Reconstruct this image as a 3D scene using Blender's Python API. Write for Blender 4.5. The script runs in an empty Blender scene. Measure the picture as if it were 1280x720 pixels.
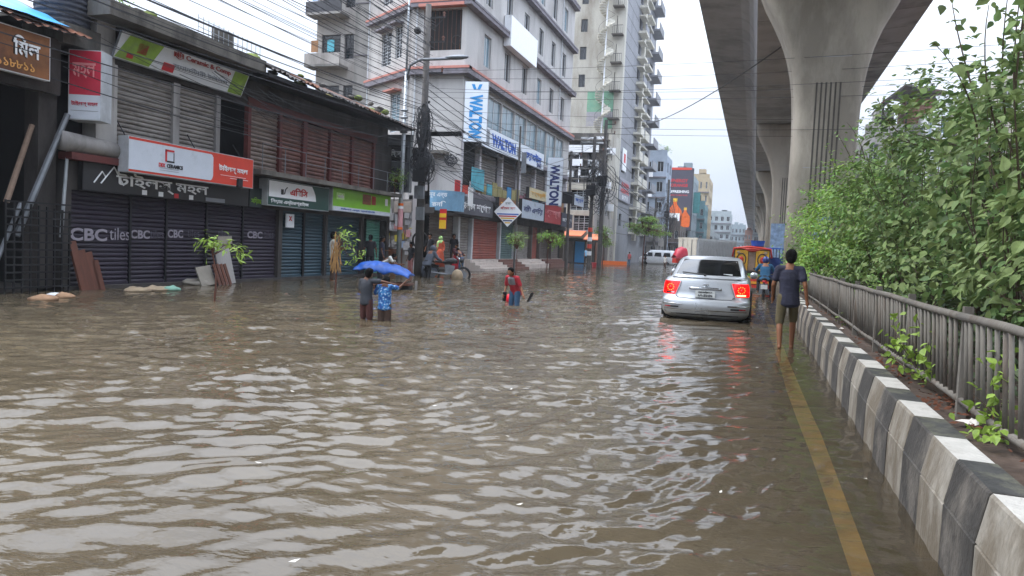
import bpy, bmesh, math, random
import numpy as np
from mathutils import Vector, Matrix, Euler, noise
PI = math.pi
random.seed(7)
SC = bpy.context.scene
COL = SC.collection
# ------------------------------------------------------------------ camera
FPX = 940.0
EYE = 1.45
ROT = np.array([[0.951, -0.060, 0.304], [0.307, 0.038, -0.951], [0.045, 0.997, 0.055]])
def _camera_axes():
    # camera yaw 17.7 deg left of the street, pitch 3.1 deg down, roll 2.6 deg
    vp = (943.0, 322.0); roll = math.radians(2.6)
    v0 = vp[1] - (vp[0] - 640) * math.tan(roll)
    pitch = math.atan((360 - v0) * math.cos(roll) / FPX)
    up = np.array([math.sin(roll) * math.cos(pitch), math.cos(roll) * math.cos(pitch), math.sin(pitch)])
    y = np.array([vp[0] - 640, 360 - vp[1], -FPX]); y = y / np.linalg.norm(y)
    up = up - y * np.dot(up, y); up = up / np.linalg.norm(up)
    return np.array([np.cross(y, up), y, up])
ROT = _camera_axes()
cam = bpy.data.cameras.new('camera')
cam.lens = FPX / 1280 * 36; cam.sensor_width = 36
cam.clip_start = 0.05; cam.clip_end = 3000
cam_ob = bpy.data.objects.new('camera', cam); COL.objects.link(cam_ob)
m4 = Matrix([[*ROT[0], 0], [*ROT[1], 0], [*ROT[2], EYE], [0, 0, 0, 1]])
cam_ob.matrix_world = m4
SC.camera = cam_ob
def ray(u, v): return ROT @ np.array([u - 640, -(v - 360), -FPX], float)
def onX(u, v, X): r = ray(u, v); t = X / r[0]; return (X, float(r[1] * t), float(EYE + r[2] * t))
def onY(u, v, Y): r = ray(u, v); t = Y / r[1]; return (float(r[0] * t), Y, float(EYE + r[2] * t))
def onZ(u, v, Z=0.): r = ray(u, v); t = (Z - EYE) / r[2]; return (float(r[0] * t), float(r[1] * t), Z)
# ------------------------------------------------------------------ world: overcast daylight
SUN_EL, SUN_AZ = math.radians(58), math.radians(250)
w = bpy.data.worlds.new('World'); SC.world = w; w.use_nodes = True
nt = w.node_tree; N = nt.nodes; L = nt.links
bg = N['Background']; bg.inputs['Strength'].default_value = 0.10
sky = N.new('ShaderNodeTexSky'); sky.sky_type = 'NISHITA'; sky.sun_disc = False
sky.sun_elevation = SUN_EL; sky.sun_rotation = SUN_AZ; sky.air_density = 1.2; sky.dust_density = 2.5
tc = N.new('ShaderNodeTexCoord'); mp = N.new('ShaderNodeMapping'); mp.inputs['Scale'].default_value = (1, 1, 2.6)
nz = N.new('ShaderNodeTexNoise'); nz.inputs['Scale'].default_value = 2.2; nz.inputs['Detail'].default_value = 6
nz.inputs['Roughness'].default_value = .5
cr = N.new('ShaderNodeValToRGB'); cr.color_ramp.elements[0].position = .3; cr.color_ramp.elements[1].position = .7
cr.color_ramp.elements[0].color = (0.70, 0.80, 0.98, 1); cr.color_ramp.elements[1].color = (0.90, 0.95, 1.03, 1)
vm = N.new('ShaderNodeMixRGB'); vm.blend_type = 'MULTIPLY'; vm.inputs[0].default_value = 1; vm.inputs[2].default_value = (9.0, 9.0, 9.1, 1)
mx = N.new('ShaderNodeMixRGB'); mx.inputs[0].default_value = .9
L.new(tc.outputs['Generated'], mp.inputs[0]); L.new(mp.outputs[0], nz.inputs['Vector']); L.new(nz.outputs[0], cr.inputs[0])
# overcast luminance law: the sky brightens from the horizon to the zenith
sz = N.new('ShaderNodeSeparateXYZ'); L.new(tc.outputs['Generated'], sz.inputs[0])
ov = N.new('ShaderNodeMapRange'); ov.inputs['From Min'].default_value = 0.; ov.inputs['From Max'].default_value = 1.; ov.inputs['To Min'].default_value = .50; ov.inputs['To Max'].default_value = 4.7
pz = N.new('ShaderNodeMath'); pz.operation = 'POWER'; pz.inputs[1].default_value = 1.4; pz.use_clamp = True; L.new(sz.outputs[2], pz.inputs[0]); L.new(pz.outputs[0], ov.inputs[0]); om = N.new('ShaderNodeVectorMath'); om.operation = 'SCALE'; L.new(cr.outputs[0], om.inputs[0]); L.new(ov.outputs[0], om.inputs['Scale'])
L.new(om.outputs[0], vm.inputs[1]); L.new(sky.outputs[0], mx.inputs[1]); L.new(vm.outputs[0], mx.inputs[2]); L.new(mx.outputs[0], bg.inputs[0])
sun = bpy.data.lights.new('sun', 'SUN'); sun.energy = 1.4; sun.angle = math.radians(25); sun.color = (1.0, .96, .9)
so = bpy.data.objects.new('sun', sun); COL.objects.link(so)
# nishita: rotation measured from +Y clockwise seen from above
sd = Vector((math.sin(SUN_AZ) * math.cos(SUN_EL), math.cos(SUN_AZ) * math.cos(SUN_EL), math.sin(SUN_EL)))
so.rotation_euler = sd.to_track_quat('Z', 'Y').to_euler()
SC.view_settings.view_transform = 'Standard'; SC.view_settings.look = 'None'
SC.view_settings.exposure = 0.72; SC.view_settings.gamma = 1.0
SC.cycles.max_bounces = 8; SC.cycles.diffuse_bounces = 3; SC.cycles.glossy_bounces = 4; SC.cycles.transparent_max_bounces = 16
SC.cycles.caustics_reflective = False; SC.cycles.caustics_refractive = False
# ------------------------------------------------------------------ materials
MATS = {}
def hexc(h):
    h = h.lstrip('#'); c = [int(h[i:i + 2], 16) / 255 for i in (0, 2, 4)]
    return tuple(x / 12.92 if x <= .04045 else ((x + .055) / 1.055) ** 2.4 for x in c)
def mat(name, col, rough=.7, metal=0., var=.18, scale=3., streak=1., dirt=None, dirt_amt=.0, bump=.0, bscale=30., spec=.4,
        emit=0., coat=0., trans=0., island=0., alpha=1.):
    """Procedural material: base colour broken by noise, optional dirt/stain colour with its own shape, fine bump."""
    if name in MATS: return MATS[name]
    if isinstance(col, str): col = hexc(col)
    m = bpy.data.materials.new(name); m.use_nodes = True; nt = m.node_tree; N = nt.nodes; L = nt.links
    b = N['Principled BSDF']
    tc = N.new('ShaderNodeTexCoord'); mp = N.new('ShaderNodeMapping'); mp.inputs['Scale'].default_value = (1, 1, 1 / streak)
    oi = N.new('ShaderNodeObjectInfo'); va = N.new('ShaderNodeVectorMath'); va.operation = 'ADD'
    vs = N.new('ShaderNodeVectorMath'); vs.operation = 'SCALE'; vs.inputs['Scale'].default_value = 17.
    L.new(oi.outputs['Random'], vs.inputs[0]); L.new(tc.outputs['Object'], va.inputs[0]); L.new(vs.outputs[0], va.inputs[1])
    L.new(va.outputs[0], mp.inputs[0])
    nz = N.new('ShaderNodeTexNoise'); nz.inputs['Scale'].default_value = scale; nz.inputs['Detail'].default_value = 7; nz.inputs['Roughness'].default_value = .62
    L.new(mp.outputs[0], nz.inputs['Vector'])
    cr = N.new('ShaderNodeValToRGB'); e = cr.color_ramp.elements
    e[0].position = .32; e[1].position = .68
    e[0].color = (*[max(0, c * (1 - var)) for c in col], 1); e[1].color = (*[min(1, c * (1 + var)) for c in col], 1)
    L.new(nz.outputs[0], cr.inputs[0]); out = cr.outputs[0]
    if dirt is not None:
        if isinstance(dirt, str): dirt = hexc(dirt)
        n2 = N.new('ShaderNodeTexNoise'); n2.inputs['Scale'].default_value = scale * .55; n2.inputs['Detail'].default_value = 10; n2.inputs['Roughness'].default_value = .68
        L.new(mp.outputs[0], n2.inputs['Vector'])
        r2 = N.new('ShaderNodeValToRGB'); c0 = .62 - .28 * dirt_amt
        r2.color_ramp.elements[0].position = c0; r2.color_ramp.elements[1].position = min(1, c0 + .18)
        r2.color_ramp.elements[0].color = (0, 0, 0, 1); r2.color_ramp.elements[1].color = (min(1, .45 + dirt_amt * .5),) * 3 + (1,)
        L.new(n2.outputs[0], r2.inputs[0])
        mm = N.new('ShaderNodeMixRGB'); mm.inputs[2].default_value = (*dirt, 1)
        L.new(r2.outputs[0], mm.inputs[0]); L.new(out, mm.inputs[1]); out = mm.outputs[0]
    if island:
        ge = N.new('ShaderNodeNewGeometry'); hs = N.new('ShaderNodeHueSaturation')
        mr = N.new('ShaderNodeMapRange'); mr.inputs['To Min'].default_value = 1 - island; mr.inputs['To Max'].default_value = 1 + island
        m2 = N.new('ShaderNodeMapRange'); m2.inputs['To Min'].default_value = .462; m2.inputs['To Max'].default_value = .515; wn = N.new('ShaderNodeTexWhiteNoise'); wn.noise_dimensions = '1D'; L.new(ge.outputs['Random Per Island'], wn.inputs['W']); L.new(wn.outputs['Value'], m2.inputs[0]); L.new(m2.outputs[0], hs.inputs['Hue'])
        L.new(ge.outputs['Random Per Island'], mr.inputs[0]); L.new(mr.outputs[0], hs.inputs['Value']); L.new(out, hs.inputs['Color']); out = hs.outputs[0]
    L.new(out, b.inputs['Base Color'])
    b.inputs['Metallic'].default_value = metal; b.inputs['Specular IOR Level'].default_value = spec
    rr = N.new('ShaderNodeMapRange'); rr.inputs['To Min'].default_value = max(0, rough - .12); rr.inputs['To Max'].default_value = min(1, rough + .12)
    L.new(nz.outputs[0], rr.inputs[0]); L.new(rr.outputs[0], b.inputs['Roughness'])
    if coat: b.inputs['Coat Weight'].default_value = coat; b.inputs['Coat Roughness'].default_value = .05
    if emit:
        L.new(out, b.inputs['Emission Color']); b.inputs['Emission Strength'].default_value = emit
    if bump:
        n3 = N.new('ShaderNodeTexNoise'); n3.inputs['Scale'].default_value = bscale; n3.inputs['Detail'].default_value = 5
        L.new(mp.outputs[0], n3.inputs['Vector'])
        bp = N.new('ShaderNodeBump'); bp.inputs['Strength'].default_value = bump; bp.inputs['Distance'].default_value = .02
        L.new(n3.outputs[0], bp.inputs['Height']); L.new(bp.outputs[0], b.inputs['Normal'])
    if alpha < 1: b.inputs['Alpha'].default_value = alpha
    if trans:
        tr = N.new('ShaderNodeBsdfTranslucent'); ms = N.new('ShaderNodeMixShader'); ms.inputs[0].default_value = trans
        L.new(out, tr.inputs[0]); L.new(b.outputs[0], ms.inputs[1]); L.new(tr.outputs[0], ms.inputs[2]); L.new(ms.outputs[0], N['Material Output'].inputs[0])
    MATS[name] = m; return m
# ------------------------------------------------------------------ mesh builder
class MB:
    def __init__(s): s.v = []; s.f = []; s.m = []; s.cur = 0
    def add(s, vs, fs, T=None):
        o = len(s.v)
        s.v += [tuple(T(*p)) for p in vs] if T else [tuple(p) for p in vs]
        s.f += [tuple(i + o for i in f) for f in fs]; s.m += [s.cur] * len(fs)
    def box(s, x0, x1, y0, y1, z0, z1, T=None):
        s.add([(x0, y0, z0), (x1, y0, z0), (x1, y1, z0), (x0, y1, z0), (x0, y0, z1), (x1, y0, z1), (x1, y1, z1), (x0, y1, z1)],
              [(0, 3, 2, 1), (4, 5, 6, 7), (0, 1, 5, 4), (1, 2, 6, 5), (2, 3, 7, 6), (3, 0, 4, 7)], T)
        return s
    def quad(s, a, b, c, d, T=None): s.add([a, b, c, d], [(0, 1, 2, 3)], T); return s
    def cone(s, p, q, r0, r1, n=8, cap=True):
        p = Vector(p); q = Vector(q); d = (q - p)
        if d.length < 1e-6: return s
        d.normalize(); a = d.orthogonal().normalized(); b = d.cross(a)
        vs = []
        for c, r in ((p, r0), (q, r1)):
            for i in range(n):
                t = 2 * PI * i / n; vs.append(c + (a * math.cos(t) + b * math.sin(t)) * r)
        fs = [(i, (i + 1) % n, n + (i + 1) % n, n + i) for i in range(n)]
        if cap: fs += [tuple(range(n))[::-1], tuple(range(n, 2 * n))]
        s.add(vs, fs); return s
    def tube(s, pts, r, n=6, r1=None):
        pts = [Vector(p) for p in pts]; k = len(pts); vs = []; fs = []
        d0 = (pts[1] - pts[0]).normalized(); a = d0.orthogonal().normalized()
        for j, p in enumerate(pts):
            d = (pts[min(j + 1, k - 1)] - pts[max(j - 1, 0)]).normalized()
            a = (a - d * a.dot(d)).normalized(); b = d.cross(a)
            rr = r if r1 is None else r + (r1 - r) * j / (k - 1)
            for i in range(n):
                t = 2 * PI * i / n; vs.append(p + (a * math.cos(t) + b * math.sin(t)) * rr)
        for j in range(k - 1):
            for i in range(n): fs.append((j * n + i, j * n + (i + 1) % n, (j + 1) * n + (i + 1) % n, (j + 1) * n + i))
        fs += [tuple(range(n))[::-1], tuple(range((k - 1) * n, k * n))]
        s.add(vs, fs); return s
    def sphere(s, c, r, nu=12, nv=8, sc=(1, 1, 1), T=None):
        vs = [(c[0], c[1], c[2] - r * sc[2])]; 
        for j in range(1, nv):
            ph = -PI / 2 + PI * j / nv
            for i in range(nu):
                t = 2 * PI * i / nu
                vs.append((c[0] + r * sc[0] * math.cos(ph) * math.cos(t), c[1] + r * sc[1] * math.cos(ph) * math.sin(t), c[2] + r * sc[2] * math.sin(ph)))
        vs.append((c[0], c[1], c[2] + r * sc[2])); fs = []
        for i in range(nu): fs.append((0, 1 + (i + 1) % nu, 1 + i))
        for j in range(nv - 2):
            for i in range(nu):
                a = 1 + j * nu; fs.append((a + i, a + (i + 1) % nu, a + nu + (i + 1) % nu, a + nu + i))
        a = 1 + (nv - 2) * nu; t = len(vs) - 1
        for i in range(nu): fs.append((a + i, a + (i + 1) % nu, t))
        s.add(vs, fs, T); return s
    def capsule(s, p, q, r0, r1, n=10):
        s.sphere(p, r0, n, 6); s.sphere(q, r1, n, 6); s.cone(p, q, r0, r1, n); return s
    def loft(s, rings, closed=True, cap=True, T=None):
        n = len(rings[0]); vs = [p for r in rings for p in r]; fs = []
        for j in range(len(rings) - 1):
            for i in range(n if closed else n - 1):
                fs.append((j * n + i, j * n + (i + 1) % n, (j + 1) * n + (i + 1) % n, (j + 1) * n + i))
        if cap: fs += [tuple(range(n))[::-1], tuple(range((len(rings) - 1) * n, len(rings) * n))]
        s.add(vs, fs, T); return s
    def prism(s, poly, y0, y1, T=None):
        """outline in local x,z pushed along y"""
        n = len(poly)
        s.add([(x, y0, z) for x, z in poly] + [(x, y1, z) for x, z in poly],
              [tuple(range(n)), tuple(range(n, 2 * n))[::-1]] + [(i, n + i, n + (i + 1) % n, (i + 1) % n) for i in range(n)], T); return s
    def mesh(s, name, mats, off=(0, 0, 0), smooth=False):
        me = bpy.data.meshes.new(name); ox, oy, oz = off
        me.from_pydata([(x - ox, y - oy, z - oz) for x, y, z in s.v], [], s.f)
        if not isinstance(mats, (list, tuple)): mats = [mats]
        for m in mats: me.materials.append(m)
        if len(mats) > 1: me.polygons.foreach_set('material_index', s.m)
        bm = bmesh.new(); bm.from_mesh(me); bmesh.ops.recalc_face_normals(bm, faces=bm.faces); bm.to_mesh(me); bm.free()
        if smooth: me.polygons.foreach_set('use_smooth', [True] * len(me.polygons))
        me.update(); return me
    def build(s, name, mats, parent=None, loc=None, world=True, smooth=False, kind=None, label=None):
        off = wloc(parent) if (parent is not None and world) else (0, 0, 0)
        me = s.mesh(name, mats, off, smooth)
        o = bpy.data.objects.new(name, me); COL.objects.link(o)
        if parent is not None: o.parent = parent
        if loc is not None: o.location = loc
        if kind: o['kind'] = kind
        if label: o['label'] = label
        return o
def wloc(o):
    x = Vector((0, 0, 0))
    while o is not None: x += Vector(o.location); o = o.parent
    return tuple(x)
def tag(o, label, cat, group=None, kind=None):
    o['label'] = label; o['category'] = cat
    if group: o['group'] = group
    if kind: o['kind'] = kind
    return o
def thing(name, label, cat, loc=(0, 0, 0), rz=0., group=None, scale=1.):
    o = bpy.data.objects.new(name, None); COL.objects.link(o); o.empty_display_size = .2
    o.location = loc; o.rotation_euler = (0, 0, rz); o.scale = (scale,) * 3
    return tag(o, label, cat, group)
def single(mb, name, mats, label, cat, loc, group=None, smooth=False, world=True, rz=0):
    me = mb.mesh(name, mats, loc if world else (0, 0, 0), smooth)
    o = bpy.data.objects.new(name, me); COL.objects.link(o); o.location = loc; o.rotation_euler = (0, 0, rz)
    return tag(o, label, cat, group)
def structure(mb, name, mats, label=None, smooth=False):
    o = bpy.data.objects.new(name, mb.mesh(name, mats, (0, 0, 0), smooth)); COL.objects.link(o); o['kind'] = 'structure'
    if label: o['label'] = label
    return o
def copy_tree(o, parent=None, loc=None, rz=None, label=None):
    c = o.copy(); COL.objects.link(c); c.parent = parent
    if loc is not None: c.location = loc
    if rz is not None: c.rotation_euler = (0, 0, rz)
    if label: c['label'] = label
    for ch in list(o.children): copy_tree(ch, c)
    return c
# ------------------------------------------------------------------ facade frames
class Fr:
    """vertical plane through (x,y); s runs along it, d is distance out of it, z up"""
    def __init__(s, x, y, deg): s.x, s.y, s.a = x, y, math.radians(deg); s.c, s.sn = math.cos(s.a), math.sin(s.a)
    def w(s, q, d, z): return (s.x + q * s.c + d * s.sn, s.y + q * s.sn - d * s.c, z)
    def box(s, mb, s0, s1, z0, z1, d0, d1): mb.box(s0, s1, d0, d1, z0, z1, T=s.w); return mb
FX = lambda X: Fr(X, 0, 90)       # faces the street from the left side, s = world Y
FY = lambda Y: Fr(0, Y, 0)        # faces the camera, s = world X
def wall(fr, s0, s1, z0, z1, holes, depth, mb):
    """sheet with real openings and reveals; holes = (s0,s1,z0,z1)"""
    S = sorted({s0, s1, *[h[0] for h in holes], *[h[1] for h in holes]}); S = [q for q in S if s0 - 1e-6 <= q <= s1 + 1e-6]
    Z = sorted({z0, z1, *[h[2] for h in holes], *[h[3] for h in holes]}); Z = [q for q in Z if z0 - 1e-6 <= q <= z1 + 1e-6]
    def inh(a, b): return any(h[0] < a < h[1] and h[2] < b < h[3] for h in holes)
    for i in range(len(S) - 1):
        j = 0
        while j < len(Z) - 1:
            if inh((S[i] + S[i + 1]) / 2, (Z[j] + Z[j + 1]) / 2): j += 1; continue
            k = j
            while k < len(Z) - 1 and not inh((S[i] + S[i + 1]) / 2, (Z[k] + Z[k + 1]) / 2): k += 1
            mb.quad((S[i], 0, Z[j]), (S[i + 1], 0, Z[j]), (S[i + 1], 0, Z[k]), (S[i], 0, Z[k]), T=fr.w); j = k
    for a, b, c, d in holes:
        for p, q in (((a, c), (b, c)), ((b, c), (b, d)), ((b, d), (a, d)), ((a, d), (a, c))):
            mb.quad((p[0], 0, p[1]), (q[0], 0, q[1]), (q[0], -depth, q[1]), (p[0], -depth, p[1]), T=fr.w)
    return mb
_wc = {}
def window(fr, a, b, c, d, parent, fm, gm, depth=.15, nx=2, nz=1, bar=.05, grille=None, name='window'):
    """window part (frame and mullions) with its pane as sub-part, in the opening a..b, c..d"""
    key = (round(b - a, 2), round(d - c, 2), nx, nz, bar, fm.name, gm.name, bool(grille))
    if key not in _wc:
        W, H = key[0], key[1]; m = MB()
        m.box(0, W, -.03, .03, 0, bar).box(0, W, -.03, .03, H - bar, H).box(0, bar, -.03, .03, bar, H - bar).box(W - bar, W, -.03, .03, bar, H - bar)
        for i in range(1, nx): m.box(W * i / nx - bar / 2, W * i / nx + bar / 2, -.025, .025, bar, H - bar)
        for i in range(1, nz): m.box(bar, W - bar, -.02, .02, H * i / nz - bar / 2, H * i / nz + bar / 2)
        if grille:
            for i in range(1, int(H / .18)): m.box(bar, W - bar, -.07, -.055, i * .18 - .01, i * .18 + .01)
        p = MB().box(bar * .5, W - bar * .5, .0, .012, bar * .5, H - bar * .5)
        _wc[key] = (m.mesh(name, fm), p.mesh('pane', gm))
    fme, pme = _wc[key]
    o = bpy.data.objects.new(name, fme); COL.objects.link(o); o.parent = parent
    o.location = Vector(fr.w(a, -depth, c)) - Vector(wloc(parent)); o.rotation_euler = (0, 0, fr.a)
    p = bpy.data.objects.new('pane', pme); COL.objects.link(p); p.parent = o
    return o
def shutter(fr, a, b, z0, z1, parent, m, d=-.1, pitch=.11, name='roller_shutter', label=None):
    mb = MB(); n = max(2, int((z1 - z0) / pitch)); p = (z1 - z0) / n; prof = []
    for i in range(n):
        z = z0 + i * p; prof += [(d, z), (d + .030, z + p * .25), (d + .034, z + p * .6), (d + .004, z + p * .93)]
    prof.append((d, z1))
    for (d0, q0), (d1, q1) in zip(prof[:-1], prof[1:]): mb.quad((a, d0, q0), (b, d0, q0), (b, d1, q1), (a, d1, q1), T=fr.w)
    fr.box(mb, a, b, z0 - .001, z0 + .06, d - .01, d + .05)
    return mb.build(name, m, parent, label=label)
# ------------------------------------------------------------------ lettering
def text(s, fr, sc, zc, d, W, H, m, parent, rot=0., bold=.012, shear=0., name='lettering', align=None, keep=False):
    """flat printed letters, centred at (sc, zc), squeezed into W x H"""
    c = bpy.data.curves.new('text', 'FONT'); c.body = s; c.size = 1; c.offset = bold; c.extrude = .004; c.resolution_u = 3; c.shear = shear
    c.space_line = .95
    if align: c.align_x = align
    o = bpy.data.objects.new('text', c); COL.objects.link(o)
    bpy.context.view_layer.update(); dg = bpy.context.evaluated_depsgraph_get()
    me = bpy.data.meshes.new_from_object(o.evaluated_get(dg)); bpy.data.objects.remove(o); bpy.data.curves.remove(c)
    me.name = name; n = len(me.vertices)
    if n == 0: return None
    co = np.empty(n * 3); me.vertices.foreach_get('co', co); co = co.reshape(-1, 3)
    if rot:
        ca, sa = math.cos(rot), math.sin(rot); co[:, :2] = co[:, :2] @ np.array([[ca, sa], [-sa, ca]])
    mn, mxx = co.min(0), co.max(0); size = mxx - mn
    co[:, 0] = (co[:, 0] - (mn[0] + mxx[0]) / 2) * W / size[0]
    co[:, 1] = (co[:, 1] - (mn[1] + mxx[1]) / 2) * H / size[1]
    co = np.stack([co[:, 0], -co[:, 2], co[:, 1]], 1)
    me.vertices.foreach_set('co', co.ravel()); me.materials.clear(); me.materials.append(m)
    t = bpy.data.objects.new(name, me); COL.objects.link(t); t.parent = parent
    t.location = Vector(fr.w(sc, d, zc)) - Vector(wloc(parent)); t.rotation_euler = (0, 0, fr.a)
    return t
def patch(fr, a, b, z0, z1, d, m, parent, name='printed_panel', poly=None):
    mb = MB()
    if poly:
        n = len(poly); mb.add([(p[0], d, p[1]) for p in poly] + [(p[0], d - .004, p[1]) for p in poly],
                              [tuple(range(n))] + [(i, n + i, n + (i + 1) % n, (i + 1) % n) for i in range(n)], T=fr.w)
    else: fr.box(mb, a, b, z0, z1, d - .004, d)
    return mb.build(name, m, parent)
def signboard(name, label, fr, a, b, z0, z1, d0, d1, face, rim=None, group=None, tilt=0.):
    """boxed signboard: case + face"""
    root = thing(name, label, 'sign', fr.w((a + b) / 2, d0, z0), group=group)
    mb = MB()
    mb.add([(a, d0, z0), (b, d0, z0), (b, d1, z0), (a, d1, z0), (a, d0 + tilt, z1), (b, d0 + tilt, z1), (b, d1 + tilt, z1), (a, d1 + tilt, z1)],
           [(0, 3, 2, 1), (4, 5, 6, 7), (0, 1, 5, 4), (1, 2, 6, 5), (2, 3, 7, 6), (3, 0, 4, 7)], T=fr.w)
    mb.build('case', rim or M['case'], root)
    e = .02
    if face is not None:
        f = MB(); t0 = tilt * e / (z1 - z0)
        f.quad((a + e, d1 + .006 + t0, z0 + e), (b - e, d1 + .006 + t0, z0 + e), (b - e, d1 + .006 + tilt - t0, z1 - e), (a + e, d1 + .006 + tilt - t0, z1 - e), T=fr.w)
        f.build('face', face, root)
    return root
M = {}
def defm(k, *a, **kw): M[k] = mat(k, *a, **kw)
defm('case', '#8d9298', .45, metal=.3, dirt='#4a4644', dirt_amt=.4)
defm('dark_case', '#2a2a2c', .5)
defm('white', '#d9dce0', .45, var=.05, dirt='#8a8780', dirt_amt=.2)
defm('white_print', '#e8eaec', .4, var=.03)
defm('black_print', '#151517', .5, var=.1)
defm('grey_print', '#80848a', .5, var=.1)
defm('red_print', '#c02a30', .5, var=.06)
defm('red_sign', '#c8402f', .45, var=.08, dirt='#8a352c', dirt_amt=.1)
defm('blue_print', '#1c55b0', .5, var=.06)
defm('navy_print', '#1b2b66', .5, var=.08)
defm('cyan_print', '#2a86c4', .5, var=.06)
defm('yellow_print', '#e0b62c', .5, var=.06)
defm('green_print', '#7fb22e', .45, var=.08)
defm('dark_metal', '#232326', .5, metal=.4, var=.3)
defm('grey_metal', '#777b80', .5, metal=.5, var=.2, dirt='#4b3a2c', dirt_amt=.3)
defm('pale_metal', '#9ba0a4', .45, metal=.5, var=.15)
defm('rubber', '#161617', .75, var=.3)
defm('glass', '#10161b', .08, var=.2, spec=.8)
defm('blue_glass', '#6f8792', .12, var=.2, spec=.8, scale=.6)
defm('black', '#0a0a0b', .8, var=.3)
# ================================================================== flood water
def water_material():
    m = bpy.data.materials.new('flood_water'); m.use_nodes = True; nt = m.node_tree; N = nt.nodes; L = nt.links
    N.remove(N['Principled BSDF']); out = N['Material Output']
    geo = N.new('ShaderNodeNewGeometry'); sx = N.new('ShaderNodeSeparateXYZ'); L.new(geo.outputs['Position'], sx.inputs[0])
    tc = N.new('ShaderNodeTexCoord')
    # silt suspended in the water: patchy brown
    n1 = N.new('ShaderNodeTexNoise'); n1.inputs['Scale'].default_value = .5; n1.inputs['Detail'].default_value = 6
    L.new(tc.outputs['Object'], n1.inputs['Vector'])
    r1 = N.new('ShaderNodeValToRGB'); r1.color_ramp.elements[0].position = .3; r1.color_ramp.elements[1].position = .72
    r1.color_ramp.elements[0].color = (*MUD_A, 1); r1.color_ramp.elements[1].color = (*MUD_B, 1)
    L.new(n1.outputs[0], r1.inputs[0])
    # capillary ripples
    mp = N.new('ShaderNodeMapping'); mp.inputs['Rotation'].default_value = (0, 0, math.radians(-48)); mp.inputs['Scale'].default_value = (.55, 1.25, 1)
    L.new(tc.outputs['Object'], mp.inputs[0])
    n2 = N.new('ShaderNodeTexNoise'); n2.inputs['Scale'].default_value = 13; n2.inputs['Detail'].default_value = 3; n2.inputs['Roughness'].default_value = .5
    L.new(mp.outputs[0], n2.inputs['Vector'])
    n3 = N.new('ShaderNodeTexNoise'); n3.inputs['Scale'].default_value = 2.6; n3.inputs['Detail'].default_value = 2
    L.new(mp.outputs[0], n3.inputs['Vector'])
    ad = N.new('ShaderNodeMath'); ad.operation = 'MULTIPLY_ADD'; ad.inputs[1].default_value = 2.5
    L.new(n3.outputs[0], ad.inputs[0]); L.new(n2.outputs[0], ad.inputs[2])
    # ripples are rougher in patches
    n4 = N.new('ShaderNodeTexNoise'); n4.inputs['Scale'].default_value = .35; n4.inputs['Detail'].default_value = 3
    L.new(tc.outputs['Object'], n4.inputs['Vector'])
    mr = N.new('ShaderNodeMapRange'); mr.inputs['From Min'].default_value = .38; mr.inputs['From Max'].default_value = .62
    mr.inputs['To Min'].default_value = .28; mr.inputs['To Max'].default_value = .8
    L.new(n4.outputs[0], mr.inputs[0])
    bp = N.new('ShaderNodeBump'); bp.inputs['Distance'].default_value = .012
    L.new(mr.outputs[0], bp.inputs['Strength']); L.new(ad.outputs[0], bp.inputs['Height'])
    df = N.new('ShaderNodeBsdfDiffuse'); L.new(r1.outputs[0], df.inputs[0]); L.new(bp.outputs[0], df.inputs['Normal'])
    tr = N.new('ShaderNodeBsdfTransparent'); tr.inputs[0].default_value = (.80, .70, .56, 1)
    dp = N.new('ShaderNodeMapRange'); dp.inputs['From Min'].default_value = -1.4; dp.inputs['From Max'].default_value = .7
    dp.inputs['To Min'].default_value = 1.0; dp.inputs['To Max'].default_value = .45; L.new(sx.outputs[0], dp.inputs[0])
    body = N.new('ShaderNodeMixShader'); L.new(dp.outputs[0], body.inputs[0]); L.new(tr.outputs[0], body.inputs[1]); L.new(df.outputs[0], body.inputs[2])
    gl = N.new('ShaderNodeBsdfGlossy'); gl.inputs['Roughness'].default_value = .0; L.new(bp.outputs[0], gl.inputs['Normal'])
    fr = N.new('ShaderNodeFresnel'); fr.inputs[0].default_value = 1.58; L.new(bp.outputs[0], fr.inputs['Normal'])
    s = N.new('ShaderNodeMixShader'); L.new(fr.outputs[0], s.inputs[0]); L.new(body.outputs[0], s.inputs[1]); L.new(gl.outputs[0], s.inputs[2])
    L.new(s.outputs[0], out.inputs[0]); return m
MUD_A = (.086, .067, .042); MUD_B = (.125, .100, .065)
rs = np.random.RandomState(11)
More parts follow.
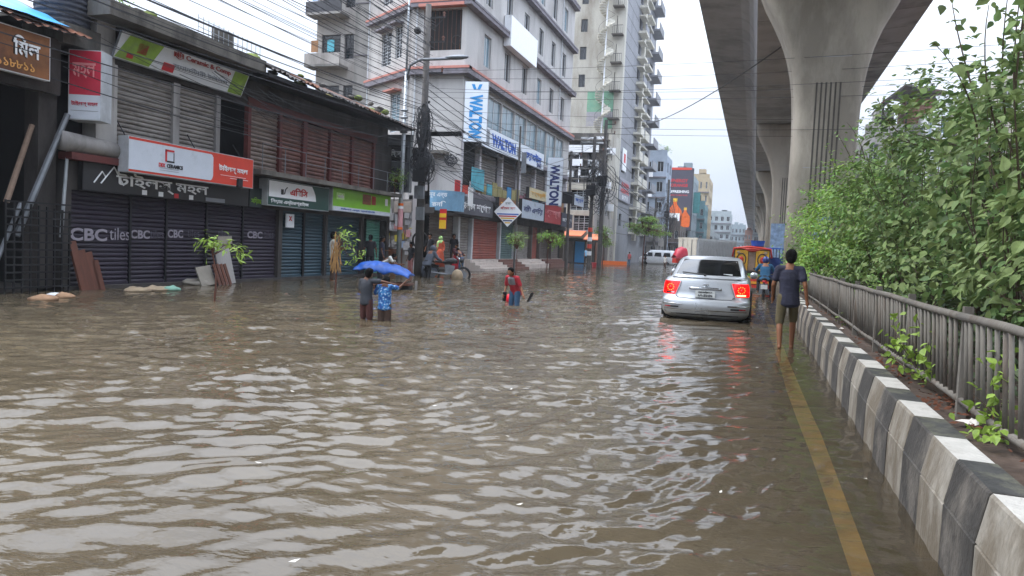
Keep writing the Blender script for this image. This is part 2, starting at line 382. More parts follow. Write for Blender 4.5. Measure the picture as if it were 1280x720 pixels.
def wave_height(x, y):
    """sum of many small travelling waves; calmer and rougher patches; wakes behind the car and the walker"""
    z = np.zeros_like(x)
    dist = np.sqrt(x * x + y * y)
    wx = x + .25 * np.sin(.9 * y + .4 * x + 1) + .12 * np.sin(2.1 * x - 1.3 * y); wy = y + .22 * np.sin(.8 * x - .5 * y + 2) + .1 * np.sin(1.9 * y + 1.1 * x)
    for i in range(100):
        lam = .075 * (2.4 / .075) ** (i / 99.)
        th = math.radians(-47) + rs.normal(0, .34 if lam > .3 else .55)
        k = 2 * PI / lam; ph = rs.uniform(0, 2 * PI)
        a = .046 * math.exp(-(math.log(lam / .24)) ** 2 / (2 * .8 ** 2)) / k
        a = a * np.clip((lam * 45 - dist * .35) / (lam * 22), 0, 1)       # short waves fade where the sheet is coarse
        patch_ = .75 + .45 * np.sin(.33 * wx * math.cos(i) + .41 * wy * math.sin(i) + i * 1.7)
        z += a * patch_ * np.sin(k * (wx * math.cos(th) + wy * math.sin(th)) + ph)
    z = z * (.80 + .35 / (1 + np.exp((x + 1.2) * 1.6)))            # sheltered strip beside the kerb
    # V wake of the car
    cx, cy = -.98, 17.0
    dx, dy = x - cx, cy - y
    for sgn in (-1, 1):
        q = (sgn * dx - .9) - dy * .38
        z += np.where(dy > 0, .010 * np.exp(-(q / .9) ** 2) * np.cos(q * 7.5) * np.exp(-dy / 9), 0)
    z += np.where(dy > 0, .012 * np.exp(-(dx / 1.2) ** 2) * np.sin(dy * 6 + np.sin(dx * 5)) * np.exp(-dy / 3.), 0)
    for px_, py_, A in ((.55, 13.0, .007), (-6.4, 12., .005), (-5.7, 17.8, .006), (.4, 30, .006)):
        r = np.sqrt((x - px_) ** 2 + (y - py_) ** 2)
        z += A * np.sin(r * 16 - 1) * np.exp(-r / 1.0)
    return z
def build_water():
    nr, na = 760, 560
    r = 1.7 * (240 / 1.7) ** (np.linspace(0, 1, nr) ** 1.12)
    a = np.radians(np.linspace(-62, 36, na))           # fan opening up the street
    # dense fan seen from near the camera; the rest of the surface is a plain skirt
    R_, A_ = np.meshgrid(r, a, indexing='ij'); x = R_ * np.sin(A_); y = R_ * np.cos(A_)
    keep = 1
    z = wave_height(x, y) * np.clip((230 - R_) / 100, 0, 1)
    co = np.stack([x, y, z], -1).reshape(-1, 3)
    i, j = np.meshgrid(np.arange(nr - 1), np.arange(na - 1), indexing='ij'); q = (i * na + j).ravel()
    f = np.stack([q, q + na, q + na + 1, q + 1], 1)
    # skirt: inner disc, sides and behind
    extra = []; ef = []
    def addp(p): extra.append(p); return nr * na + len(extra) - 1
    c = addp((0, 0, 0))
    tris = []
    for jj in range(na - 1): tris.append((c, jj, jj + 1))
    ang = np.radians(np.linspace(36, 298, 40)); far = [addp((240 * math.sin(t), 240 * math.cos(t), 0)) for t in ang[1:-1]]
    far = [(nr - 1) * na + na - 1] + far + [(nr - 1) * na]
    for p, q2 in zip(far[:-1], far[1:]): tris.append((c, p, q2))
    side1 = [k * na + na - 1 for k in range(nr)]; side0 = [k * na for k in range(nr)]
    for p, q2 in zip(side1[:-1], side1[1:]): tris.append((c, p, q2))
    for p, q2 in zip(side0[:-1], side0[1:]): tris.append((c, q2, p))
    # far continuation of the street
    co = np.vstack([co, np.array(extra)])
    me = bpy.data.meshes.new('water'); nv = len(co); me.vertices.add(nv); me.vertices.foreach_set('co', co.ravel())
    nq, ntr = len(f), len(tris); me.loops.add(nq * 4 + ntr * 3)
    me.loops.foreach_set('vertex_index', np.concatenate([f.ravel(), np.array(tris).ravel()]).astype(np.int32))
    me.polygons.add(nq + ntr)
    me.polygons.foreach_set('loop_start', np.concatenate([np.arange(nq) * 4, nq * 4 + np.arange(ntr) * 3]).astype(np.int32))
    me.update(calc_edges=True); me.validate()
    bm = bmesh.new(); bm.from_mesh(me)
    for fc in bm.faces:
        if fc.normal.z < 0: fc.normal_flip()
    bm.to_mesh(me); bm.free()
    me.polygons.foreach_set('use_smooth', [True] * len(me.polygons))
    me.materials.append(water_material())
    o = bpy.data.objects.new('water', me); COL.objects.link(o); o['kind'] = 'structure'
build_water()
# road bed under the water, ground beyond
defm('asphalt', '#3d3b39', .9, var=.3, scale=6, bump=.4)
defm('soil', '#4d4037', .95, var=.35, scale=5, dirt='#2a221c', dirt_amt=.5, bump=.8, bscale=18)
defm('road_paint_yellow', '#f0d080', .7, var=.15, scale=5, dirt='#7d6c44', dirt_amt=.4)
mb = MB(); mb.quad((-450, -120, -.6), (450, -120, -.6), (450, 700, -.6), (-450, 700, -.6)); structure(mb, 'ground', M['asphalt'])
mb = MB()
prof = [(-15.2, -.42), (-8, -.34), (-2, -.22), (.2, -.13), (.98, -.10)]
for (xa, za), (xb, zb) in zip(prof[:-1], prof[1:]): mb.quad((xa, -30, za), (xb, -30, zb), (xb, 420, zb), (xa, 420, za))
structure(mb, 'road', M['asphalt'])
mb = MB()
ys = [0.5 + i * 1.5 for i in range(60)]
ln = []
for y in ys:
    xc = .635 - .014 * (min(y, 16) - 4.06) - .004 * max(0, y - 16) + .01 * math.sin(y * .5)
    ln.append(((xc - .082 + .008 * math.sin(y * 3.1)), (xc + .082 + .007 * math.sin(y * 2.3)), y))
for (a0, b0, y0), (a1, b1, y1) in zip(ln[:-1], ln[1:]):
    z = -.112; mb.quad((a0, y0, z), (b0, y0, z), (b1, y1, z), (a1, y1, z))
structure(mb, 'yellow_road_line', M['road_paint_yellow'])
mb = MB(); mb.quad((3.2, -30, -.3), (16, -30, -.3), (16, 420, -.3), (3.2, 420, -.3)); structure(mb, 'far_road', M['asphalt'])
# median soil strip, uneven
mb = MB(); nx_, ny_ = 9, 200; xs = np.linspace(1.13, 3.2, nx_); yy = np.linspace(-4, 95, ny_); vs = []
for y in yy:
    for x in xs: vs.append((x, y, .452 + .03 * noise.noise(Vector((x * 2, y * 2, 0))) + .02 * noise.noise(Vector((x * 7, y * 7, 3)))))
fs = [(j * nx_ + i, j * nx_ + i + 1, (j + 1) * nx_ + i + 1, (j + 1) * nx_ + i) for j in range(ny_ - 1) for i in range(nx_ - 1)]
mb.add(vs, fs); structure(mb, 'soil_strip', M['soil'], smooth=True)
# raised footpath in front of the shops (just under water)
defm('pavement', '#6f665c', .9, var=.25, scale=3, dirt='#3b352f', dirt_amt=.4)
mb = MB(); mb.box(-16.5, -14.2, -10, 130, -.5, -.06); structure(mb, 'footpath', M['pavement'])
# ================================================================== black and white kerb
defm('kerb_white', '#8f897e', .75, var=.22, scale=8, streak=2.2, dirt='#625849', dirt_amt=.85, bump=.5, bscale=40)
defm('kerb_black', '#3a3733', .75, var=.35, scale=6, streak=1.5, dirt='#7a736a', dirt_amt=.42, bump=.5, bscale=40)
defm('kerb_white_top', '#b5b2ab', .75, var=.12, scale=9, dirt='#8a8276', dirt_amt=.35, bump=.5, bscale=40); defm('kerb_black_top', '#3a3a38', .85, var=.4, scale=7, dirt='#6b6a58', dirt_amt=.5, bump=.6, bscale=30)
defm('kerb_plain', '#6a6660', .85, var=.2, scale=6, dirt='#393430', dirt_amt=.4, bump=.4)
kerb = thing('kerb', 'long median kerb of alternating black and white painted blocks', 'kerb', (1.1, 4, 0))
def kerb_block_mesh(L_, seed):
    r = random.Random(seed); e = .012
    pts = [(-.165, -.3), (-.160, .303), (-.151, .310), (-.158, .318), (-.118 + r.uniform(-.003, .003), .518), (-.108, .530 + r.uniform(-.003, .003)), (.052, .528), (.062, .518), (.065, .3)]
    mb = MB(); rings = []
    for t in (0.003, .012, .5, .988, .997):
        k = .003 if t < .01 or t > .99 else 0
        rings.append([(x + (k if i < 5 else (-k if i > 6 else 0)) + r.uniform(-.0012, .0012), t * L_, z - (k if i in (5, 6) else 0)) for i, (x, z) in enumerate(pts)])
    mb.loft(rings, closed=True); return mb
def two_paint(me):
    for q in me.polygons:
        if q.normal.z > .8 and me.vertices[q.vertices[0]].co.z > .45: q.material_index = 1
    return me
kw = [two_paint(kerb_block_mesh(.535, i).mesh('kerb_block', [M['kerb_white'], M['kerb_white_top']])) for i in range(4)]
kb = [two_paint(kerb_block_mesh(.535, 9 + i).mesh('kerb_block', [M['kerb_black'], M['kerb_black_top']])) for i in range(4)]
y = 4.05 - .535 * 8
for i in range(190):
    me = (kb if i % 2 else kw)[(i // 2) % 4]
    o = bpy.data.objects.new('kerb_block', me); COL.objects.link(o); o.parent = kerb
    o.location = (random.uniform(-.006, .006), y - 4, random.uniform(-.006, .004)); o.rotation_euler = (0, 0, random.uniform(-.006, .006)); y += .535
# far side kerb of the median
mb = MB(); mb.box(3.1, 3.3, -30, 400, -.3, .4); single(mb, 'far_kerb', M['kerb_plain'], 'plain kerb on the far side of the median under the bushes', 'kerb', (3.2, 4, -.3))
# litter and dead leaves lying on the soil strip
defm('paper', '#cfcac0', .8, var=.12, scale=12); defm('dead_leaf', '#5a3420', .85, var=.3, scale=8); defm('yellow_leaf', '#9c7a3a', .8, var=.2)
def crumple(n, s, flat, seed, m, name, label, cat, loc):
    r = random.Random(seed); mb = MB(); nu = n
    vs = [(math.cos(2 * PI * i / nu) * s * r.uniform(.5, 1.2), math.sin(2 * PI * i / nu) * s * r.uniform(.4, 1), r.uniform(0, flat)) for i in range(nu)]
    vs2 = [(x * .5 + r.uniform(-.1, .1) * s, y * .5 + r.uniform(-.1, .1) * s, flat * r.uniform(.8, 2)) for x, y, z in vs]
    mb.add(vs + vs2 + [(0, 0, flat * 1.6)], [(i, (i + 1) % nu, nu + (i + 1) % nu, nu + i) for i in range(nu)] + [(nu + i, nu + (i + 1) % nu, 2 * nu) for i in range(nu)])
    return single(mb, name, m, label, cat, loc, world=False)
crumple(9, .085, .02, 3, M['paper'], 'crumpled_paper', 'white scrap of crumpled paper on the soil strip below the near railing', 'litter', (*onZ(1214, 530, .48)[:2], .475))
crumple(8, .05, .015, 4, M['paper'], 'crumpled_paper', 'small pale scrap of litter on the soil behind the kerb beyond the leafy shoot', 'litter', (*onZ(1052, 411, .48)[:2], .475))
r = random.Random(5); mb = MB()
for i in range(420):
    yy_ = r.choice([r.uniform(3.5, 16), r.gauss(7.6, .5), r.gauss(5.9, .3)]); xx = r.uniform(1.2, 1.6); s_ = r.uniform(.012, .04); t = r.uniform(0, PI); z = .478
    a = Vector((math.cos(t), math.sin(t), 0)) * s_; b = Vector((-math.sin(t), math.cos(t), 0)) * s_ * .45; c = Vector((xx, yy_, z + r.uniform(0, .015)))
    mb.add([c - a, c + b + Vector((0, 0, .01)), c + a + Vector((0, 0, r.uniform(0, .02))), c - b], [(0, 1, 2, 3)])
o = single(mb, 'leaf_litter', M['dead_leaf'], 'dead brown leaves scattered on the soil by the kerb', 'leaf litter', (1.6, 7, .47)); o['kind'] = 'stuff'
# ================================================================== median railing
defm('rail_paint', '#6d6860', .8, metal=.0, var=.16, scale=8, streak=3, dirt='#4f3b2b', dirt_amt=.42, bump=.25, bscale=50)
fence = thing('railing', 'weathered grey steel railing of round bars along the median', 'railing', (1.47, 4, .33))
FXX = 1.47
def lean(z): return -.045 * (z - .4) / .7
def fp(y, z, dx=0): return (FXX + lean(z) + dx, y, z)
def bar_mesh(r0, z0, z1, n=8):
    return MB().cone((lean(z0), 0, z0), (lean(z1), 0, z1), r0, r0, n)
picket_me = bar_mesh(.0150, .49, 1.10).mesh('picket', M['rail_paint'], smooth=True)
post_me = MB().box(-.03 + 0, .03, -.028, .028, .18, 1.17).mesh('post', M['rail_paint'])
y0 = 6.08 - 2.0 * 3
def fobj(me, name, y, dx=0, rz=0):
    o = bpy.data.objects.new(name, me); COL.objects.link(o); o.parent = fence; o.location = (dx, y - 4, -.33); o.rotation_euler = (0, 0, rz); return o
npk = 0
for s in range(22):
    ya = y0 + s * 2.0; yb = ya + 2.0
    fobj(post_me, 'post', ya)
    sag = random.uniform(-.012, .012)
    mb = MB(); mb.tube([fp(ya, 1.10), fp((ya + yb) / 2, 1.10 + sag), fp(yb, 1.10)], .029, 8); mb.build('top_rail', M['rail_paint'], fence, smooth=True)
    mb = MB(); mb.tube([fp(ya, .50), fp((ya + yb) / 2, .50 - sag), fp(yb, .50)], .026, 8); mb.build('bottom_rail', M['rail_paint'], fence, smooth=True)
    for i in range(1, 14):
        if npk >= 286: break
        npk += 1
        o = fobj(picket_me, 'picket', ya + i * 2.0 / 14 + random.uniform(-.006, .006)); o.rotation_euler = (random.uniform(-.008, .008), random.uniform(-.006, .006), 0)
fence.location = (1.367, 3.72, .408); fence.scale = (.93, .93, .93)
# ================================================================== elevated viaduct
def concrete(name, base, dark, amt, joint=None):
    m = mat(name, base, .85, var=.13, scale=.9, streak=3.2, dirt=dark, dirt_amt=amt, bump=.25, bscale=9); return m
defm('groove_dark', '#55514c', .9, var=.25, dirt='#35322f', dirt_amt=.4)
M['deck_concrete'] = concrete('deck_concrete', '#b2b3b6', '#7a7b7f', .45)
M['deck_concrete2'] = concrete('deck_concrete2', '#a3a4a8', '#707176', .5)
M['pier_concrete'] = concrete('pier_concrete', '#b0a89b', '#746d63', .55)
CX = 1.83
via = thing('viaduct', 'grey concrete metro viaduct deck of joined box segments high over the median', 'viaduct', (CX, 26, 0))
half = [(4.93, 14.3), (4.93, 13.02), (4.6, 12.98), (3.1, 12.82), (2.72, 12.6), (2.5, 12.2), (2.34, 11.2), (2.28, 10.85)]
ring = [(CX - x, z) for x, z in half] + [(CX + x, z) for x, z in half[::-1]] + [(CX + 4.75, 14.3), (CX + 4.75, 13.4), (CX - 4.75, 13.4), (CX - 4.75, 14.3)]
ring = ring
def seg_mesh(L_, m):
    mb = MB(); rr = []
    for t, k in ((0, .03), (.03, 0), (L_ - .08, 0), (L_ - .05, .03)):
        rr.append([(CX + (x - CX) * (1 - k * .12), t, z + (k * .8 if z < 13.3 else 0)) for x, z in ring])
    mb.loft(rr, closed=True, cap=False); return mb.mesh('deck_segment', m)
mb = MB(); mb.loft([[(CX + (x - CX) * .985, t, z + (.03 if z < 13.3 else -.03)) for x, z in ring] for t in (-22, 420)], closed=True, cap=False); mb.build('joint_seal', M['groove_dark'], via)  # dark inner shell added so gaps between segments read as dark joints
segs = [seg_mesh(3.0, M['deck_concrete']), seg_mesh(3.0, M['deck_concrete2'])]
y = -22
i = 0
while y < 420 and i < 150:
    o = bpy.data.objects.new('deck_segment', segs[random.random() < .4]); COL.objects.link(o); o.parent = via
    o.location = (-CX, y - 26, 0); o.rotation_euler = (0, 0, 0); y += 3.0; i += 1
# piers: shaft with rounded corners and dark groove strips, flaring into a cross head
def pier_mesh():
    mb = MB(); rings = []
    prof = [(-1.0, .97, 1.0), (5.4, .97, 1.0), (6.3, 1.0, 1.0), (7.0, 1.05, 1.0), (7.6, 1.14, 1.0), (8.2, 1.28, 1.0), (8.8, 1.5, 1.0), (9.4, 1.79, 1.0), (9.9, 2.06, 1.0), (10.3, 2.22, 1.0), (10.6, 2.28, 1.0), (10.84, 2.28, 1.0)]
    for z, hw, hd in prof:
        c = .34; ring = []
        for sx, sy, a0 in ((-1, -1, PI), (1, -1, 1.5 * PI), (1, 1, 0), (-1, 1, .5 * PI)):
            for k in range(6):
                t = a0 + k / 5 * PI / 2
                ring.append((sx * (hw - c) + c * math.cos(t), sy * (hd - c) + c * math.sin(t), z))
        rings.append(ring)
    mb.loft(rings); return mb.mesh('shaft', M['pier_concrete'], smooth=True)
pm = pier_mesh()
gm = MB()
for k in range(6):
    x = -.36 + k * .135; gm.box(x, x + .045, -1.012, -.99, -1, 7.15); 
gm.box(-.38, .37, -1.014, -.99, 7.15, 7.2)
defm('groove_dark', '#55514c', .9, var=.25, dirt='#35322f', dirt_amt=.4)
gme = [MB().box(-.026, .026, -1.012, -.985, -1, 7.1).mesh('rib', M['groove_dark'])]  # raised dark strips, the shade of recessed grooves put into their colour
lift = MB().box(-.62, .62, -1.003, -.99, 3.9, 3.918).mesh('pour_line', M['deck_concrete2'])
PY = [27.0, 57.0, 87.0, 117.0, 147.0, 177.0, 207.0, 237, 267, 297]
names = ['nearest concrete viaduct pier rising behind the bushes with vertical ribs', 'second viaduct pier just behind the nearest one, arched head in shade',
         'third viaduct pier along the median, seen through the second arch']
for k, yy_ in enumerate(PY):
    lb = names[k] if k < 3 else 'distant viaduct pier lined up behind the nearer three'
    t = thing('viaduct_pier', lb, 'pier', (CX + .09, yy_, 0), group='viaduct piers')
    if yy_ > 0:
        o = bpy.data.objects.new('shaft', pm); COL.objects.link(o); o.parent = t
        for zl in (.9, 4.4, 7.9):
            g = bpy.data.objects.new('pour_line', lift); COL.objects.link(g); g.parent = t; g.location = (0, 0, zl - 3.9)
        for q in range(6):
            g = bpy.data.objects.new('rib', gme[0]); COL.objects.link(g); g.parent = t; g.location = (-.36 + q * .14, 0, 0)
# ================================================================== row of shuttered shops on the left
XS = -14.9
S = FX(XS)
defm('plaster_dark', '#413d3b', .9, var=.3, scale=2, streak=3, dirt='#221f1e', dirt_amt=.6, bump=.3)
defm('plaster_grey', '#8d8a88', .85, var=.15, scale=2, streak=4, dirt='#4a4644', dirt_amt=.55, bump=.2)
defm('shutter_grey', '#86817c', .5, metal=.25, var=.15, scale=2, streak=.3, dirt='#4c443d', dirt_amt=.5)
defm('shutter_brown', '#7d6f66', .55, metal=.2, var=.15, scale=2, streak=.4, dirt='#4c342a', dirt_amt=.5)
defm('shutter_purple', '#261f2d', .55, metal=.1, var=.2, scale=1.2, streak=2, dirt='#1c1a20', dirt_amt=.4)
defm('shutter_teal', '#2b424d', .5, metal=.1, var=.2, scale=1.5, streak=2, dirt='#1b2529', dirt_amt=.4)
defm('shutter_green', '#5f9a8b', .5, var=.12, scale=2, dirt='#3c5f58', dirt_amt=.4)
defm('shutter_red', '#6e4b43', .6, metal=.1, var=.25, scale=2.2, streak=2, dirt='#43302c', dirt_amt=.5)
defm('red_frame', '#5c2c29', .55, var=.2, dirt='#3a1b19', dirt_amt=.4)
defm('tin_roof', '#4d4846', .7, metal=.3, var=.3, scale=1.5, dirt='#6b3f2c', dirt_amt=.35, bump=.3)
defm('rust_tin', '#6a4330', .75, metal=.3, var=.3, scale=2, dirt='#2f2522', dirt_amt=.4)
defm('concrete_slab', '#69655f', .9, var=.25, scale=2, streak=2, dirt='#2f2c29', dirt_amt=.55, bump=.3)
defm('moss', '#69753a', .9, var=.3, scale=6)
defm('bamboo', '#a07b4b', .7, var=.25, scale=4)
defm('timber', '#5e3a2e', .8, var=.25, scale=5, streak=4)
def shade_box(mb, fr, *a): fr.box(mb, *a)
sh = thing('shop_row', 'two storey row of shuttered shops under a dark sagging tin roof', 'shop building', (XS, 21, 0))
mb = MB()
# ground floor: piers, lintel band, back wall in dark
S.box(mb, 13.15, 29.0, 2.30, 2.95, -.4, .02)
for a, b in ((13.05, 13.30), (21.18, 21.38), (23.98, 24.14), (26.6, 26.8), (28.75, 29.0)): S.box(mb, a, b, -.3, 2.30, -.4, .02)
mb.build('ground_wall', M['plaster_dark'], sh)
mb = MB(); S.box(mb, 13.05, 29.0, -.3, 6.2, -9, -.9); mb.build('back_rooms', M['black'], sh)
mb = MB(); S.box(mb, 13.05, 29.0, -.3, .08, -.9, .12); mb.build('plinth', M['plaster_dark'], sh)
cb = [13.30, 15.09, 16.31, 17.85, 19.45, 21.18]
for i, (a, b) in enumerate(zip(cb[:-1], cb[1:])):
    shutter(S, a + .03, b - .03, .08, 2.30, sh, M['shutter_purple'], d=-.12)
    if i: mb = MB(); S.box(mb, a - .03, a + .03, .08, 2.3, -.12, -.04); mb.build('shutter_post', M['dark_metal'], sh)
for a, b in ((21.38, 22.7), (22.76, 23.98), (24.14, 26.6)): shutter(S, a, b, .08, 2.35, sh, M['shutter_teal'], d=-.12)
mb = MB(); S.box(mb, 22.68, 22.78, .08, 2.35, -.14, -.03); mb.build('shutter_post', M['dark_metal'], sh)
mb = MB(); S.box(mb, 26.8, 28.75, .08, 2.35, -.5, -.4); mb.build('doorway_back', M['dark_metal'], sh)
shutter(S, 27.55, 28.7, .08, 2.4, sh, M['shutter_green'], d=-.3)
for i in range(5):
    mb = MB(); S.box(mb, 26.85 + i * .02, 27.1, .2 + i * .42, .55 + i * .42, -.3, -.28 + .01 * (i % 2)); mb.build('poster', [M['red_print'], M['white'], M['yellow_print'], M['white_print'], M['cyan_print']][i], sh)
# painted brand words on the shutters
defm('shutter_letters', '#8f8a94', .6, var=.1, dirt='#4c4652', dirt_amt=.3)
for a, b, z, big in ((13.35, 14.40, 1.28, 1), (15.12, 15.75, 1.33, .7), (16.38, 16.95, 1.38, .7), (19.7, 20.45, 1.45, .75)):
    text('CBC', S, (a + b) / 2, z, -.075, b - a, .26 * (1.15 if big == 1 else .85), M['shutter_letters'], sh, bold=.03)
text('tiles', S, 14.78, 1.32, -.075, .62, .30, M['shutter_letters'], sh, bold=.0)
for a, z in ((16.0, 1.36), (17.35, 1.42), (18.6, 1.46), (20.78, 1.5)): text('tiles', S, a, z, -.075, .48, .22, mat('faded_letters', '#54505c', .6), sh, bold=-.005)
# upper floor
mb = MB(); S.box(mb, 14.2, 29.0, 2.95, 3.5, -.4, 0); S.box(mb, 14.2, 19.2, 5.38, 6.3, -.4, 0)
S.box(mb, 19.2, 28.6, 5.38, 6.15, -.4, 0); mb.build('upper_wall', M['plaster_dark'], sh)
mb = MB(); S.box(mb, 13.9, 14.42, 2.95, 6.35, -.35, .06); mb.build('corner_pillar', mat('pillar_pale', '#a8a5a2', .85, var=.12, scale=2, streak=4, dirt='#5a5552', dirt_amt=.5, bump=.2), sh)
mb = MB(); S.box(mb, 14.42, 14.55, 3.5, 5.38, -.3, .02); mb.build('white_pillar', MATS['pillar_pale'], sh)
shutter(S, 14.55, 16.38, 3.5, 5.38, sh, M['shutter_grey'], d=-.08)
mb = MB(); S.box(mb, 16.38, 16.62, 3.5, 5.38, -.1, .03); mb.build('shutter_post', M['plaster_grey'], sh)
shutter(S, 16.62, 18.05, 3.5, 5.38, sh, M['shutter_grey'], d=-.08)
mb = MB(); S.box(mb, 18.05, 18.22, 3.5, 5.38, -.1, .03); mb.build('shutter_post', M['plaster_grey'], sh)
# dark recess, then the red-framed shutters
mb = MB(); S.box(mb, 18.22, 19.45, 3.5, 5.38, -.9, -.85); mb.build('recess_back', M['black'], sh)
rb = [19.55, 21.15, 22.55, 24.2, 25.75, 27.45]
for i, (a, b) in enumerate(zip(rb[:-1], rb[1:])):
    shutter(S, a + .06, b - .06, 3.5, 5.38, sh, M['shutter_red'] if i else M['shutter_brown'], d=-.1, pitch=.13)
for i, a in enumerate(rb):
    mb = MB(); ww = .12 if i == 2 else .07; S.box(mb, a - ww, a + ww, 3.48, 5.45, -.12, .03); mb.build('red_post', M['red_frame'], sh)
mb = MB(); S.box(mb, 19.45, 27.6, 5.38, 5.62, -.05, .05); mb.build('red_lintel', M['red_frame'], sh)
mb = MB(); S.box(mb, 27.5, 29.0, 3.5, 5.4, -.4, 0.0); mb.build('end_wall', M['plaster_dark'], sh)
# balcony slab with thin railing
mb = MB(); S.box(mb, 19.2, 28.6, 3.28, 3.42, 0, .75); mb.build('balcony_slab', M['concrete_slab'], sh)
rl = MB()
for z in (3.85, 4.2): rl.tube([S.w(19.3, .7, z), S.w(24, .7, z + .02), S.w(28.5, .7, z)], .014, 5)
rl.build('balcony_rail', M['grey_metal'], sh, kind='stuff')
for y in np.arange(19.3, 28.6, 1.15):
    mb = MB(); mb.cone(S.w(y, .7, 3.42), S.w(y, .7, 4.22), .014, .014, 5); mb.build('balcony_post', M['grey_metal'], sh)
# sagging eave: left part concrete, right part sloping tin sheets, each a piece
mb = MB(); S.box(mb, 13.6, 19.3, 6.28, 6.50, -8, .75); S.box(mb, 13.6, 19.3, 6.50, 6.62, -.1, .75); mb.build('roof_slab', M['concrete_slab'], sh)
for i in range(12):
    a = 19.2 + i * .85; b = a + .9
    zt = 6.75 - .02 * i + random.uniform(-.03, .03); mb = MB(); n = 9; vs = []
    for k in range(n):
        s_ = a + (b - a) * k / (n - 1); dz = .03 * math.cos(k * PI)
        vs += [(s_, -2.2, zt + .95 + dz), (s_, 1.0 + random.uniform(-.04, .04), zt - .35 + dz)]
    for k in range(n): vs.append((vs[2 * k][0], vs[2 * k][1], vs[2 * k][2] - .012)); vs.append((vs[2 * k + 1][0], vs[2 * k + 1][1], vs[2 * k + 1][2] - .012))
    # vs second half interleaved the same way
    fs = [(2 * k, 2 * k + 1, 2 * k + 3, 2 * k + 2) for k in range(n - 1)] + [(2 * n + 2 * k, 2 * n + 2 * k + 2, 2 * n + 2 * k + 3, 2 * n + 2 * k + 1) for k in range(n - 1)]
    fs += [(2 * k + 1, 2 * n + 2 * k + 1, 2 * n + 2 * k + 3, 2 * k + 3) for k in range(n - 1)]
    mb.add(vs, fs, T=S.w); mb.build('roof_sheet', M['tin_roof'] if random.random() < .75 else M['rust_tin'], sh)
mb = MB(); S.box(mb, 19.2, 29.3, 6.15, 6.27, -.2, .9); mb.build('eave_beam', M['dark_metal'], sh)
# clutter along the roof edge: blocks, mossy lumps, broken parapet
for i in range(34):
    y = random.uniform(14.2, 28.2); h = random.uniform(.05, .22) * (1.3 if y < 19.3 else .8); b_ = random.uniform(.1, .5); zb = 6.62 if y < 19.3 else 6.72
    mb = MB(); mb.sphere(S.w(y, random.uniform(-.4, .5), zb), h, 7, 5, (1.2, b_ / h * .6, .8)); mb.build('roof_rubble', M['moss'] if random.random() < .3 else M['concrete_slab'], sh)
for a, b, h in ((15.2, 16.9, .34), (17.0, 18.1, .22)):
    mb = MB(); S.box(mb, a, b, 6.62, 6.62 + h, -.3, -.1); mb.build('parapet_block', M['concrete_slab'], sh)
# roof terrace mesh frame and lattice
mb = MB()
for y in np.arange(18.2, 21.2, .22): mb.cone(S.w(y, -.8, 6.7), S.w(y, -.8, 7.75 - .05 * (y - 18)), .011, .011, 4)
for z in (6.9, 7.15, 7.4, 7.65): mb.cone(S.w(18.2, -.8, z), S.w(21.1, -.8, z - .1), .011, .011, 4)
o = mb.build('terrace_mesh', M['pale_metal'], sh, kind='stuff')
mb = MB(); S.box(mb, 19.0, 19.9, 6.9, 7.6, -1.0, -.9); mb.build('crate', M['concrete_slab'], sh)
# ------------------------------------------------ signs on the shop row
SG = FX(XS + .05)
g = 'shop signboards'
r_ = signboard('signboard', 'long dark shop board reading টাইলস্ মহল behind the red and white sign', SG, 13.45, 19.4, 2.30, 2.96, -.02, .12, M['dark_case'], M['dark_metal'], g)
text('টাইলস্ মহল', SG, 16.0, 2.62, .135, 3.2, .42, M['white_print'], r_, bold=.02)
# twin peak emblem
for k, (p0, p1, p2) in enumerate([((13.75, 2.5), (13.98, 2.78), (14.08, 2.66)), ((13.95, 2.5), (14.32, 2.92), (14.62, 2.5))]):
    mb = MB(); mb.tube([SG.w(*(p0[0], .14, p0[1])), SG.w(p1[0], .14, p1[1]), SG.w(p2[0], .14, p2[1])], .017, 4); mb.build('peak_emblem', M['white_print'], r_)
for k in range(4): patch(SG, 15.2 + k * .55, 15.36 + k * .55, 2.33, 2.45, .14, [M['white_print'], M['white_print'], M['red_print'], M['white_print']][k], r_, 'printed_badge')
patch(SG, 17.5, 18.3, 2.33, 2.44, .14, M['grey_print'], r_, 'printed_strip')
r_ = signboard('signboard', 'dark green shop board reading সিয়াম beside the large purple shutters', SG, 19.45, 20.1, 2.30, 2.9, -.02, .1, mat('dark_green_face', '#1c2b2a', .5), M['dark_metal'], g)
text('সিয়াম', SG, 19.78, 2.5, .115, .5, .22, M['green_print'], r_, bold=.01)
# large red and white box sign
F1 = FX(XS + .55)
r_ = signboard('signboard', 'large box sign, white panel and red end reading টাইলস্ মহল, tilted over the street', F1, 14.35, 19.05, 2.82, 3.68, -.28, .02, M['red_sign'], mat('sign_side', '#b9bdc2', .4, metal=.2), g, tilt=.0)
mat('sign_white', '#c3cad4', .35, var=.04, dirt='#8f959c', dirt_amt=.15)
mb = MB(); po = [(14.36, 2.89), (17.2, 2.89), (17.26, 2.93), (17.30, 3.02), (17.30, 3.52), (17.26, 3.58), (17.2, 3.6), (14.36, 3.6)]
patch(F1, 0, 0, 0, 0, .034, MATS['sign_white'], r_, 'white_field', po)
mk = .02
for a, b, z0, z1, mm in ((15.52, 15.58, 3.2, 3.5, 'red_print'), (15.52, 15.83, 3.46, 3.51, 'red_print'), (15.80, 15.84, 3.22, 3.45, 'grey_print'), (15.57, 15.84, 3.19, 3.23, 'black_print')):
    patch(F1, a, b, z0, z1, .042, M[mm], r_, 'logo_bar')
text('DEX', F1, 15.42, 3.10, .04, .22, .10, M['red_print'], r_, bold=.04); text('CERAMICS', F1, 15.86, 3.10, .04, .56, .10, M['black_print'], r_, bold=.04)
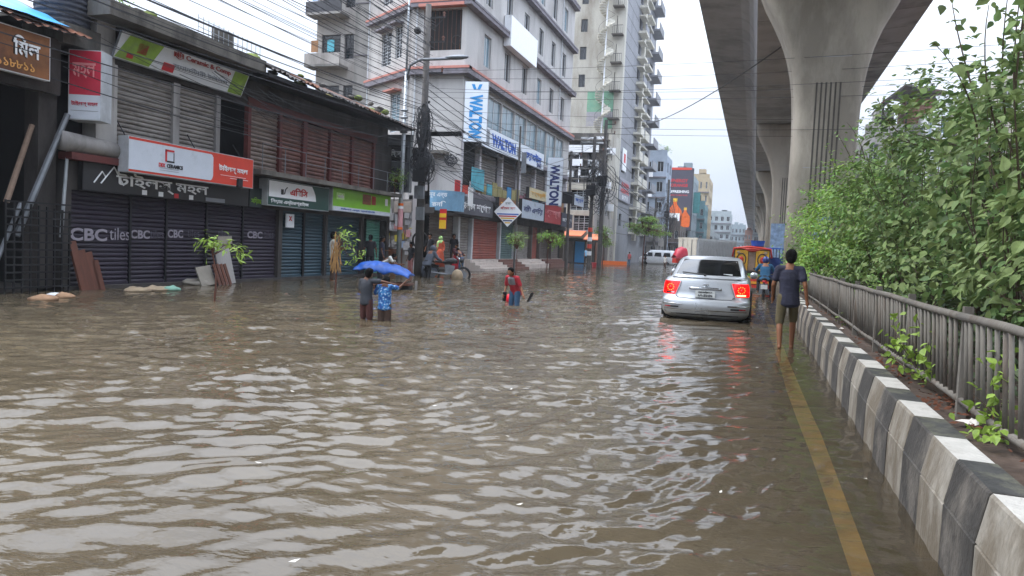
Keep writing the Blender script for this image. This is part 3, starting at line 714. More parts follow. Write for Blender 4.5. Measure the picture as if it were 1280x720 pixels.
patch(F1, 15.35, 16.0, 3.02, 3.03, .04, M['grey_print'], r_, 'fine_print'); patch(F1, 15.35, 16.0, 2.965, 2.975, .04, M['grey_print'], r_, 'fine_print')
text('টাইলস্ মহল', F1, 18.15, 3.27, .04, 1.25, .22, M['white_print'], r_, bold=.02)
patch(F1, 17.6, 18.7, 3.08, 3.09, .04, M['white_print'], r_, 'fine_print'); patch(F1, 18.0, 18.8, 3.02, 3.032, .04, M['white_print'], r_, 'fine_print')
for y in (14.6, 17.0, 18.9):
    mb = MB(); mb.cone(F1.w(y, -.25, 3.6), F1.w(y, -.6, 4.1), .015, .015, 5); mb.build('bracket', M['dark_metal'], r_)
mb = MB(); F1.box(mb, 18.3, 18.5, 2.8, 3.05, .0, .09); mb.build('junction_box', M['dark_metal'], r_)
# long slanted upper banner
F2 = FX(XS + .12)
r_ = signboard('signboard', 'long green and white tile shop banner under the roof slab, red English lettering', F2, 14.25, 18.95, 5.50, 6.12, -.02, .03, M['white'], M['case'], g, tilt=.28)
def on_tilt(root, dd=.0):
    pass
mat('banner_green', '#86a53f', .6, var=.2, dirt='#6d6f55', dirt_amt=.4)
def tpatch(a, b, z0, z1, m, name='printed_panel', sk=0):
    t = lambda z: .28 * (z - 5.5) / .62 + .045
    mb = MB(); mb.quad((a, t(z0), z0), (b, t(z0), z0), (b + sk, t(z1), z1), (a + sk, t(z1), z1), T=F2.w); return mb.build(name, m, r_)
tpatch(14.28, 15.35, 5.53, 6.1, MATS['banner_green'], sk=.25); tpatch(18.3, 18.9, 5.53, 6.1, MATS['banner_green'])
tpatch(14.85, 15.15, 5.75, 5.98, M['red_print']); tpatch(15.75, 16.15, 5.56, 5.75, M['red_print']); tpatch(14.6, 14.8, 5.58, 5.68, M['red_print'])
text('MH Ceramic & Comp', F2, 17.05, 5.99, .29, 2.2, .17, mat('dark_red', '#8e2f2a', .5), r_, bold=.03)
text('স্যানিটারী টাইলস', F2, 17.1, 5.74, .185, 2.1, .16, M['grey_print'], r_, bold=.01)
mb = MB(); mb.tube([F2.w(16.13 + .14 * math.cos(t), .30, 6.0 + .09 * math.sin(t)) for t in np.linspace(0, 2 * PI, 12)], .012, 4); mb.build('round_emblem', MATS['dark_red'], r_)
# dark green / white sign
F3 = FX(XS + .35)
r_ = signboard('signboard', 'dark green and white box sign reading এবিসি in red above teal shutters', F3, 20.05, 23.6, 2.40, 3.22, -.3, .02, mat('deep_green', '#20443c', .4, var=.08), MATS['sign_side'], g)
patch(F3, 0, 0, 0, 0, .034, M['white_print'], r_, 'white_field', [(20.1, 2.68), (22.75, 2.68), (22.7, 2.9), (22.6, 3.05), (22.48, 3.18), (20.1, 3.18)])
text('এিবিস', F3, 21.72, 2.92, .042, 1.0, .26, M['red_print'], r_, bold=.035)
mb = MB(); F3.box(mb, 20.72, 20.86, 2.78, 2.95, .034, .042); mb.tube([F3.w(20.9, .04, 2.8), F3.w(20.95, .04, 2.95), F3.w(21.05, .04, 3.03)], .02, 4); mb.build('tap_emblem', M['black_print'], r_, kind='stuff')
text('িসয়াম এন্টারপ্রাইজ', F3, 21.25, 2.54, .04, 2.1, .17, M['white_print'], r_, bold=.02)
# lime green sign
F4 = FX(XS + .4)
r_ = signboard('signboard', 'lime green box sign with a brown product picture at the end of the shop row', F4, 23.75, 28.25, 2.46, 3.36, -.3, .02, mat('lime', '#79b52c', .4, var=.07), MATS['sign_side'], g)
patch(F4, 23.78, 28.2, 2.47, 2.62, .034, MATS['sign_white'], r_, 'white_strip')
patch(F4, 25.9, 26.55, 2.82, 3.2, .034, mat('product_brown', '#7d4a2e', .5, var=.4, scale=9), r_, 'product_picture')
patch(F4, 26.62, 26.95, 2.84, 3.18, .034, mat('product_red', '#a0382c', .5), r_, 'product_picture')
patch(F4, 24.0, 24.55, 2.88, 3.12, .034, mat('lime_pale', '#b7dd8a', .4), r_, 'printed_badge')
text('আকিজ', F4, 24.28, 3.0, .04, .42, .15, M['white_print'], r_); text('টাইলস এন্ড স্যািনটারী', F4, 25.6, 2.545, .04, 2.6, .09, M['blue_print'], r_)
patch(F4, 27.75, 27.98, 2.88, 3.15, .034, M['white_print'], r_, 'printed_badge')
# little red-cross notice on the teal shutter
r_ = signboard('notice', 'small white notice with a red mark hung on the teal shutter', FX(XS), 21.55, 22.0, 1.75, 2.2, 0, .04, M['white'], M['white'])
text('X', FX(XS), 21.77, 2.05, .05, .18, .16, M['red_print'], r_, bold=.04)
# vertical red and white box sign at the far left
F5 = Fr(*S.w(13.32, .35, 0)[:2], 22)
vs = thing('vertical_sign', 'upright box sign, red above white, reading টাইলস্ মহল beside the grey pillar', 'sign', F5.w(0, 0, 3.9))
mb = MB(); F5.box(mb, -.36, .36, 3.86, 5.42, -.5, 0); mb.build('case', MATS['sign_side'], vs)
patch(F5, -.34, .34, 4.42, 5.40, .008, mat('crimson', '#b3233c', .4, var=.08), vs, 'red_field'); patch(F5, -.34, .34, 3.88, 4.42, .008, MATS['sign_white'], vs, 'white_field')
text('মহল', F5, -.02, 4.96, .014, .5, .34, mat('faint_red_letters', '#d88a8c', .5), vs, rot=-PI / 2 * 0, bold=.02)
text('টাইলস্ মহল', F5, 0, 4.22, .014, .58, .13, MATS['crimson'], vs, bold=.02); patch(F5, -.30, .30, 4.06, 4.07, .014, M['grey_print'], vs, 'fine_print')
# ================================================================== dark workshop at the left edge
wk = thing('workshop', 'black sooty open fronted workshop with timber and steel clutter at the far left', 'shop building', (XS, 10, 0))
mb = MB(); S.box(mb, 4, 13.0, -.3, 6.6, -7, -2.2); mb.build('interior', M['black'], wk)  # flat black box fills the back of the workshop
mb = MB(); S.box(mb, 4, 13.0, 4.35, 5.55, -.25, .0); mb.build('front_beam', M['plaster_dark'], wk)
mb = MB(); S.box(mb, 12.55, 13.0, -.3, 5.6, -.5, -.1); mb.build('side_pillar', M['plaster_dark'], wk)
mb = MB(); S.box(mb, 4, 13.0, -.3, .1, -2.2, -.1); mb.build('floor_slab', M['plaster_dark'], wk)
for i in range(14):
    a = 4.6 + i * .62; mb = MB(); n = 7; v0 = []
    for k in range(n):
        s_ = a + .66 * k / (n - 1); dz = .025 * math.cos(k * PI); v0 += [(s_, -2.5, 6.95 + dz), (s_, .55, 5.60 + dz + .05 * math.sin(i * 2.1))]
    mb.add(v0, [(2 * k, 2 * k + 1, 2 * k + 3, 2 * k + 2) for k in range(n - 1)], T=S.w); mb.build('roof_sheet', M['rust_tin'], wk)
defm('blue_tarp', '#4699d2', .45, var=.15, scale=3, dirt='#8fb7dd', dirt_amt=.15)
mb = MB(); n = 18; vs_ = []
for i in range(n):
    for j in range(8):
        s_ = 7 + i * .345; d_ = -1.95 + j * .34; vs_.append((s_, d_, 5.62 + .443 * (.55 - d_) + .07 * noise.noise(Vector((s_ * 2, d_ * 2, 0))) + .10))
mb.add(vs_, [(i * 8 + j, i * 8 + j + 1, (i + 1) * 8 + j + 1, (i + 1) * 8 + j) for i in range(n - 1) for j in range(7)], T=S.w)
single(mb, 'tarpaulin', M['blue_tarp'], 'bright blue tarpaulin spread on the workshop roof at the top left corner', 'tarpaulin', S.w(10, -1, 6.9), smooth=True)
# rolled shutters and black tank above
tk = thing('water_tank', 'black ribbed plastic water tank standing on the roof at the top left', 'water tank', S.w(13.42, -.45, 5.5))
mb = MB(); cx, cy, _ = S.w(13.42, -.45, 0)
prof = [(.0, .9)]
rings = []
for i in range(70):
    z = 5.95 + i * .03; r = .56 + (.012 if (i // 2) % 2 else 0); rings.append([(cx + r * math.cos(t), cy + r * math.sin(t), z) for t in np.linspace(0, 2 * PI, 28, endpoint=False)])
mb.loft(rings); mb.build('tank_body', mat('black_plastic', '#2f323b', .7, var=.1), tk, smooth=False)
mb = MB(); mb.box(cx - .6, cx + .6, cy - .5, cy + .5, 5.5, 5.95); mb.build('stand', M['concrete_slab'], tk)
# orange sign
F6 = FX(XS + .35)
r_ = signboard('signboard', 'rusty orange and brown signboard ending in মিল at the far left', F6, 8.6, 12.42, 4.52, 5.44, -.12, .02, mat('orange_face', '#85552f', .6, var=.4, scale=1.3, dirt='#4a2d1f', dirt_amt=.65), M['white'], g)
text('িমল', F6, 11.85, 5.08, .03, .62, .44, M['black_print'], r_, bold=.03); text('িমল', F6, 11.87, 5.09, .038, .6, .42, M['white_print'], r_, bold=.02)
text('০১৭১-১১৮৮১১', F6, 11.3, 4.70, .03, 1.5, .16, mat('orange_letters', '#d19a52', .5), r_, bold=.01); text('স স', F6, 10.6, 5.1, .03, .9, .4, M['black_print'], r_, bold=.05)
# steel grille gate, leaning poles, timbers
gg = thing('steel_grille', 'black welded steel grille panel leaning in front of the dark workshop', 'grille', S.w(12.35, .25, 0))
for i in range(9):
    mb = MB(); s_ = 11.55 + i * .19; mb.box(s_ - .018, s_ + .018, .22, .25, -.2, 1.95 - .02 * i, T=S.w); mb.build('upright', M['dark_metal'], gg)
for i in range(12):
    mb = MB(); z = .12 + i * .16 + (.04 if i > 6 else 0); mb.box(11.52, 13.1, .255, .275, z - .018, z + .018, T=S.w); mb.build('crossbar', M['dark_metal'], gg)
def leaning(name, lb, p, q, r, m, cat): mb = MB(); mb.cone(p, q, r, r * .9, 7); return single(mb, name, m, lb, cat, p)
defm('pale_wood', '#7d6a5c', .8, var=.2, scale=4, dirt='#5b4538', dirt_amt=.4)
leaning('timber_board', 'pale timber board propped upright inside the dark workshop', S.w(11.75, .0, 1.9), S.w(12.4, -.1, 3.6), .06, M['pale_wood'], 'board')
leaning('steel_pipe', 'thick dark pipe leaning right above the black grille', S.w(11.9, .1, 1.2), S.w(13.1, .1, 3.95), .07, M['grey_metal'], 'pipe')
leaning('steel_pipe', 'thinner dark pipe slanting left beside the black grille', S.w(11.1, .2, .0), S.w(12.0, .1, 1.9), .05, M['grey_metal'], 'pipe')
leaning('steel_pipe', 'upright grey pipe rising against the grey pillar by the vertical sign', S.w(12.95, .12, 1.2), S.w(13.1, .12, 3.2), .04, M['pale_metal'], 'pipe')
rr = random.Random(8)
for i in range(16):
    a = rr.uniform(9.6, 12.4); mb = MB(); h = rr.uniform(1.2, 3.8); dx_ = rr.uniform(-.4, .5)
    mb.box(-.04, .04, -.03, .03, 0, h); mm = rr.choice([M['dark_metal'], M['timber'], M['grey_metal'], M['pale_wood']])
    p = S.w(a, -.5 - rr.uniform(0, 1.2), 0)
    o = mb.build('stored_bar', mm, wk, world=False); o.location = Vector(p) - Vector((XS, 10, 0)); o.rotation_euler = (rr.uniform(-.15, .15), rr.uniform(-.2, .2), 0)
for i, (s_, h) in enumerate(((13.42, 1.15), (13.60, .95), (13.78, .9), (13.9, .7))):
    mb = MB(); mb.box(-.03, .03, -.09, .09, -.1, h)
    o = single(mb, 'timber_plank', M['timber'], ['tallest reddish plank leaning by the purple shutter', 'second reddish plank leaning by the purple shutter', 'third reddish plank leaning by the purple shutter', 'shortest reddish plank, rightmost of the four by the purple shutter'][i], 'plank', S.w(s_, .3, 0), 'reddish planks by the purple shutter', world=False)
    o.rotation_euler = (.22, -.1, 0)
# roller drum over the workshop front, white
mb = MB(); mb.cone(S.w(12.9, .15, 3.35), S.w(14.5, .15, 3.30), .22, .20, 12); single(mb, 'awning_roll', M['plaster_grey'], 'dirty white rolled awning above the dark board with peaks', 'awning', S.w(13.3, .15, 3.3), smooth=True)
mb = MB(); S.box(mb, 13.05, 14.6, 2.96, 3.12, -.1, .3); single(mb, 'ledge', M['red_frame'], 'dark red ledge under the rolled awning', 'ledge', S.w(13.3, 0, 2.96))
# debris and sacks lying at the shop front
def sack(seed, s, h, m, lb, loc, sc=(1, 1)):
    rr = random.Random(seed); mb = MB(); mb.sphere((0, 0, 0), 1, 16, 9)
    mb.v = [(x * s * sc[0] * (1 + .25 * noise.noise(Vector((x * 2, y * 2, z * 2 + seed)))), y * s * sc[1] * (1 + .25 * noise.noise(Vector((x * 2, y * 2, z * 2 + seed + 9)))), max(-.1, .62 * z * h * (1 + .9 * noise.noise(Vector((x * 1.7, y * 1.7, seed)))))) for x, y, z in mb.v]
    return single(mb, 'cloth_bundle', m, lb, 'bundle', loc, 'soaked bundles by the shop front', smooth=True, world=False)
defm('sack_cream', '#93826b', .9, var=.2, scale=6, bump=.5); defm('sack_mint', '#6f9484', .9, var=.15, scale=6, bump=.5); defm('sack_white', '#857f75', .9, var=.15, bump=.5); defm('sack_orange', '#94755a', .9, var=.25, scale=6)
sack(1, .26, .13, M['sack_cream'], 'cream sack heap at the foot of the purple shutters, left of the mint one', (*onZ(172, 364)[:2], .02), (1, 1.2))
sack(2, .30, .14, M['sack_cream'], 'cream sack next to the mint green one, on its left', (*onZ(196, 363)[:2], .02), (1, 1.1))
sack(3, .24, .12, M['sack_mint'], 'mint green sack by the purple shutters', (*onZ(212, 363)[:2], .03), (1, 1.1))
sack(4, .38, .2, M['sack_white'], 'grey white sack slumped beside the leaning white panel', (*onZ(245, 356)[:2], .05), (1, 1))
sack(5, .22, .13, M['sack_orange'], 'orange brown soaked cloth floating before the black grille, the left heap', (*onZ(54, 375)[:2], .02), (1, 1.3))
sack(6, .16, .12, M['sack_orange'], 'orange brown soaked cloth floating before the black grille, the right heap', (*onZ(82, 372)[:2], .02), (1, 1.2))
mb = MB(); mb.sphere((0, 0, 0), .17, 12, 5, (1.2, 1, .35)); single(mb, 'floating_lid', M['white'], 'pale floating lid between the two orange cloth heaps', 'lid', (*onZ(70, 371)[:2], .03), world=False)
mb = MB(); mb.box(0, .03, -.28, .34, 0, 1.2); o = single(mb, 'white_panel', M['plaster_grey'], 'tall dirty grey panel propped against the purple shutters behind the sapling', 'panel', (-14.35, 18.05, 0), world=False); o.rotation_euler = (0.08, -.2, 0)
mb = MB(); mb.box(0, .03, -.3, .3, 0, .55); o = single(mb, 'white_panel', M['sack_white'], 'small white panel low beside the tall leaning one', 'panel', (-14.3, 17.2, 0), world=False); o.rotation_euler = (0.1, -.35, 0)
mb = MB(); mb.box(0, .03, -.3, .3, 0, .22); o = single(mb, 'white_panel', M['sack_white'], 'narrow pale slab lying across the top of the leaning white panel', 'panel', (-14.52, 18.1, 1.15), world=False); o.rotation_euler = (0.05, -.1, 0)
for i in range(4):
    mb = MB(); mb.box(-.015, .015, -.05, .05, 0, .62); o = single(mb, 'timber_plank', M['timber'], ['first', 'second', 'third', 'last'][i] + ' short brown plank from the left before the tall leaning panel', 'plank', (-14.2, 17.55 + i * .15, 0), 'short planks by the white panel', world=False); o.rotation_euler = (.25, -.2, 0)
# ================================================================== tall pale showroom building on the corner
defm('pale_wall', '#b1afad', .8, var=.07, scale=.8, streak=4, dirt='#837f7d', dirt_amt=.55, bump=.15, bscale=12)
defm('pale_wall2', '#c6c2c6', .8, var=.07, scale=.8, streak=5, dirt='#7f7a7a', dirt_amt=.42, bump=.15, bscale=12)
defm('coral', '#b5786c', .7, var=.12, scale=3, dirt='#7b4d46', dirt_amt=.35)
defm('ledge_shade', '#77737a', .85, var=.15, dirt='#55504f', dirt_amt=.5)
defm('frame_white', '#b8bcc0', .5, var=.1, dirt='#7c7a78', dirt_amt=.3)
defm('frame_dark', '#3c3c40', .5, var=.2)
defm('shutter_rust', '#8a4536', .6, var=.15, scale=2, streak=2, dirt='#4a2a22', dirt_amt=.4)
defm('shutter_dark', '#5c534d', .6, var=.2, scale=2, streak=2, dirt='#332e2b', dirt_amt=.4)
defm('shutter_slate', '#47605f', .6, var=.2, scale=2, dirt='#2b3a3a', dirt_amt=.4)
defm('stair_tile', '#b9aea6', .7, var=.1, dirt='#7a6a60', dirt_amt=.3)
defm('stair_brown', '#6b4a40', .8, var=.2)
XW, YW = -15.5, 38.3
W = FX(XW); WF = FY(YW)
wb = thing('showroom_building', 'tall pale grey corner building with coral ledges and appliance showroom signs', 'building', (XW, YW, 0))
P1 = (-18.6, YW); L_B = 5.2; DB = math.degrees(math.atan2(-.559, .829))     # chamfer face runs back to the left
P2 = (P1[0] - L_B * .829, P1[1] + L_B * .559)
WB = Fr(P2[0], P2[1], DB)
YE = 62.5
TOP = 26.0
# --- street side upper wall with narrow windows
holes = []
LV = [(11.05, 14.35), (14.55, 17.9), (18.1, 21.4), (21.6, 24.9)]
ncol = [41.2, 44.9, 48.6, 52.2, 55.6, 59.0]
for (z0, z1) in LV:
    for i, y in enumerate(ncol): holes.append((y, y + 1.15, z0 + .75, z0 + 2.55))
big = [(39.6 + i * 2.65, 39.6 + i * 2.65 + 2.45) for i in range(8)]
for a, b in big: holes.append((a, b, 7.75, 10.25))
mb = MB(); wall(W, YW, YE, 7.55, TOP, holes, .25, mb)
# faces toward the camera, with balcony opening
balc = (-18.0, -15.75, 11.95, 14.15)
fh = [balc]
for z0, z1 in LV[1:]: fh.append((-17.6, -16.2, z0 + .9, z0 + 2.6))
wall(WF, P1[0], XW, 3.6, TOP, fh, .25, mb)
bh = []
for z0, z1 in LV: bh += [(1.6, 2.7, z0 + .6, z0 + 2.5), (3.2, 3.95, z0 + .8, z0 + 2.6)]
bh += [(2.9, 3.95, 7.7, 9.9)]
wall(WB, 0, L_B, 0, TOP, bh, .25, mb)
mb.build('wall', M['pale_wall'], wb)
mb = MB(); mb.add([(XW - .3, YW + .3, -.3), (XW - .3, YE, -.3), (P2[0] - 2, YE, -.3), (P2[0] + .2, P2[1] + .35, -.3), (P1[0] + .1, P1[1] + .3, -.3),
                   (XW - .3, YW + .3, TOP - .1), (XW - .3, YE, TOP - .1), (P2[0] - 2, YE, TOP - .1), (P2[0] + .2, P2[1] + .35, TOP - .1), (P1[0] + .1, P1[1] + .3, TOP - .1)],
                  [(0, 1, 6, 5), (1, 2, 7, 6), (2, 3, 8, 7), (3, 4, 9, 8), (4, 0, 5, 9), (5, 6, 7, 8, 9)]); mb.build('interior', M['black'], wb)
mb = MB(); mb.quad((XW, YE, 0), (P2[0], YE, 0), (P2[0], YE, TOP), (XW, YE, TOP)); mb.quad((XW, YW, TOP), (XW, YE, TOP), (P2[0], YE, TOP), (P1[0], YW, TOP)); mb.build('rear_wall', M['pale_wall2'], wb)
for (a, b, c, d) in holes[:24]:
    window(W, a, b, c, d, wb, M['frame_white'], M['glass'] if random.random() < .6 else M['blue_glass'], .14, nx=2, bar=.05)
for i, (a, b) in enumerate(big): window(W, a, b, 7.75, 10.25, wb, M['frame_white'], M['blue_glass'], .12, nx=2, bar=.07, name='show_window')
for h in fh[1:]: window(WF, *h, wb, M['frame_white'], M['glass'], .14, nx=2)
for h in bh: window(WB, *h, wb, M['frame_white'], M['glass'] if h[2] > 10.5 else M['blue_glass'], .1, nx=2, grille=True)
# ledges between floors
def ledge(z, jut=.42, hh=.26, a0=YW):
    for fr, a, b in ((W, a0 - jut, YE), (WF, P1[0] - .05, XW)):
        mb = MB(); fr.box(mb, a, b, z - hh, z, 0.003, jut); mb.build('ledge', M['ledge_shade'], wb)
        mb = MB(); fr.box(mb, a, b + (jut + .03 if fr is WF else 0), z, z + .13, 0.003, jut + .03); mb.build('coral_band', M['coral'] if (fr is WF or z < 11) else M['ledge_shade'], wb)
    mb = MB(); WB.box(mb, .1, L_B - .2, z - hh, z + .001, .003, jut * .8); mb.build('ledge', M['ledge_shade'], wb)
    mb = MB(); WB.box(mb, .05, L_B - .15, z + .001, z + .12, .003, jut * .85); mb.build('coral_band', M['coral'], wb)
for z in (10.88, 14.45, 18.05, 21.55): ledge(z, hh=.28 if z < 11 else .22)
# window hoods
for (a, b, c, d) in bh:
    mb = MB(); WB.box(mb, a - .15, b + .15, d + .05, d + .15, .003, .5); mb.build('window_hood', M['coral'] if c < 10 else M['ledge_shade'], wb)
for h in fh:
    mb = MB(); WF.box(mb, h[0] - .15, h[1] + .25, h[3] + .06, h[3] + .22, .003, .45); mb.build('window_hood', M['coral'], wb)
# balcony recess contents: red lattice, grille, drying clothes
mb = MB(); WF.box(mb, balc[0], balc[1], balc[2], balc[3], -1.1, -1.0); mb.build('balcony_back', M['pale_wall2'], wb)
for i in range(9):
    mb = MB(); s_ = balc[0] + .12 + i * .25; mb.cone(WF.w(s_, -.12, balc[2]), WF.w(s_, -.12, balc[3]), .014, .014, 5); mb.build('grille_bar', M['rust_tin'], wb)
mb = MB(); WF.box(mb, -17.7, -17.0, 12.0, 13.6, -.6, -.5); mb.build('door', M['stair_brown'], wb)
mb = MB(); WF.box(mb, -16.75, -16.35, 12.0, 13.2, -.5, -.46); mb.build('hanging_cloth', M['red_print'], wb)
mb = MB(); mb.tube([WF.w(-16.0 + .25 * math.cos(t), .1, 12.45 + .25 * math.sin(t)) for t in np.linspace(0, 2 * PI, 14)], .02, 4); mb.build('cable_coil', M['black_print'], wb)
# downpipes
for fr, s_, z0 in ((WB, .12, 0), (WB, 4.8, 4), (WF, P1[0] + .25, 7), (W, 58.2, 11)):
    mb = MB(); mb.cone(fr.w(s_, .12, z0), fr.w(s_, .12, TOP), .05, .05, 6); mb.build('downpipe', M['frame_white'], wb)
# blank white board on the street side
r_ = signboard('signboard', 'blank white board fixed high on the pale corner building', W, 44.4, 50.2, 13.75, 15.6, .05, .5, M['white_print'], M['white'], None)
# upper verandah storey (4.2 - 7.5) set back behind columns
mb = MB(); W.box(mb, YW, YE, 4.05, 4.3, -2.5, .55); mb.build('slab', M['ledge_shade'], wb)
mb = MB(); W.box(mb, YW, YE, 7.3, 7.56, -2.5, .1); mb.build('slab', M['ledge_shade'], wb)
mb = MB(); W.box(mb, YW, YE, 4.3, 7.3, -1.9, -1.8); mb.build('verandah_back', M['shutter_dark'], wb)
for y in (38.35, 41.2, 45.2, 49.0, 52.7, 56.5, 60.2, 62.2):
    mb = MB(); W.box(mb, y, y + .28, 4.3, 7.3, -.3, .02); mb.build('column', M['pale_wall2'], wb)
for i, y in enumerate((41.5, 45.5, 49.3, 53.0, 56.8)):
    shutter(W, y, y + 3.3, 4.35, 6.9, wb, M['shutter_dark'] if i % 2 else M['shutter_grey'], d=-.28, pitch=.16)
for i, y in enumerate((38.7, 39.35, 40.0, 40.65)):
    mb = MB(); W.box(mb, y, y + .5, 4.3, 7.2, -.5, -.46); mb.build('blue_pane', M['blue_glass'], wb)
rb_ = random.Random(3); cols = [mat('cloth_%s' % n, c, .8, var=.2) for n, c in (('blue', '#3c7fae'), ('cyan', '#55a3b3'), ('white', '#a9a9ac'), ('pink', '#946870'), ('orange', '#96704f'), ('dark', '#3d3a40'), ('yellow', '#8f875a'))]
for i in range(24):
    y = 38.6 + i * .92; h = rb_.uniform(.45, .8); mb = MB(); W.box(mb, y, y + rb_.uniform(.75, .92), 4.4, 4.4 + h, .45, .5)
    mb.build('balcony_board', rb_.choice(cols), wb)
mb = MB(); W.box(mb, 38.7, 40.6, 4.5, 5.7, .5, .56); mb.build('cyan_sheet', cols[1], wb)
# ground floor shop line, raised
mb = MB(); W.box(mb, YW, YE, -.3, .62, -2, 0.); mb.build('plinth', M['stair_tile'], wb)
mb = MB(); W.box(mb, YW - 3.5, YE, 2.95, 3.25, -3, .1); W.box(mb, YW, YE, 3.25, 4.05, -3, 0); mb.build('shop_lintel', M['plaster_dark'], wb)
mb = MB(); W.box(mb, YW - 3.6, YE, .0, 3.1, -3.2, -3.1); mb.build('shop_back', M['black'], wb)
gs = [(35.1, 36.6, 'shutter_dark', -.3), (36.6, 38.2, 'shutter_dark', -.3), (38.6, 40.2, 'shutter_grey', -.15), (40.6, 42.9, 'shutter_rust', -.15), (42.9, 45.2, 'shutter_rust', -.15), (45.6, 48.6, 'shutter_slate', -.2), (49.0, 52.3, 'shutter_grey', -.2), (52.8, 54.6, 'shutter_rust', -.2), (55, 58, 'shutter_dark', -.3), (58.3, 61.5, 'shutter_dark', -.3)]
for a, b, k, d in gs: shutter(W, a, b, .1 if a < 38 else .64, 3.0, wb, M[k], d=d, pitch=.14)
for y in (38.3, 40.35, 45.35, 48.75, 52.5, 54.75, 58.1, 62.1):
    mb = MB(); W.box(mb, y, y + .24, -.2, 3.0, -.3, .04); mb.build('shop_column', M['frame_white'] if y < 50 else M['shutter_dark'], wb)
for a, b, n, m_ in ((39.6, 44.5, 4, 'stair_tile'), (44.7, 48.3, 4, 'stair_brown'), (48.6, 54.5, 3, 'stair_tile'), (55, 61, 3, 'stair_brown')):
    for k in range(n):
        mb = MB(); W.box(mb, a, b, -.3, .60 - k * .15, .003 + k * .3, .3 + k * .3); mb.build('step', M[m_], wb)
# --- its signs
gw = 'signs on the pale corner building'
def vsign(nm, lb, fr, a, b, z0, z1, txt, m_, w_, h_):
    r = signboard('signboard', lb, fr, a, b, z0, z1, -.1, .06, mat('sign_blank', '#d3dae2', .35, var=.04), M['case'], gw)
    text(txt, fr, (a + b) / 2, (z0 + z1) / 2 - .25, .075, w_, h_, m_, r, rot=-PI / 2, bold=.05)
    return r
FV = Fr(-15.25, 37.9, 12)
r_ = vsign('v', 'tall white banner with WALTON in blue hanging at the building corner', FV, 0, 1.28, 6.95, 10.15, 'WALTON', M['cyan_print'], .72, 2.3)
mb = MB()
for s_ in (.36, .78): mb.add([FV.w(s_, .075, 10.0), FV.w(s_ + .16, .075, 10.0), FV.w(s_ + .16 + (.12 if s_ < .5 else -.12), .075, 9.72), FV.w(s_ + (.12 if s_ < .5 else -.12), .075, 9.72)], [(0, 1, 2, 3)])
mb.build('leaf_logo', M['cyan_print'], r_, kind='stuff')
FV2 = Fr(-14.6, onX(683, 235, -14.6)[1], 12)
r_ = vsign('v', 'second upright WALTON sign, navy letters, at the far end of the shops', FV2, 0, 1.15, 4.55, 8.0, 'WALTON', M['navy_print'], .7, 2.9)
F7 = FX(XW + .45)
r_ = signboard('signboard', 'long white WALTON banner running along below the big showroom windows', F7, 40.1, 53.2, 7.05, 8.25, -.25, .03, mat('sign_blank', '#d3dae2', .35), M['frame_dark'], gw)
text('WALTON', F7, 44.1, 7.66, .05, 4.6, .72, M['blue_print'], r_, bold=.05); text('ওয়ালটন', F7, 50.4, 7.68, .05, 4.2, .7, M['blue_print'], r_, bold=.05)
patch(F7, 40.3, 41.4, 7.2, 8.1, .04, M['grey_print'], r_, 'small_print'); patch(F7, 46.7, 47.6, 7.3, 7.9, .04, M['grey_print'], r_, 'small_print')
text('SMART', F7, 52.0, 7.3, .05, 1.2, .3, M['navy_print'], r_, bold=.02)
F8 = FX(XW + .9)
def board(lb, a, b, z0, z1, face, txt, tm, th=.45, fr=F8, wf=.85, rim='dark_case'):
    r = signboard('signboard', lb, fr, a, b, z0, z1, -.2, .03, mat('face_' + face.strip('#'), face, .45, var=.1, dirt='#4c4a48', dirt_amt=.2), M[rim], gw)
    if txt: text(txt, fr, (a + b) / 2, (z0 + z1) / 2, .045, (b - a) * wf, th, tm, r, bold=.03)
    return r
# curved pale blue sign at the corner
cs = thing('signboard', 'curved pale blue shop sign wrapping the corner above the grey shutter', 'sign', (-14.5, 35.3, 3.1), group=gw)
mb = MB(); pts = []
for k in range(12):
    t = -PI / 2 - .35 + k / 11 * (PI / 2 + .55); pts.append((-15.35 + 1.05 * math.cos(t) * 1.0, 35.9 + 1.05 * math.sin(t)))
for (x0, y0), (x1, y1) in zip(pts[:-1], pts[1:]): mb.quad((x0, y0, 3.1), (x1, y1, 3.1), (x1, y1, 4.1), (x0, y0, 4.1))
mb.build('curved_face', mat('pale_blue_sign', '#6f97b3', .45, var=.12, dirt='#47647a', dirt_amt=.3), cs, smooth=True)
mb = MB(); mb.add([(x, y, 3.1) for x, y in pts] + [(x, y, 4.1) for x, y in pts] , [tuple(range(12)), tuple(range(12, 24))]); mb.build('cap', M['dark_case'], cs)
FC = Fr(-15.0, 34.72, 18)
text('নূর এন্ড', FC, -.15, 3.82, .16, .9, .26, M['white_print'], cs); text('রনি', FC, -.1, 3.42, .16, .7, .28, M['white_print'], cs, bold=.02)
board('dark grey shop sign with big worn Bengali letters left of the brown sign', 35.6, 41.6, 3.05, 4.0, '#494a52', 'বেলাল শেখর', M['white_print'], .5, fr=FX(-14.72))
board('brown yellow shop sign between dark grey and pale boards', 42.3, 46.1, 3.25, 4.35, '#7a4a22', 'নন্দন', mat('gold_print', '#d9a441', .5), .55)
board('pale blue and white shop sign right of the diamond sign', 46.9, 52.3, 3.35, 4.6, '#aeb9c6', 'নিউ এশিয়া', M['navy_print'], .55)
board('cream upper sign above the pale blue one', 48.4, 52.8, 4.75, 5.5, '#c9bd98', 'কর্ণফুলী', mat('gold_print', '#d9a441', .5), .4)
board('scarlet shop sign with tangled banner at the far end', 52.5, 57.3, 3.3, 4.7, '#a3262c', 'গৃহসজ্জা', mat('faint_red_letters', '#d88a8c', .5), .6)
board('dark end sign below the far upright sign', 57.5, 61.2, 3.2, 4.3, '#3b3f52', 'মেসার্স', M['white_print'], .4)
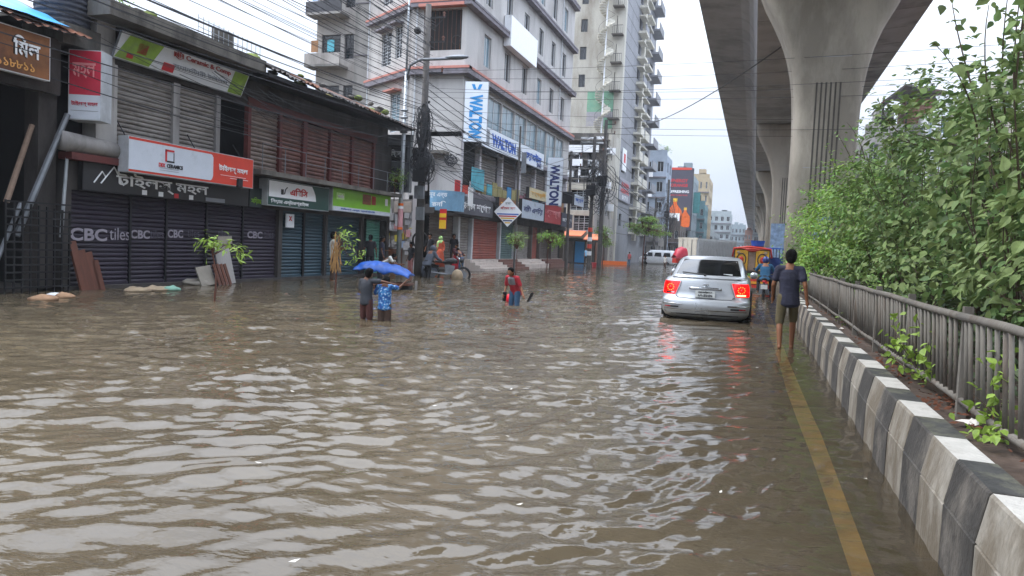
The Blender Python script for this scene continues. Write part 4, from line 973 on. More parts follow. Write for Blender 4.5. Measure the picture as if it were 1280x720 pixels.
board('small white sign with blue writing projecting beyond the last shop', 59.0, 62.5, 5.0, 5.9, '#c3ccd8', 'ফ্রেশ', M['blue_print'], .45, fr=FX(-14.0))
# posters stuck below verandah near corner
for i, (a, b, z0, z1, k) in enumerate(((35.4, 36.1, 4.1, 4.7, 'red_print'), (36.5, 37.2, 4.1, 4.55, 'red_sign'), (37.3, 38.0, 3.5, 4.5, 'white_print'))):
    mb = MB(); FX(-14.6).box(mb, a, b, z0, z1, 0, .03); mb.build('poster', M[k], wb)
# corner slab + canopy over side wall
mb = MB(); WF.box(mb, -19.6, -16.2, 6.28, 6.45, 0, .8); mb.build('canopy', M['concrete_slab'], wb)
# ================================================================== low wall between shops and corner building, plastered with bills
pw = thing('bill_wall', 'grimy wall covered in torn white bills between the shop row and corner building', 'wall', (-15.3, 31, 0))
PW = FY(31.6)
mb = MB(); PW.box(mb, -20, -14.6, -.2, 3.4, -.3, 0); mb.build('plaster', M['plaster_grey'], pw)
mb = MB(); FX(-14.6).box(mb, 31.6, 38, -.2, 3.3, -.3, 0) if False else PW.box(mb, -14.95, -14.55, -.2, 3.6, 0, .25); mb.build('pillar', M['pale_wall2'], pw)
rb_ = random.Random(12)
bill = [mat('bill_' + n, c, .8, var=.12, dirt='#8b8578', dirt_amt=.4) for n, c in (('white', '#b9bac0'), ('blue', '#9db0cf'), ('yellow', '#c0b34c'), ('pink', '#c48f94'))]
for i in range(90):
    s_ = rb_.uniform(-17.4, -15.1); z = rb_.uniform(.8, 2.7); w_ = rb_.uniform(.12, .26); h_ = rb_.uniform(.16, .34)
    mb = MB(); PW.box(mb, s_, s_ + w_, z, z + h_, .004, .006 + i * .0012); mb.build('bill', bill[0] if rb_.random() < .6 else rb_.choice(bill), pw)
mb = MB(); PW.box(mb, -16.5, -15.5, .05, 1.1, .0, .05); mb.build('low_door', M['rust_tin'], pw)
mb = MB(); PW.box(mb, -15.95, -15.1, 2.8, 3.3, .02, .1); mb.build('yellow_board', M['stair_tile'], pw)
mb = MB(); mb.box(-13.62, -13.3, 31.4, 31.45, 2.1, 3.0); q = single(mb, 'small_sign', M['red_print'], 'small red and yellow sign panel hung on a post by the alley', 'sign', (-13.46, 31.4, 2.1))
mb = MB(); mb.box(-13.62, -13.3, 31.38, 31.4, 2.12, 2.5); mb.build('yellow_field', M['yellow_print'], q)
mb = MB(); mb.box(-13.62, -13.3, 31.38, 31.4, 2.62, 2.8); mb.build('yellow_field', M['yellow_print'], q)
mb = MB(); mb.tube([(-14.35 + .36 * math.cos(t), 31.0, 1.55 + .36 * math.sin(t)) for t in np.linspace(0, 2 * PI, 24)], .045, 8); single(mb, 'tyre', M['rubber'], 'bicycle tyre hanging below the utility pole cables', 'tyre', (-14.35, 31, 1.2), smooth=True)
# dark framed sign on the end of the shop row
r_ = signboard('signboard', 'grey framed board reading প্রিন্স hung beside the lamp pole', FY(29.3), -15.35, -14.15, 3.55, 6.0, -.2, .02, mat('grey_board', '#5c5f63', .6, var=.2, dirt='#2e2f31', dirt_amt=.5), M['pale_metal'], None)
patch(FY(29.3), -15.2, -14.3, 4.85, 5.55, .035, M['black_print'], r_, 'dark_field'); text('িপ্রন্স', FY(29.3), -14.75, 5.2, .045, .6, .35, M['white_print'], r_, bold=.03)
# ================================================================== weathered concrete building behind
defm('weathered', '#928f8b', .9, var=.15, scale=.7, streak=4, dirt='#4d4b48', dirt_amt=.55, bump=.2, bscale=8)
defm('weathered2', '#a8a39e', .9, var=.12, scale=.7, streak=4, dirt='#5c5753', dirt_amt=.5, bump=.2, bscale=8)
ob = thing('old_apartment_block', 'streaked unpainted concrete apartment block with crowded balconies behind the shop roofs', 'building', (-25, 44, 0))
OW = FY(44.0)
hh = [(-28.0, -26.6, z, z + 1.9) for z in (6.3, 9.6, 12.9, 16.2, 19.5)] + [(-26.3, -25.6, z + .3, z + 1.9) for z in (6.3, 9.6, 12.9, 16.2, 19.5)]
mb = MB(); wall(OW, -28.4, -25.4, 0, 24, hh, .3, mb); mb.build('wall', M['weathered2'], ob)
mb = MB(); OW.box(mb, -25.4, -23.2, 0, 24, -6, .25); mb.build('stair_tower', M['weathered'], ob)
mb = MB(); OW.box(mb, -28.3, -25.4, 0, 23.8, -6, -.35); mb.build('interior', M['black'], ob)
for h in hh: window(OW, *h, ob, M['frame_dark'], M['glass'], .15, nx=2, grille=True)
for i, z in enumerate((5.9, 9.2, 12.5, 15.8, 19.1)):
    mb = MB(); OW.box(mb, -28.6, -26.0, z, z + .15, .003, 1.1); mb.build('balcony_slab', M['weathered'], ob)
    mb = MB(); OW.box(mb, -28.6, -26.0, z + .15, z + .85, 1.0, 1.08); mb.build('balcony_rail', M['frame_dark'] if i % 2 else M['weathered2'], ob)
    for k in range(2):
        mb = MB(); s_ = -28.2 + k * 1.2; OW.box(mb, s_, s_ + .5, z + .95, z + 1.7, .9, .94); mb.build('laundry', random.choice(cols), ob)
    mb = MB(); OW.box(mb, -25.4, -23.2, z + .8, z + .86, .25, .3); mb.build('band', M['ledge_shade'], ob)
    mb = MB(); OW.box(mb, -24.0 - .3 * (i % 2), -23.4 - .3 * (i % 2), z - .2, z + .35, .25, .7); mb.build('air_conditioner', M['white'], ob) if i < 3 else None
# ================================================================== high grey and cream tower with spiral stair
XT, YT = -16.0, 89.0
tw = thing('apartment_tower', 'high grey and cream apartment tower with an outside spiral stair and stained walls', 'building', (XT, YT, 0))
defm('cream_wall', '#b3b0a6', .85, var=.09, scale=.35, streak=3, dirt='#6d6355', dirt_amt=.62, bump=.2, bscale=5)
defm('grey_tile', '#83858a', .7, var=.09, scale=.6, streak=2, dirt='#5c5e66', dirt_amt=.4)
defm('sooty_wall', '#67625c', .9, var=.25, scale=.6, dirt='#23211f', dirt_amt=.65)
T1 = FY(YT); T2 = FX(XT); TT = 46
th_ = []
for k in range(13):
    z = 4.2 + k * 3.25
    th_ += [(-21.3, -20.5, z + .4, z + 1.9)] if k > 4 else []
    if k > 9: th_ += [(-20.0 + .4, -18.2 + .2, z + .5, z + 2.1)]
    th_ += [(-17.0, -16.25, z, z + 2.1)]
mb = MB(); wall(T1, -22.6, XT, 0, TT, th_, .4, mb); mb.build('stair_wall', M['cream_wall'], tw)
sh_ = []
for k in range(13):
    z = 4.6 + k * 3.25; sh_ += [(91.4, 93.2, z, z + 1.5), (99.5, 101.2, z, z + 1.6), (104, 106.5, z - .4, z + 1.8), (110.5, 113.5, z - .4, z + 1.6)]
mb = MB(); wall(T2, YT, 116, 0, TT, [h for h in sh_ if not (h[0] < 95 and h[2] > 14)], .4, mb); mb.build('street_wall', M['grey_tile'], tw)
mb = MB(); mb.box(-22.4, XT - .5, YT + .5, 115.8, -.2, TT - .1); mb.build('interior', M['black'], tw)
mb = MB(); mb.quad((XT, 116, 0), (-22.6, 116, 0), (-22.6, 116, TT), (XT, 116, TT)); mb.quad((-22.6, YT, 0), (-22.6, 116, 0), (-22.6, 116, TT), (-22.6, YT, TT)); mb.quad((XT, YT, TT), (XT, 116, TT), (-22.6, 116, TT), (-22.6, YT, TT)); mb.build('rear_wall', M['weathered'], tw)
for h in th_: window(T1, *h, tw, M['frame_dark'], M['glass'], .2, nx=2, grille=h[0] > -18)
for h in sh_:
    if not (h[0] < 95 and h[2] > 14): window(T2, *h, tw, M['frame_dark'], M['glass'], .2, nx=2)
# groove lines in the grey tiled side
for k in range(26):
    z = 3.6 + k * 1.62
    mb = MB(); T2.box(mb, YT + .2, 99, z, z + .08, .002, .012); mb.build('groove', M['frame_dark'], tw)
# corner trim, white down pipe
mb = MB(); mb.box(XT - .9, XT + .04, YT - .04, YT + .9, -.2, TT); mb.build('corner_trim', M['cream_wall'], tw)
mb = MB(); mb.box(XT, XT + .45, 102.0, 102.9, 3, TT); mb.build('white_shaft', mat('shaft_white', '#c4c1b6', .8, dirt='#8a8069', dirt_amt=.3), tw)
for k in range(13):
    z = 4.2 + k * 3.25
    for a, b, dd, q in ((99.0, 101.8, 1.0, 0), (103.2, 107.2, 1.0, .0), (109.6, 114.4, 1.35, 0.2)):
        mb = MB(); T2.box(mb, a, b, z - .4, z - .1, .003, dd); mb.build('balcony_slab', MATS['shaft_white'] if a < 108 else M['grey_tile'], tw)
        if k % 2 == 0 or a > 108 or k < 5:
            mb = MB(); T2.box(mb, a, b, z - .1, z + .75, dd - .12, dd - .01); mb.build('balcony_wall', (MATS['shaft_white'] if k < 5 and a < 108 else M['grey_tile']), tw)
        if a < 108: mb = MB(); T2.box(mb, a, b, z + 1.75, z + 1.9, .003, dd * .8); mb.build('sunshade', MATS['shaft_white'], tw)
# projecting frames on the right edge
# green painted advert and grey patch on the cream wall
defm('old_green', '#6f9c84', .85, var=.15, scale=.8, dirt='#a9a58c', dirt_amt=.35); defm('old_grey', '#98969b', .85, var=.1, dirt='#b1ab95', dirt_amt=.3)
patch(T1, -20.1, -16.95, 17.9, 20.3, .006, M['old_green'], tw, 'faded_paint'); patch(T1, -20.1, -16.95, 16.2, 17.9, .006, M['old_grey'], tw, 'faded_paint')
patch(T1, -18.0, -16.95, 15.9, 17.2, .010, M['old_green'], tw, 'faded_paint')
# spiral stair: wedge treads around a pole
sp = MB(); sx_, sy_ = -18.0, YT - 1.05
steps = []
mbp = MB(); mbp.cone((sx_, sy_, 3.8), (sx_, sy_, TT), .09, .09, 8); mbp.build('stair_pole', M['white'], tw)
nst = 150
tread = MB(); tread.add([(.05, -.05, 0), (.9, -.27, 0), (.93, .0, 0), (.9, .27, 0), (.05, .05, 0), (.05, -.05, .14), (.95, -.27, .14), (.98, .0, .14), (.95, .27, .14), (.05, .05, .14)],
                        [(4, 3, 2, 1, 0), (5, 6, 7, 8, 9), (0, 1, 6, 5), (1, 2, 7, 6), (2, 3, 8, 7), (3, 4, 9, 8), (4, 0, 5, 9)])
tme = tread.mesh('stair_tread', MATS['shaft_white'])
for i in range(nst):
    o = bpy.data.objects.new('stair_tread', tme); COL.objects.link(o); o.parent = tw; o.location = (sx_ - XT, sy_ - YT, 11.0 + i * .225); o.rotation_euler = (0, 0, i * .42)
hp = MB(); hp.tube([(sx_ + .92 * math.cos(i * .42), sy_ + .92 * math.sin(i * .42), 12.0 + i * .225) for i in range(0, nst)], .02, 4); hp.build('stair_handrail', M['frame_dark'], tw)
for k in range(11):
    mb = MB(); z = 10.6 + k * 3.25; mb.box(-17.4, -16.1, YT - 1.0, YT - .003, z - .2, z - .08); mb.build('stair_landing', M['sooty_wall'], tw)
    mb = MB()
    for q in range(6): mb.box(-17.3 + q * .24, -17.27 + q * .24, YT - 1.0, YT - .97, z - .08, z + .85)
    mb.box(-17.4, -16.1, YT - 1.0, YT - .97, z + .8, z + .86); mb.build('landing_rail', M['frame_dark'], tw, kind='stuff')
# lower sooty wing with AC units (hides the foot of the tower)
lw = thing('sooty_wing', 'soot blackened lower wing crowded with air conditioners and pipes before the tower', 'building', (-18, 84, 0))
L1 = FY(84.0)
lh = [(-21.9 + i * 1.7, -21.0 + i * 1.7, z, z + 1.5) for i in range(4) for z in (5.0, 8.4, 11.6)]
mb = MB(); wall(L1, -22.6, -15.9, 0, 14.6, lh, .4, mb); mb.build('wall', M['sooty_wall'], lw)
mb = MB(); mb.box(-22.5, -16.0, 84.45, 88.7, -.2, 14.5); mb.build('interior', M['sooty_wall'], lw)
mb = MB(); mb.box(-16.3, -15.92, 83.9, 88.6, 0, 14.6); mb.build('side_column', M['cream_wall'], lw)
for h in lh: window(L1, *h, lw, M['frame_dark'], M['glass'], .2, nx=2, grille=True)
def ac_mesh():
    mb = MB(); mb.box(0, .95, -.42, 0, 0, .62)
    mb.tube([(.36 + .24 * math.cos(t), -.43, .31 + .24 * math.sin(t)) for t in np.linspace(0, 2 * PI, 12)], .02, 4); mb.box(.72, .9, -.43, -.42, .1, .5); return mb.mesh('air_conditioner', M['white'])
acm = ac_mesh(); rb_ = random.Random(2)
for i in range(34):
    o = bpy.data.objects.new('air_conditioner', acm); COL.objects.link(o); o.parent = lw
    o.location = (rb_.choice([-22.3, -21.2, -20.4, -19.3, -18.5, -17.6, -16.7]) + rb_.uniform(-.2, .2) + 18, -.02, 3.4 + rb_.randrange(9) * 1.25); s_ = rb_.uniform(.8, 1.25); o.scale = (s_, 1, s_)
for i in range(9):
    mb = MB(); s_ = rb_.uniform(-22.4, -16.2); w_ = rb_.uniform(1, 2.2); z = 4.6 + rb_.randrange(4) * 2.6; L1.box(mb, s_, min(s_ + w_, -16), z, z + .8, .5, .6); mb.build('white_parapet', M['white'], lw)
for i in range(16):
    mb = MB(); s_ = rb_.uniform(-22.4, -16.0); mb.cone(L1.w(s_, .25, 3), L1.w(s_ + rb_.uniform(-.1, .1), .25, rb_.uniform(8, 14.5)), .05, .05, 5); mb.build('pipe', rb_.choice([M['white'], M['frame_dark'], M['grey_metal']]), lw)
for i in range(10):
    mb = MB(); z = 4 + i * 1.08; L1.box(mb, -22.5, -16.1, z, z + .1, .003, .35 + .3 * (i % 3 == 0)); mb.build('pipe_shelf', M['sooty_wall'], lw)
# street-level blocks at the foot of the tower
lb = thing('tower_shops', 'cream columned shop block with dark windows and awnings under the tower', 'shop building', (-15.5, 74, 0))
B1 = FY(76.0)
bh_ = [(-20.6, -19.0, 5.5, 7.4), (-18.4, -16.5, 5.5, 7.6), (-20.3, -18.5, 3.7, 4.9), (-18.0, -16.3, 3.4, 5.0)]
mb = MB(); wall(B1, -21.5, -15.9, 2.6, 8.2, bh_, .3, mb); mb.build('wall', M['cream_wall'], lb)
B2 = FX(-15.9); b2h = [(78, 80.5, 5.3, 7.3), (82, 83.6, 5.3, 7.2), (78, 80.3, 2.9, 4.7), (85.5, 87.6, 5.2, 7.0)]
mb = MB(); wall(B2, 76, 88.9, 2.6, 8.2, b2h, .3, mb); mb.build('side_wall', M['weathered'], lb)
mb = MB(); mb.box(-21.4, -16.2, 76.3, 88.8, 2.5, 8.1); mb.build('interior', M['black'], lb)
mb = MB(); mb.box(-21.5, -15.9, 76.0, 88.9, 8.2, 8.35); mb.build('roof', M['weathered'], lb)
for h in bh_: window(B1, *h, lb, M['frame_white'], M['glass'], .15, nx=3, nz=2, grille=True)
for h in b2h: window(B2, *h, lb, M['frame_white'], M['glass'], .15, nx=2, grille=True)
mb = MB(); mb.box(-21.5, -16.1, 77.5, 88.9, -.2, 2.6); mb.build('shop_fronts', M['plaster_dark'], lb)
for i, (a, b, k) in enumerate(((-21, -19.7, 'blue_print'), (-19.5, -18.2, 'shutter_dark'), (-18.0, -17.0, 'cyan_print'), (-16.9, -16.2, 'cream_wall'))):
    mb = MB(); FY(77.5).box(mb, a, b, .1, 2.3, .003, .06); mb.build('shop_panel', M[k], lb)
for i, (s_, k) in enumerate(((78, 'rust_tin'), (80.5, 'plaster_grey'), (83, 'shutter_dark'), (86, 'shutter_grey'))):
    mb = MB(); FX(-15.99).box(mb, s_, s_ + 1.9, .1, 2.3, .003, .08); mb.build('shop_panel', M[k], lb)
def awning(lbx, x0, x1, y0, y1, z, m): mb = MB(); mb.add([(x0, y0, z - .35), (x1, y0, z - .35), (x1, y1, z + .2), (x0, y1, z + .2), (x0, y0, z - .45), (x1, y0, z - .45), (x1, y1, z + .15), (x0, y1, z + .15)], [(0, 1, 2, 3), (7, 6, 5, 4), (0, 4, 5, 1), (0, 3, 7, 4), (1, 5, 6, 2)]); return single(mb, 'awning', m, lbx, 'awning', (x0, y0, z))
awning('faded orange awning over the shops left of the white pillar', -19.0, -16.6, 73.8, 76, 3.2, mat('orange_awning', '#c4704e', .7, var=.15)); awning('green tarp awning before the tower shops', -21.5, -19.4, 73.8, 76, 3.4, mat('green_awning', '#7d9648', .7, var=.2)); awning('second orange awning further right beside the tower corner', -16.4, -14.6, 74, 76, 2.9, MATS['orange_awning'])
r_ = signboard('signboard', 'vertical white advert with a red heart-like mark on the tower side', FX(XT + .05), 91.2, 94.0, 11.3, 14.0, 0, .1, M['white_print'], M['white']); patch(FX(XT + .05), 91.9, 93.2, 12.3, 13.4, .12, M['red_print'], r_, 'red_mark')
r_ = signboard('signboard', 'faded red hoarding on the grey tower side', FX(XT + .05), 89.9, 98.0, 7.6, 10.4, 0, .1, mat('faded_hoarding', '#8f9099', .6, var=.15), M['grey_tile'])
for i, (z, w_) in enumerate(((9.7, 5.6), (8.9, 6.2), (8.1, 4))): text('AL-MADINA' if i == 0 else ('HOSPITAL' if i == 1 else '01711'), FX(XT + .05), 94, z, .13, w_, .55, M['red_print'] if i < 2 else M['white_print'], r_, bold=.03)
# ================================================================== farther buildings down the street
def block(name, label, x0, x1, y0, y1, top, m, fw, fl, side=None, wf=.5, parapet=True, gm='glass', seed=0):
    rr = random.Random(seed); t = thing(name, label, 'building', ((x0 + x1) / 2, y0, 0))
    A = FY(y0); B = FX(x1) if x1 < 1 else Fr(x0, 0, -90)
    fh_ = (top - 1.0) / fl; hs = []
    cw = (x1 - x0) / fw
    for i in range(fw):
        for k in range(fl): hs.append((x0 + cw * (i + .5 - wf / 2), x0 + cw * (i + .5 + wf / 2), .6 + fh_ * k + fh_ * .3, .6 + fh_ * k + fh_ * .8))
    mb = MB(); wall(A, x0, x1, 0, top, hs, .3, mb)
    n2 = max(2, int((y1 - y0) / 3.5)); hs2 = []; cw2 = (y1 - y0) / n2
    for i in range(n2):
        for k in range(fl):
            a = y0 + cw2 * (i + .25); b = y0 + cw2 * (i + .75); z = .6 + fh_ * k
            hs2.append((a, b, z + fh_ * .3, z + fh_ * .8) if x1 < 1 else (-b, -a, z + fh_ * .3, z + fh_ * .8))
    if x1 < 1: wall(B, y0, y1, 0, top, hs2, .3, mb)
    else: wall(B, -y1, -y0, 0, top, hs2, .3, mb)
    mb.quad((x0, y0, top), (x1, y0, top), (x1, y1, top), (x0, y1, top)); mb.build('wall', m, t)
    mb = MB(); mb.box(x0 + .35, x1 - .35, y0 + .35, y1 - .2, -.3, top - .1); mb.build('interior', M['black'], t)
    for h in hs:
        if rr.random() < .93: window(A, *h, t, M['frame_white'], M[gm], .15, nx=2)
    for h in hs2: window(B, *h, t, M['frame_white'], M[gm], .15, nx=2)
    for k in range(fl):
        z = .6 + fh_ * k
        mb = MB(); A.box(mb, x0 - .1, x1 + .1, z, z + .18, .003, .35); mb.build('floor_band', M['ledge_shade'], t)
        if k and side:
            mb = MB(); A.box(mb, x0 + cw * .1, x0 + cw * .95, z + .18, z + 1.0, .5, .6); A.box(mb, x0 + cw * .1, x0 + cw * .95, z + .05, z + .17, .36, .6); mb.build('balcony', side, t)
    if parapet:
        mb = MB(); mb.box(x0, x1, y0, y0 + .2, top, top + .8); mb.build('parapet', m, t)
        for q in range(2):
            mb = MB(); a = rr.uniform(x0 + .5, x1 - 2); mb.box(a, a + 1.6, y0 + 1, y0 + 3, top, top + rr.uniform(1, 2.4)); mb.build('roof_hut', side or m, t)
    return t
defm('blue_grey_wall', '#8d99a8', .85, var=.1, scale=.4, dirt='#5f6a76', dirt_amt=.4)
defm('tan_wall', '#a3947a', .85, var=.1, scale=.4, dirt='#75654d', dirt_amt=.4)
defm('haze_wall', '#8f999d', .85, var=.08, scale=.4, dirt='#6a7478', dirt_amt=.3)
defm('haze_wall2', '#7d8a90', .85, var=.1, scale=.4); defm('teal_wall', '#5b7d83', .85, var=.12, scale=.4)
defm('brick_wall', '#7d5a4c', .85, var=.15, scale=.4)
block('apartment_block', 'pale blue grey block with small balconies just right of the tower', -18.6, -14.6, 126, 134, 17.6, M['blue_grey_wall'], 2, 5, M['white'], seed=1)
bbld = block('office_block', 'dark grey building carrying the tall drink advertisement', -17.2, -12.2, 150, 165, 17.0, M['haze_wall2'], 3, 5, seed=2)
bb = thing('billboard', 'tall dark billboard with orange drink bottles and red lettering', 'billboard', (-14.6, 148.5, 0))
FB = FY(148.6)
mb = MB(); FB.box(mb, -17.3, -12.0, 6.0, 18.0, -.6, 0); mb.build('case', M['dark_case'], bb)
patch(FB, -17.2, -12.1, 6.1, 17.9, .01, mat('bill_dark', '#44424f', .5, var=.15, scale=.3), bb, 'dark_field')
patch(FB, -16.9, -12.4, 17.65, 18.1, .1, M['red_sign'], bb, 'red_top')
for i, (z, w_, h_, k, s_) in enumerate(((15.6, 3.2, .65, 'red_print', 'ENERGY'), (14.7, 3.2, .6, 'red_print', 'ORANGE'), (13.5, 3.8, .5, 'white_print', 'REFRESHING'), (12.8, 3.4, .25, 'red_print', 'NOW IN NEW PACK'))):
    text(s_, FB, -14.6, z, .02, w_, h_, M[k], bb, bold=.03)
defm('orange_juice', '#d8662a', .3, var=.15, scale=.8)
def flatbottle(cx, cz, s, lab):
    pr = [(-.5, 0), (-.62, .2), (-.65, .9), (-.6, 1.4), (-.3, 1.8), (-.16, 2.0), (-.16, 2.35), (.16, 2.35), (.16, 2.0), (.3, 1.8), (.6, 1.4), (.65, .9), (.62, .2), (.5, 0)]
    patch(FB, 0, 0, 0, 0, .03, M['orange_juice'], bb, 'bottle_print', [(cx + x * s, cz + z * s) for x, z in pr]); patch(FB, cx - .45 * s, cx + .45 * s, cz + .5 * s, cz + 1.2 * s, .045, M[lab], bb, 'label_print')
    patch(FB, cx - .18 * s, cx + .18 * s, cz + 2.2 * s, cz + 2.5 * s, .045, M['yellow_print'], bb, 'cap_print')
flatbottle(-15.2, 6.7, 2.2, 'white_print'); flatbottle(-13.2, 6.7, 1.5, 'orange_juice')
block('tan_block', 'sandy yellow block standing behind the drink billboard', -14.6, -10.9, 180, 195, 19.4, M['tan_wall'], 3, 6, seed=3, wf=.3)
block('low_block', 'blue and teal low block below the sandy one', -14.3, -10.6, 165, 176, 12.2, M['teal_wall'], 3, 4, M['cyan_print'], seed=4)
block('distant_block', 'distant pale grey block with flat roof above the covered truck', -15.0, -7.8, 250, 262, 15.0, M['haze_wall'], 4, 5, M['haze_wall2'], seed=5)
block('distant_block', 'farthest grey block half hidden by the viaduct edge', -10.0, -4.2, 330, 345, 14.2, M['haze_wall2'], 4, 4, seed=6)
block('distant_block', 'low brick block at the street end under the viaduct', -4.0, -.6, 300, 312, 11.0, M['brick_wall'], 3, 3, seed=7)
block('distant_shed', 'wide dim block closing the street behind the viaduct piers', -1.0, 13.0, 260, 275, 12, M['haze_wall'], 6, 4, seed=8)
r_ = signboard('signboard', 'upright teal sign projecting from the block behind the drink billboard', FY(150.0), -11.9, -10.6, 9.5, 13.5, 0, .3, mat('teal_sign', '#3f7f80', .5), M['dark_case'])
# street front below the far blocks on the left
block('street_block', 'old low street block behind the roadside tree right of the tower', -18.5, -14.2, 117, 125, 6.0, M['weathered'], 3, 2, seed=9)
block('street_block', 'dark low shops between the roadside tree and the drink billboard', -16.4, -12.8, 136, 148, 6.5, M['shutter_dark'], 3, 2, seed=10)
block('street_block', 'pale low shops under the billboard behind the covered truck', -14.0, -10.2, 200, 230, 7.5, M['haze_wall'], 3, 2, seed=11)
# ---------------- right hand side behind the bushes
block('grey_house', 'grey house with slanting tin roof canopy seen over the bushes', 9.2, 14.2, 78, 92, 13.6, M['weathered'], 3, 4, seed=12)
t = thing('roof_canopy', 'slanting dark tin canopy on top of the grey house', 'canopy', (13, 78, 14.4))
mb = MB(); mb.add([(10.2, 77, 16.2), (12.2, 77, 17.9), (15.6, 77, 17.2), (15.6, 84, 17.2), (12.2, 84, 17.9), (10.2, 84, 16.2), (10.2, 77, 16.05), (12.2, 77, 17.75), (15.6, 77, 17.05), (15.6, 84, 17.05), (12.2, 84, 17.75), (10.2, 84, 16.05)],
    [(0, 1, 4, 5), (1, 2, 3, 4), (11, 10, 7, 6), (10, 9, 8, 7), (0, 6, 7, 1), (1, 7, 8, 2)]); mb.build('tin_sheet', M['tin_roof'], t)
for x, y in ((10.6, 78), (12.6, 78), (15.2, 78), (15.2, 83)):
    mb = MB(); mb.cone((x, y, 13.6), (x, y, 17.0), .09, .09, 6); mb.build('post', M['dark_metal'], t)
mb = MB(); mb.box(12.6, 15.2, 79, 83, 13.7, 16.9); mb.build('hut_wall', M['brick_wall'], t)
block('pale_block', 'pale blue white block with ribbed cladding behind the bush tops', 13.8, 19.6, 72, 86, 15.0, M['white'], 3, 5, seed=13, gm='blue_glass')
block('cream_block', 'cream block topped by a mast at the right edge behind leaves', 13.6, 22, 50, 66, 13.4, M['cream_wall'], 4, 4, M['white'], seed=14)
mb = MB(); mb.cone((17.2, 55, 13.4), (17.2, 55, 19.5), .05, .02, 5); single(mb, 'mast', M['grey_metal'], 'thin antenna mast on the cream block', 'mast', (17.2, 55, 13.4))
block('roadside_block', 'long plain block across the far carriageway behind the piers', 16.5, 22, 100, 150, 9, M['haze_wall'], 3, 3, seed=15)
block('roadside_block', 'dull brick block hidden behind the dense bushes on the right', 16.8, 22, 10, 48, 8.5, M['brick_wall'], 3, 3, seed=16)
# ================================================================== vegetation
defm('leaf_near', '#69824e', .6, var=.3, scale=1.5, trans=.25, island=.42, spec=.3)
defm('leaf_mid', '#6c8c45', .5, var=.3, scale=1.2, trans=.25, island=.35, spec=.45)
defm('leaf_bright', '#79a145', .5, var=.25, scale=1.5, trans=.3, island=.3, spec=.4)
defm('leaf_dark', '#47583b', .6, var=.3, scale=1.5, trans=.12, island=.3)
defm('bark', '#5a4d40', .9, var=.3, scale=8, streak=3, bump=.5)
defm('bark_red', '#5c3b30', .85, var=.25, scale=8)
HEART = (np.array([(0, 0, 0), (-.32, .18, .08), (-.46, .5, .10), (-.28, .9, .03), (0, 1.3, -.16), (.28, .9, .03), (.46, .5, .10), (.32, .18, .08), (0, .6, -.04)]),
         [(0, 8, 2, 1), (8, 4, 3, 2), (0, 7, 6, 8), (8, 6, 5, 4)])
LONG = (np.array([(0, 0, 0), (-.17, .4, .04), (-.18, .9, .0), (0, 1.5, -.28), (.18, .9, .0), (.17, .4, .04), (0, .8, -.03)]),
        [(0, 6, 2, 1), (6, 3, 2), (0, 5, 4, 6), (6, 4, 3)])
def leaf_mats(n, rs, dirs, size, droop=.35):
    """random orientation frames: leaves roughly face outward and up, tips droop"""
    up = dirs * .55 + np.array([0, 0, .75]) + rs.normal(0, .38, (n, 3)); up /= np.linalg.norm(up, axis=1)[:, None]
    t = rs.normal(0, 1, (n, 3)) + dirs * .8 + np.array([0, 0, -droop]); t -= up * (t * up).sum(1)[:, None]; t /= np.linalg.norm(t, axis=1)[:, None]
    s = np.cross(t, up); sz = (size * rs.uniform(.45, 1.35, n))[:, None, None]
    return np.stack([s, t, up], 1) * sz
def leaves_mesh(name, P, Fm, tpl, m):
    V, Fc = tpl; k = len(V); n = len(P)
    co = np.einsum('kj,njc->nkc', V, Fm) + P[:, None, :]
    me = bpy.data.meshes.new(name); me.vertices.add(n * k); me.vertices.foreach_set('co', co.ravel())
    ll = np.concatenate([np.array(f) for f in Fc]); lt = np.array([len(f) for f in Fc]); L0 = len(ll)
    me.loops.add(n * L0); me.loops.foreach_set('vertex_index', (ll[None, :] + np.arange(n)[:, None] * k).ravel().astype(np.int32))
    st = np.concatenate([[0], np.cumsum(lt)[:-1]]); me.polygons.add(n * len(Fc))
    me.polygons.foreach_set('loop_start', (st[None, :] + np.arange(n)[:, None] * L0).ravel().astype(np.int32))
    me.update(calc_edges=True); me.materials.append(m); return me
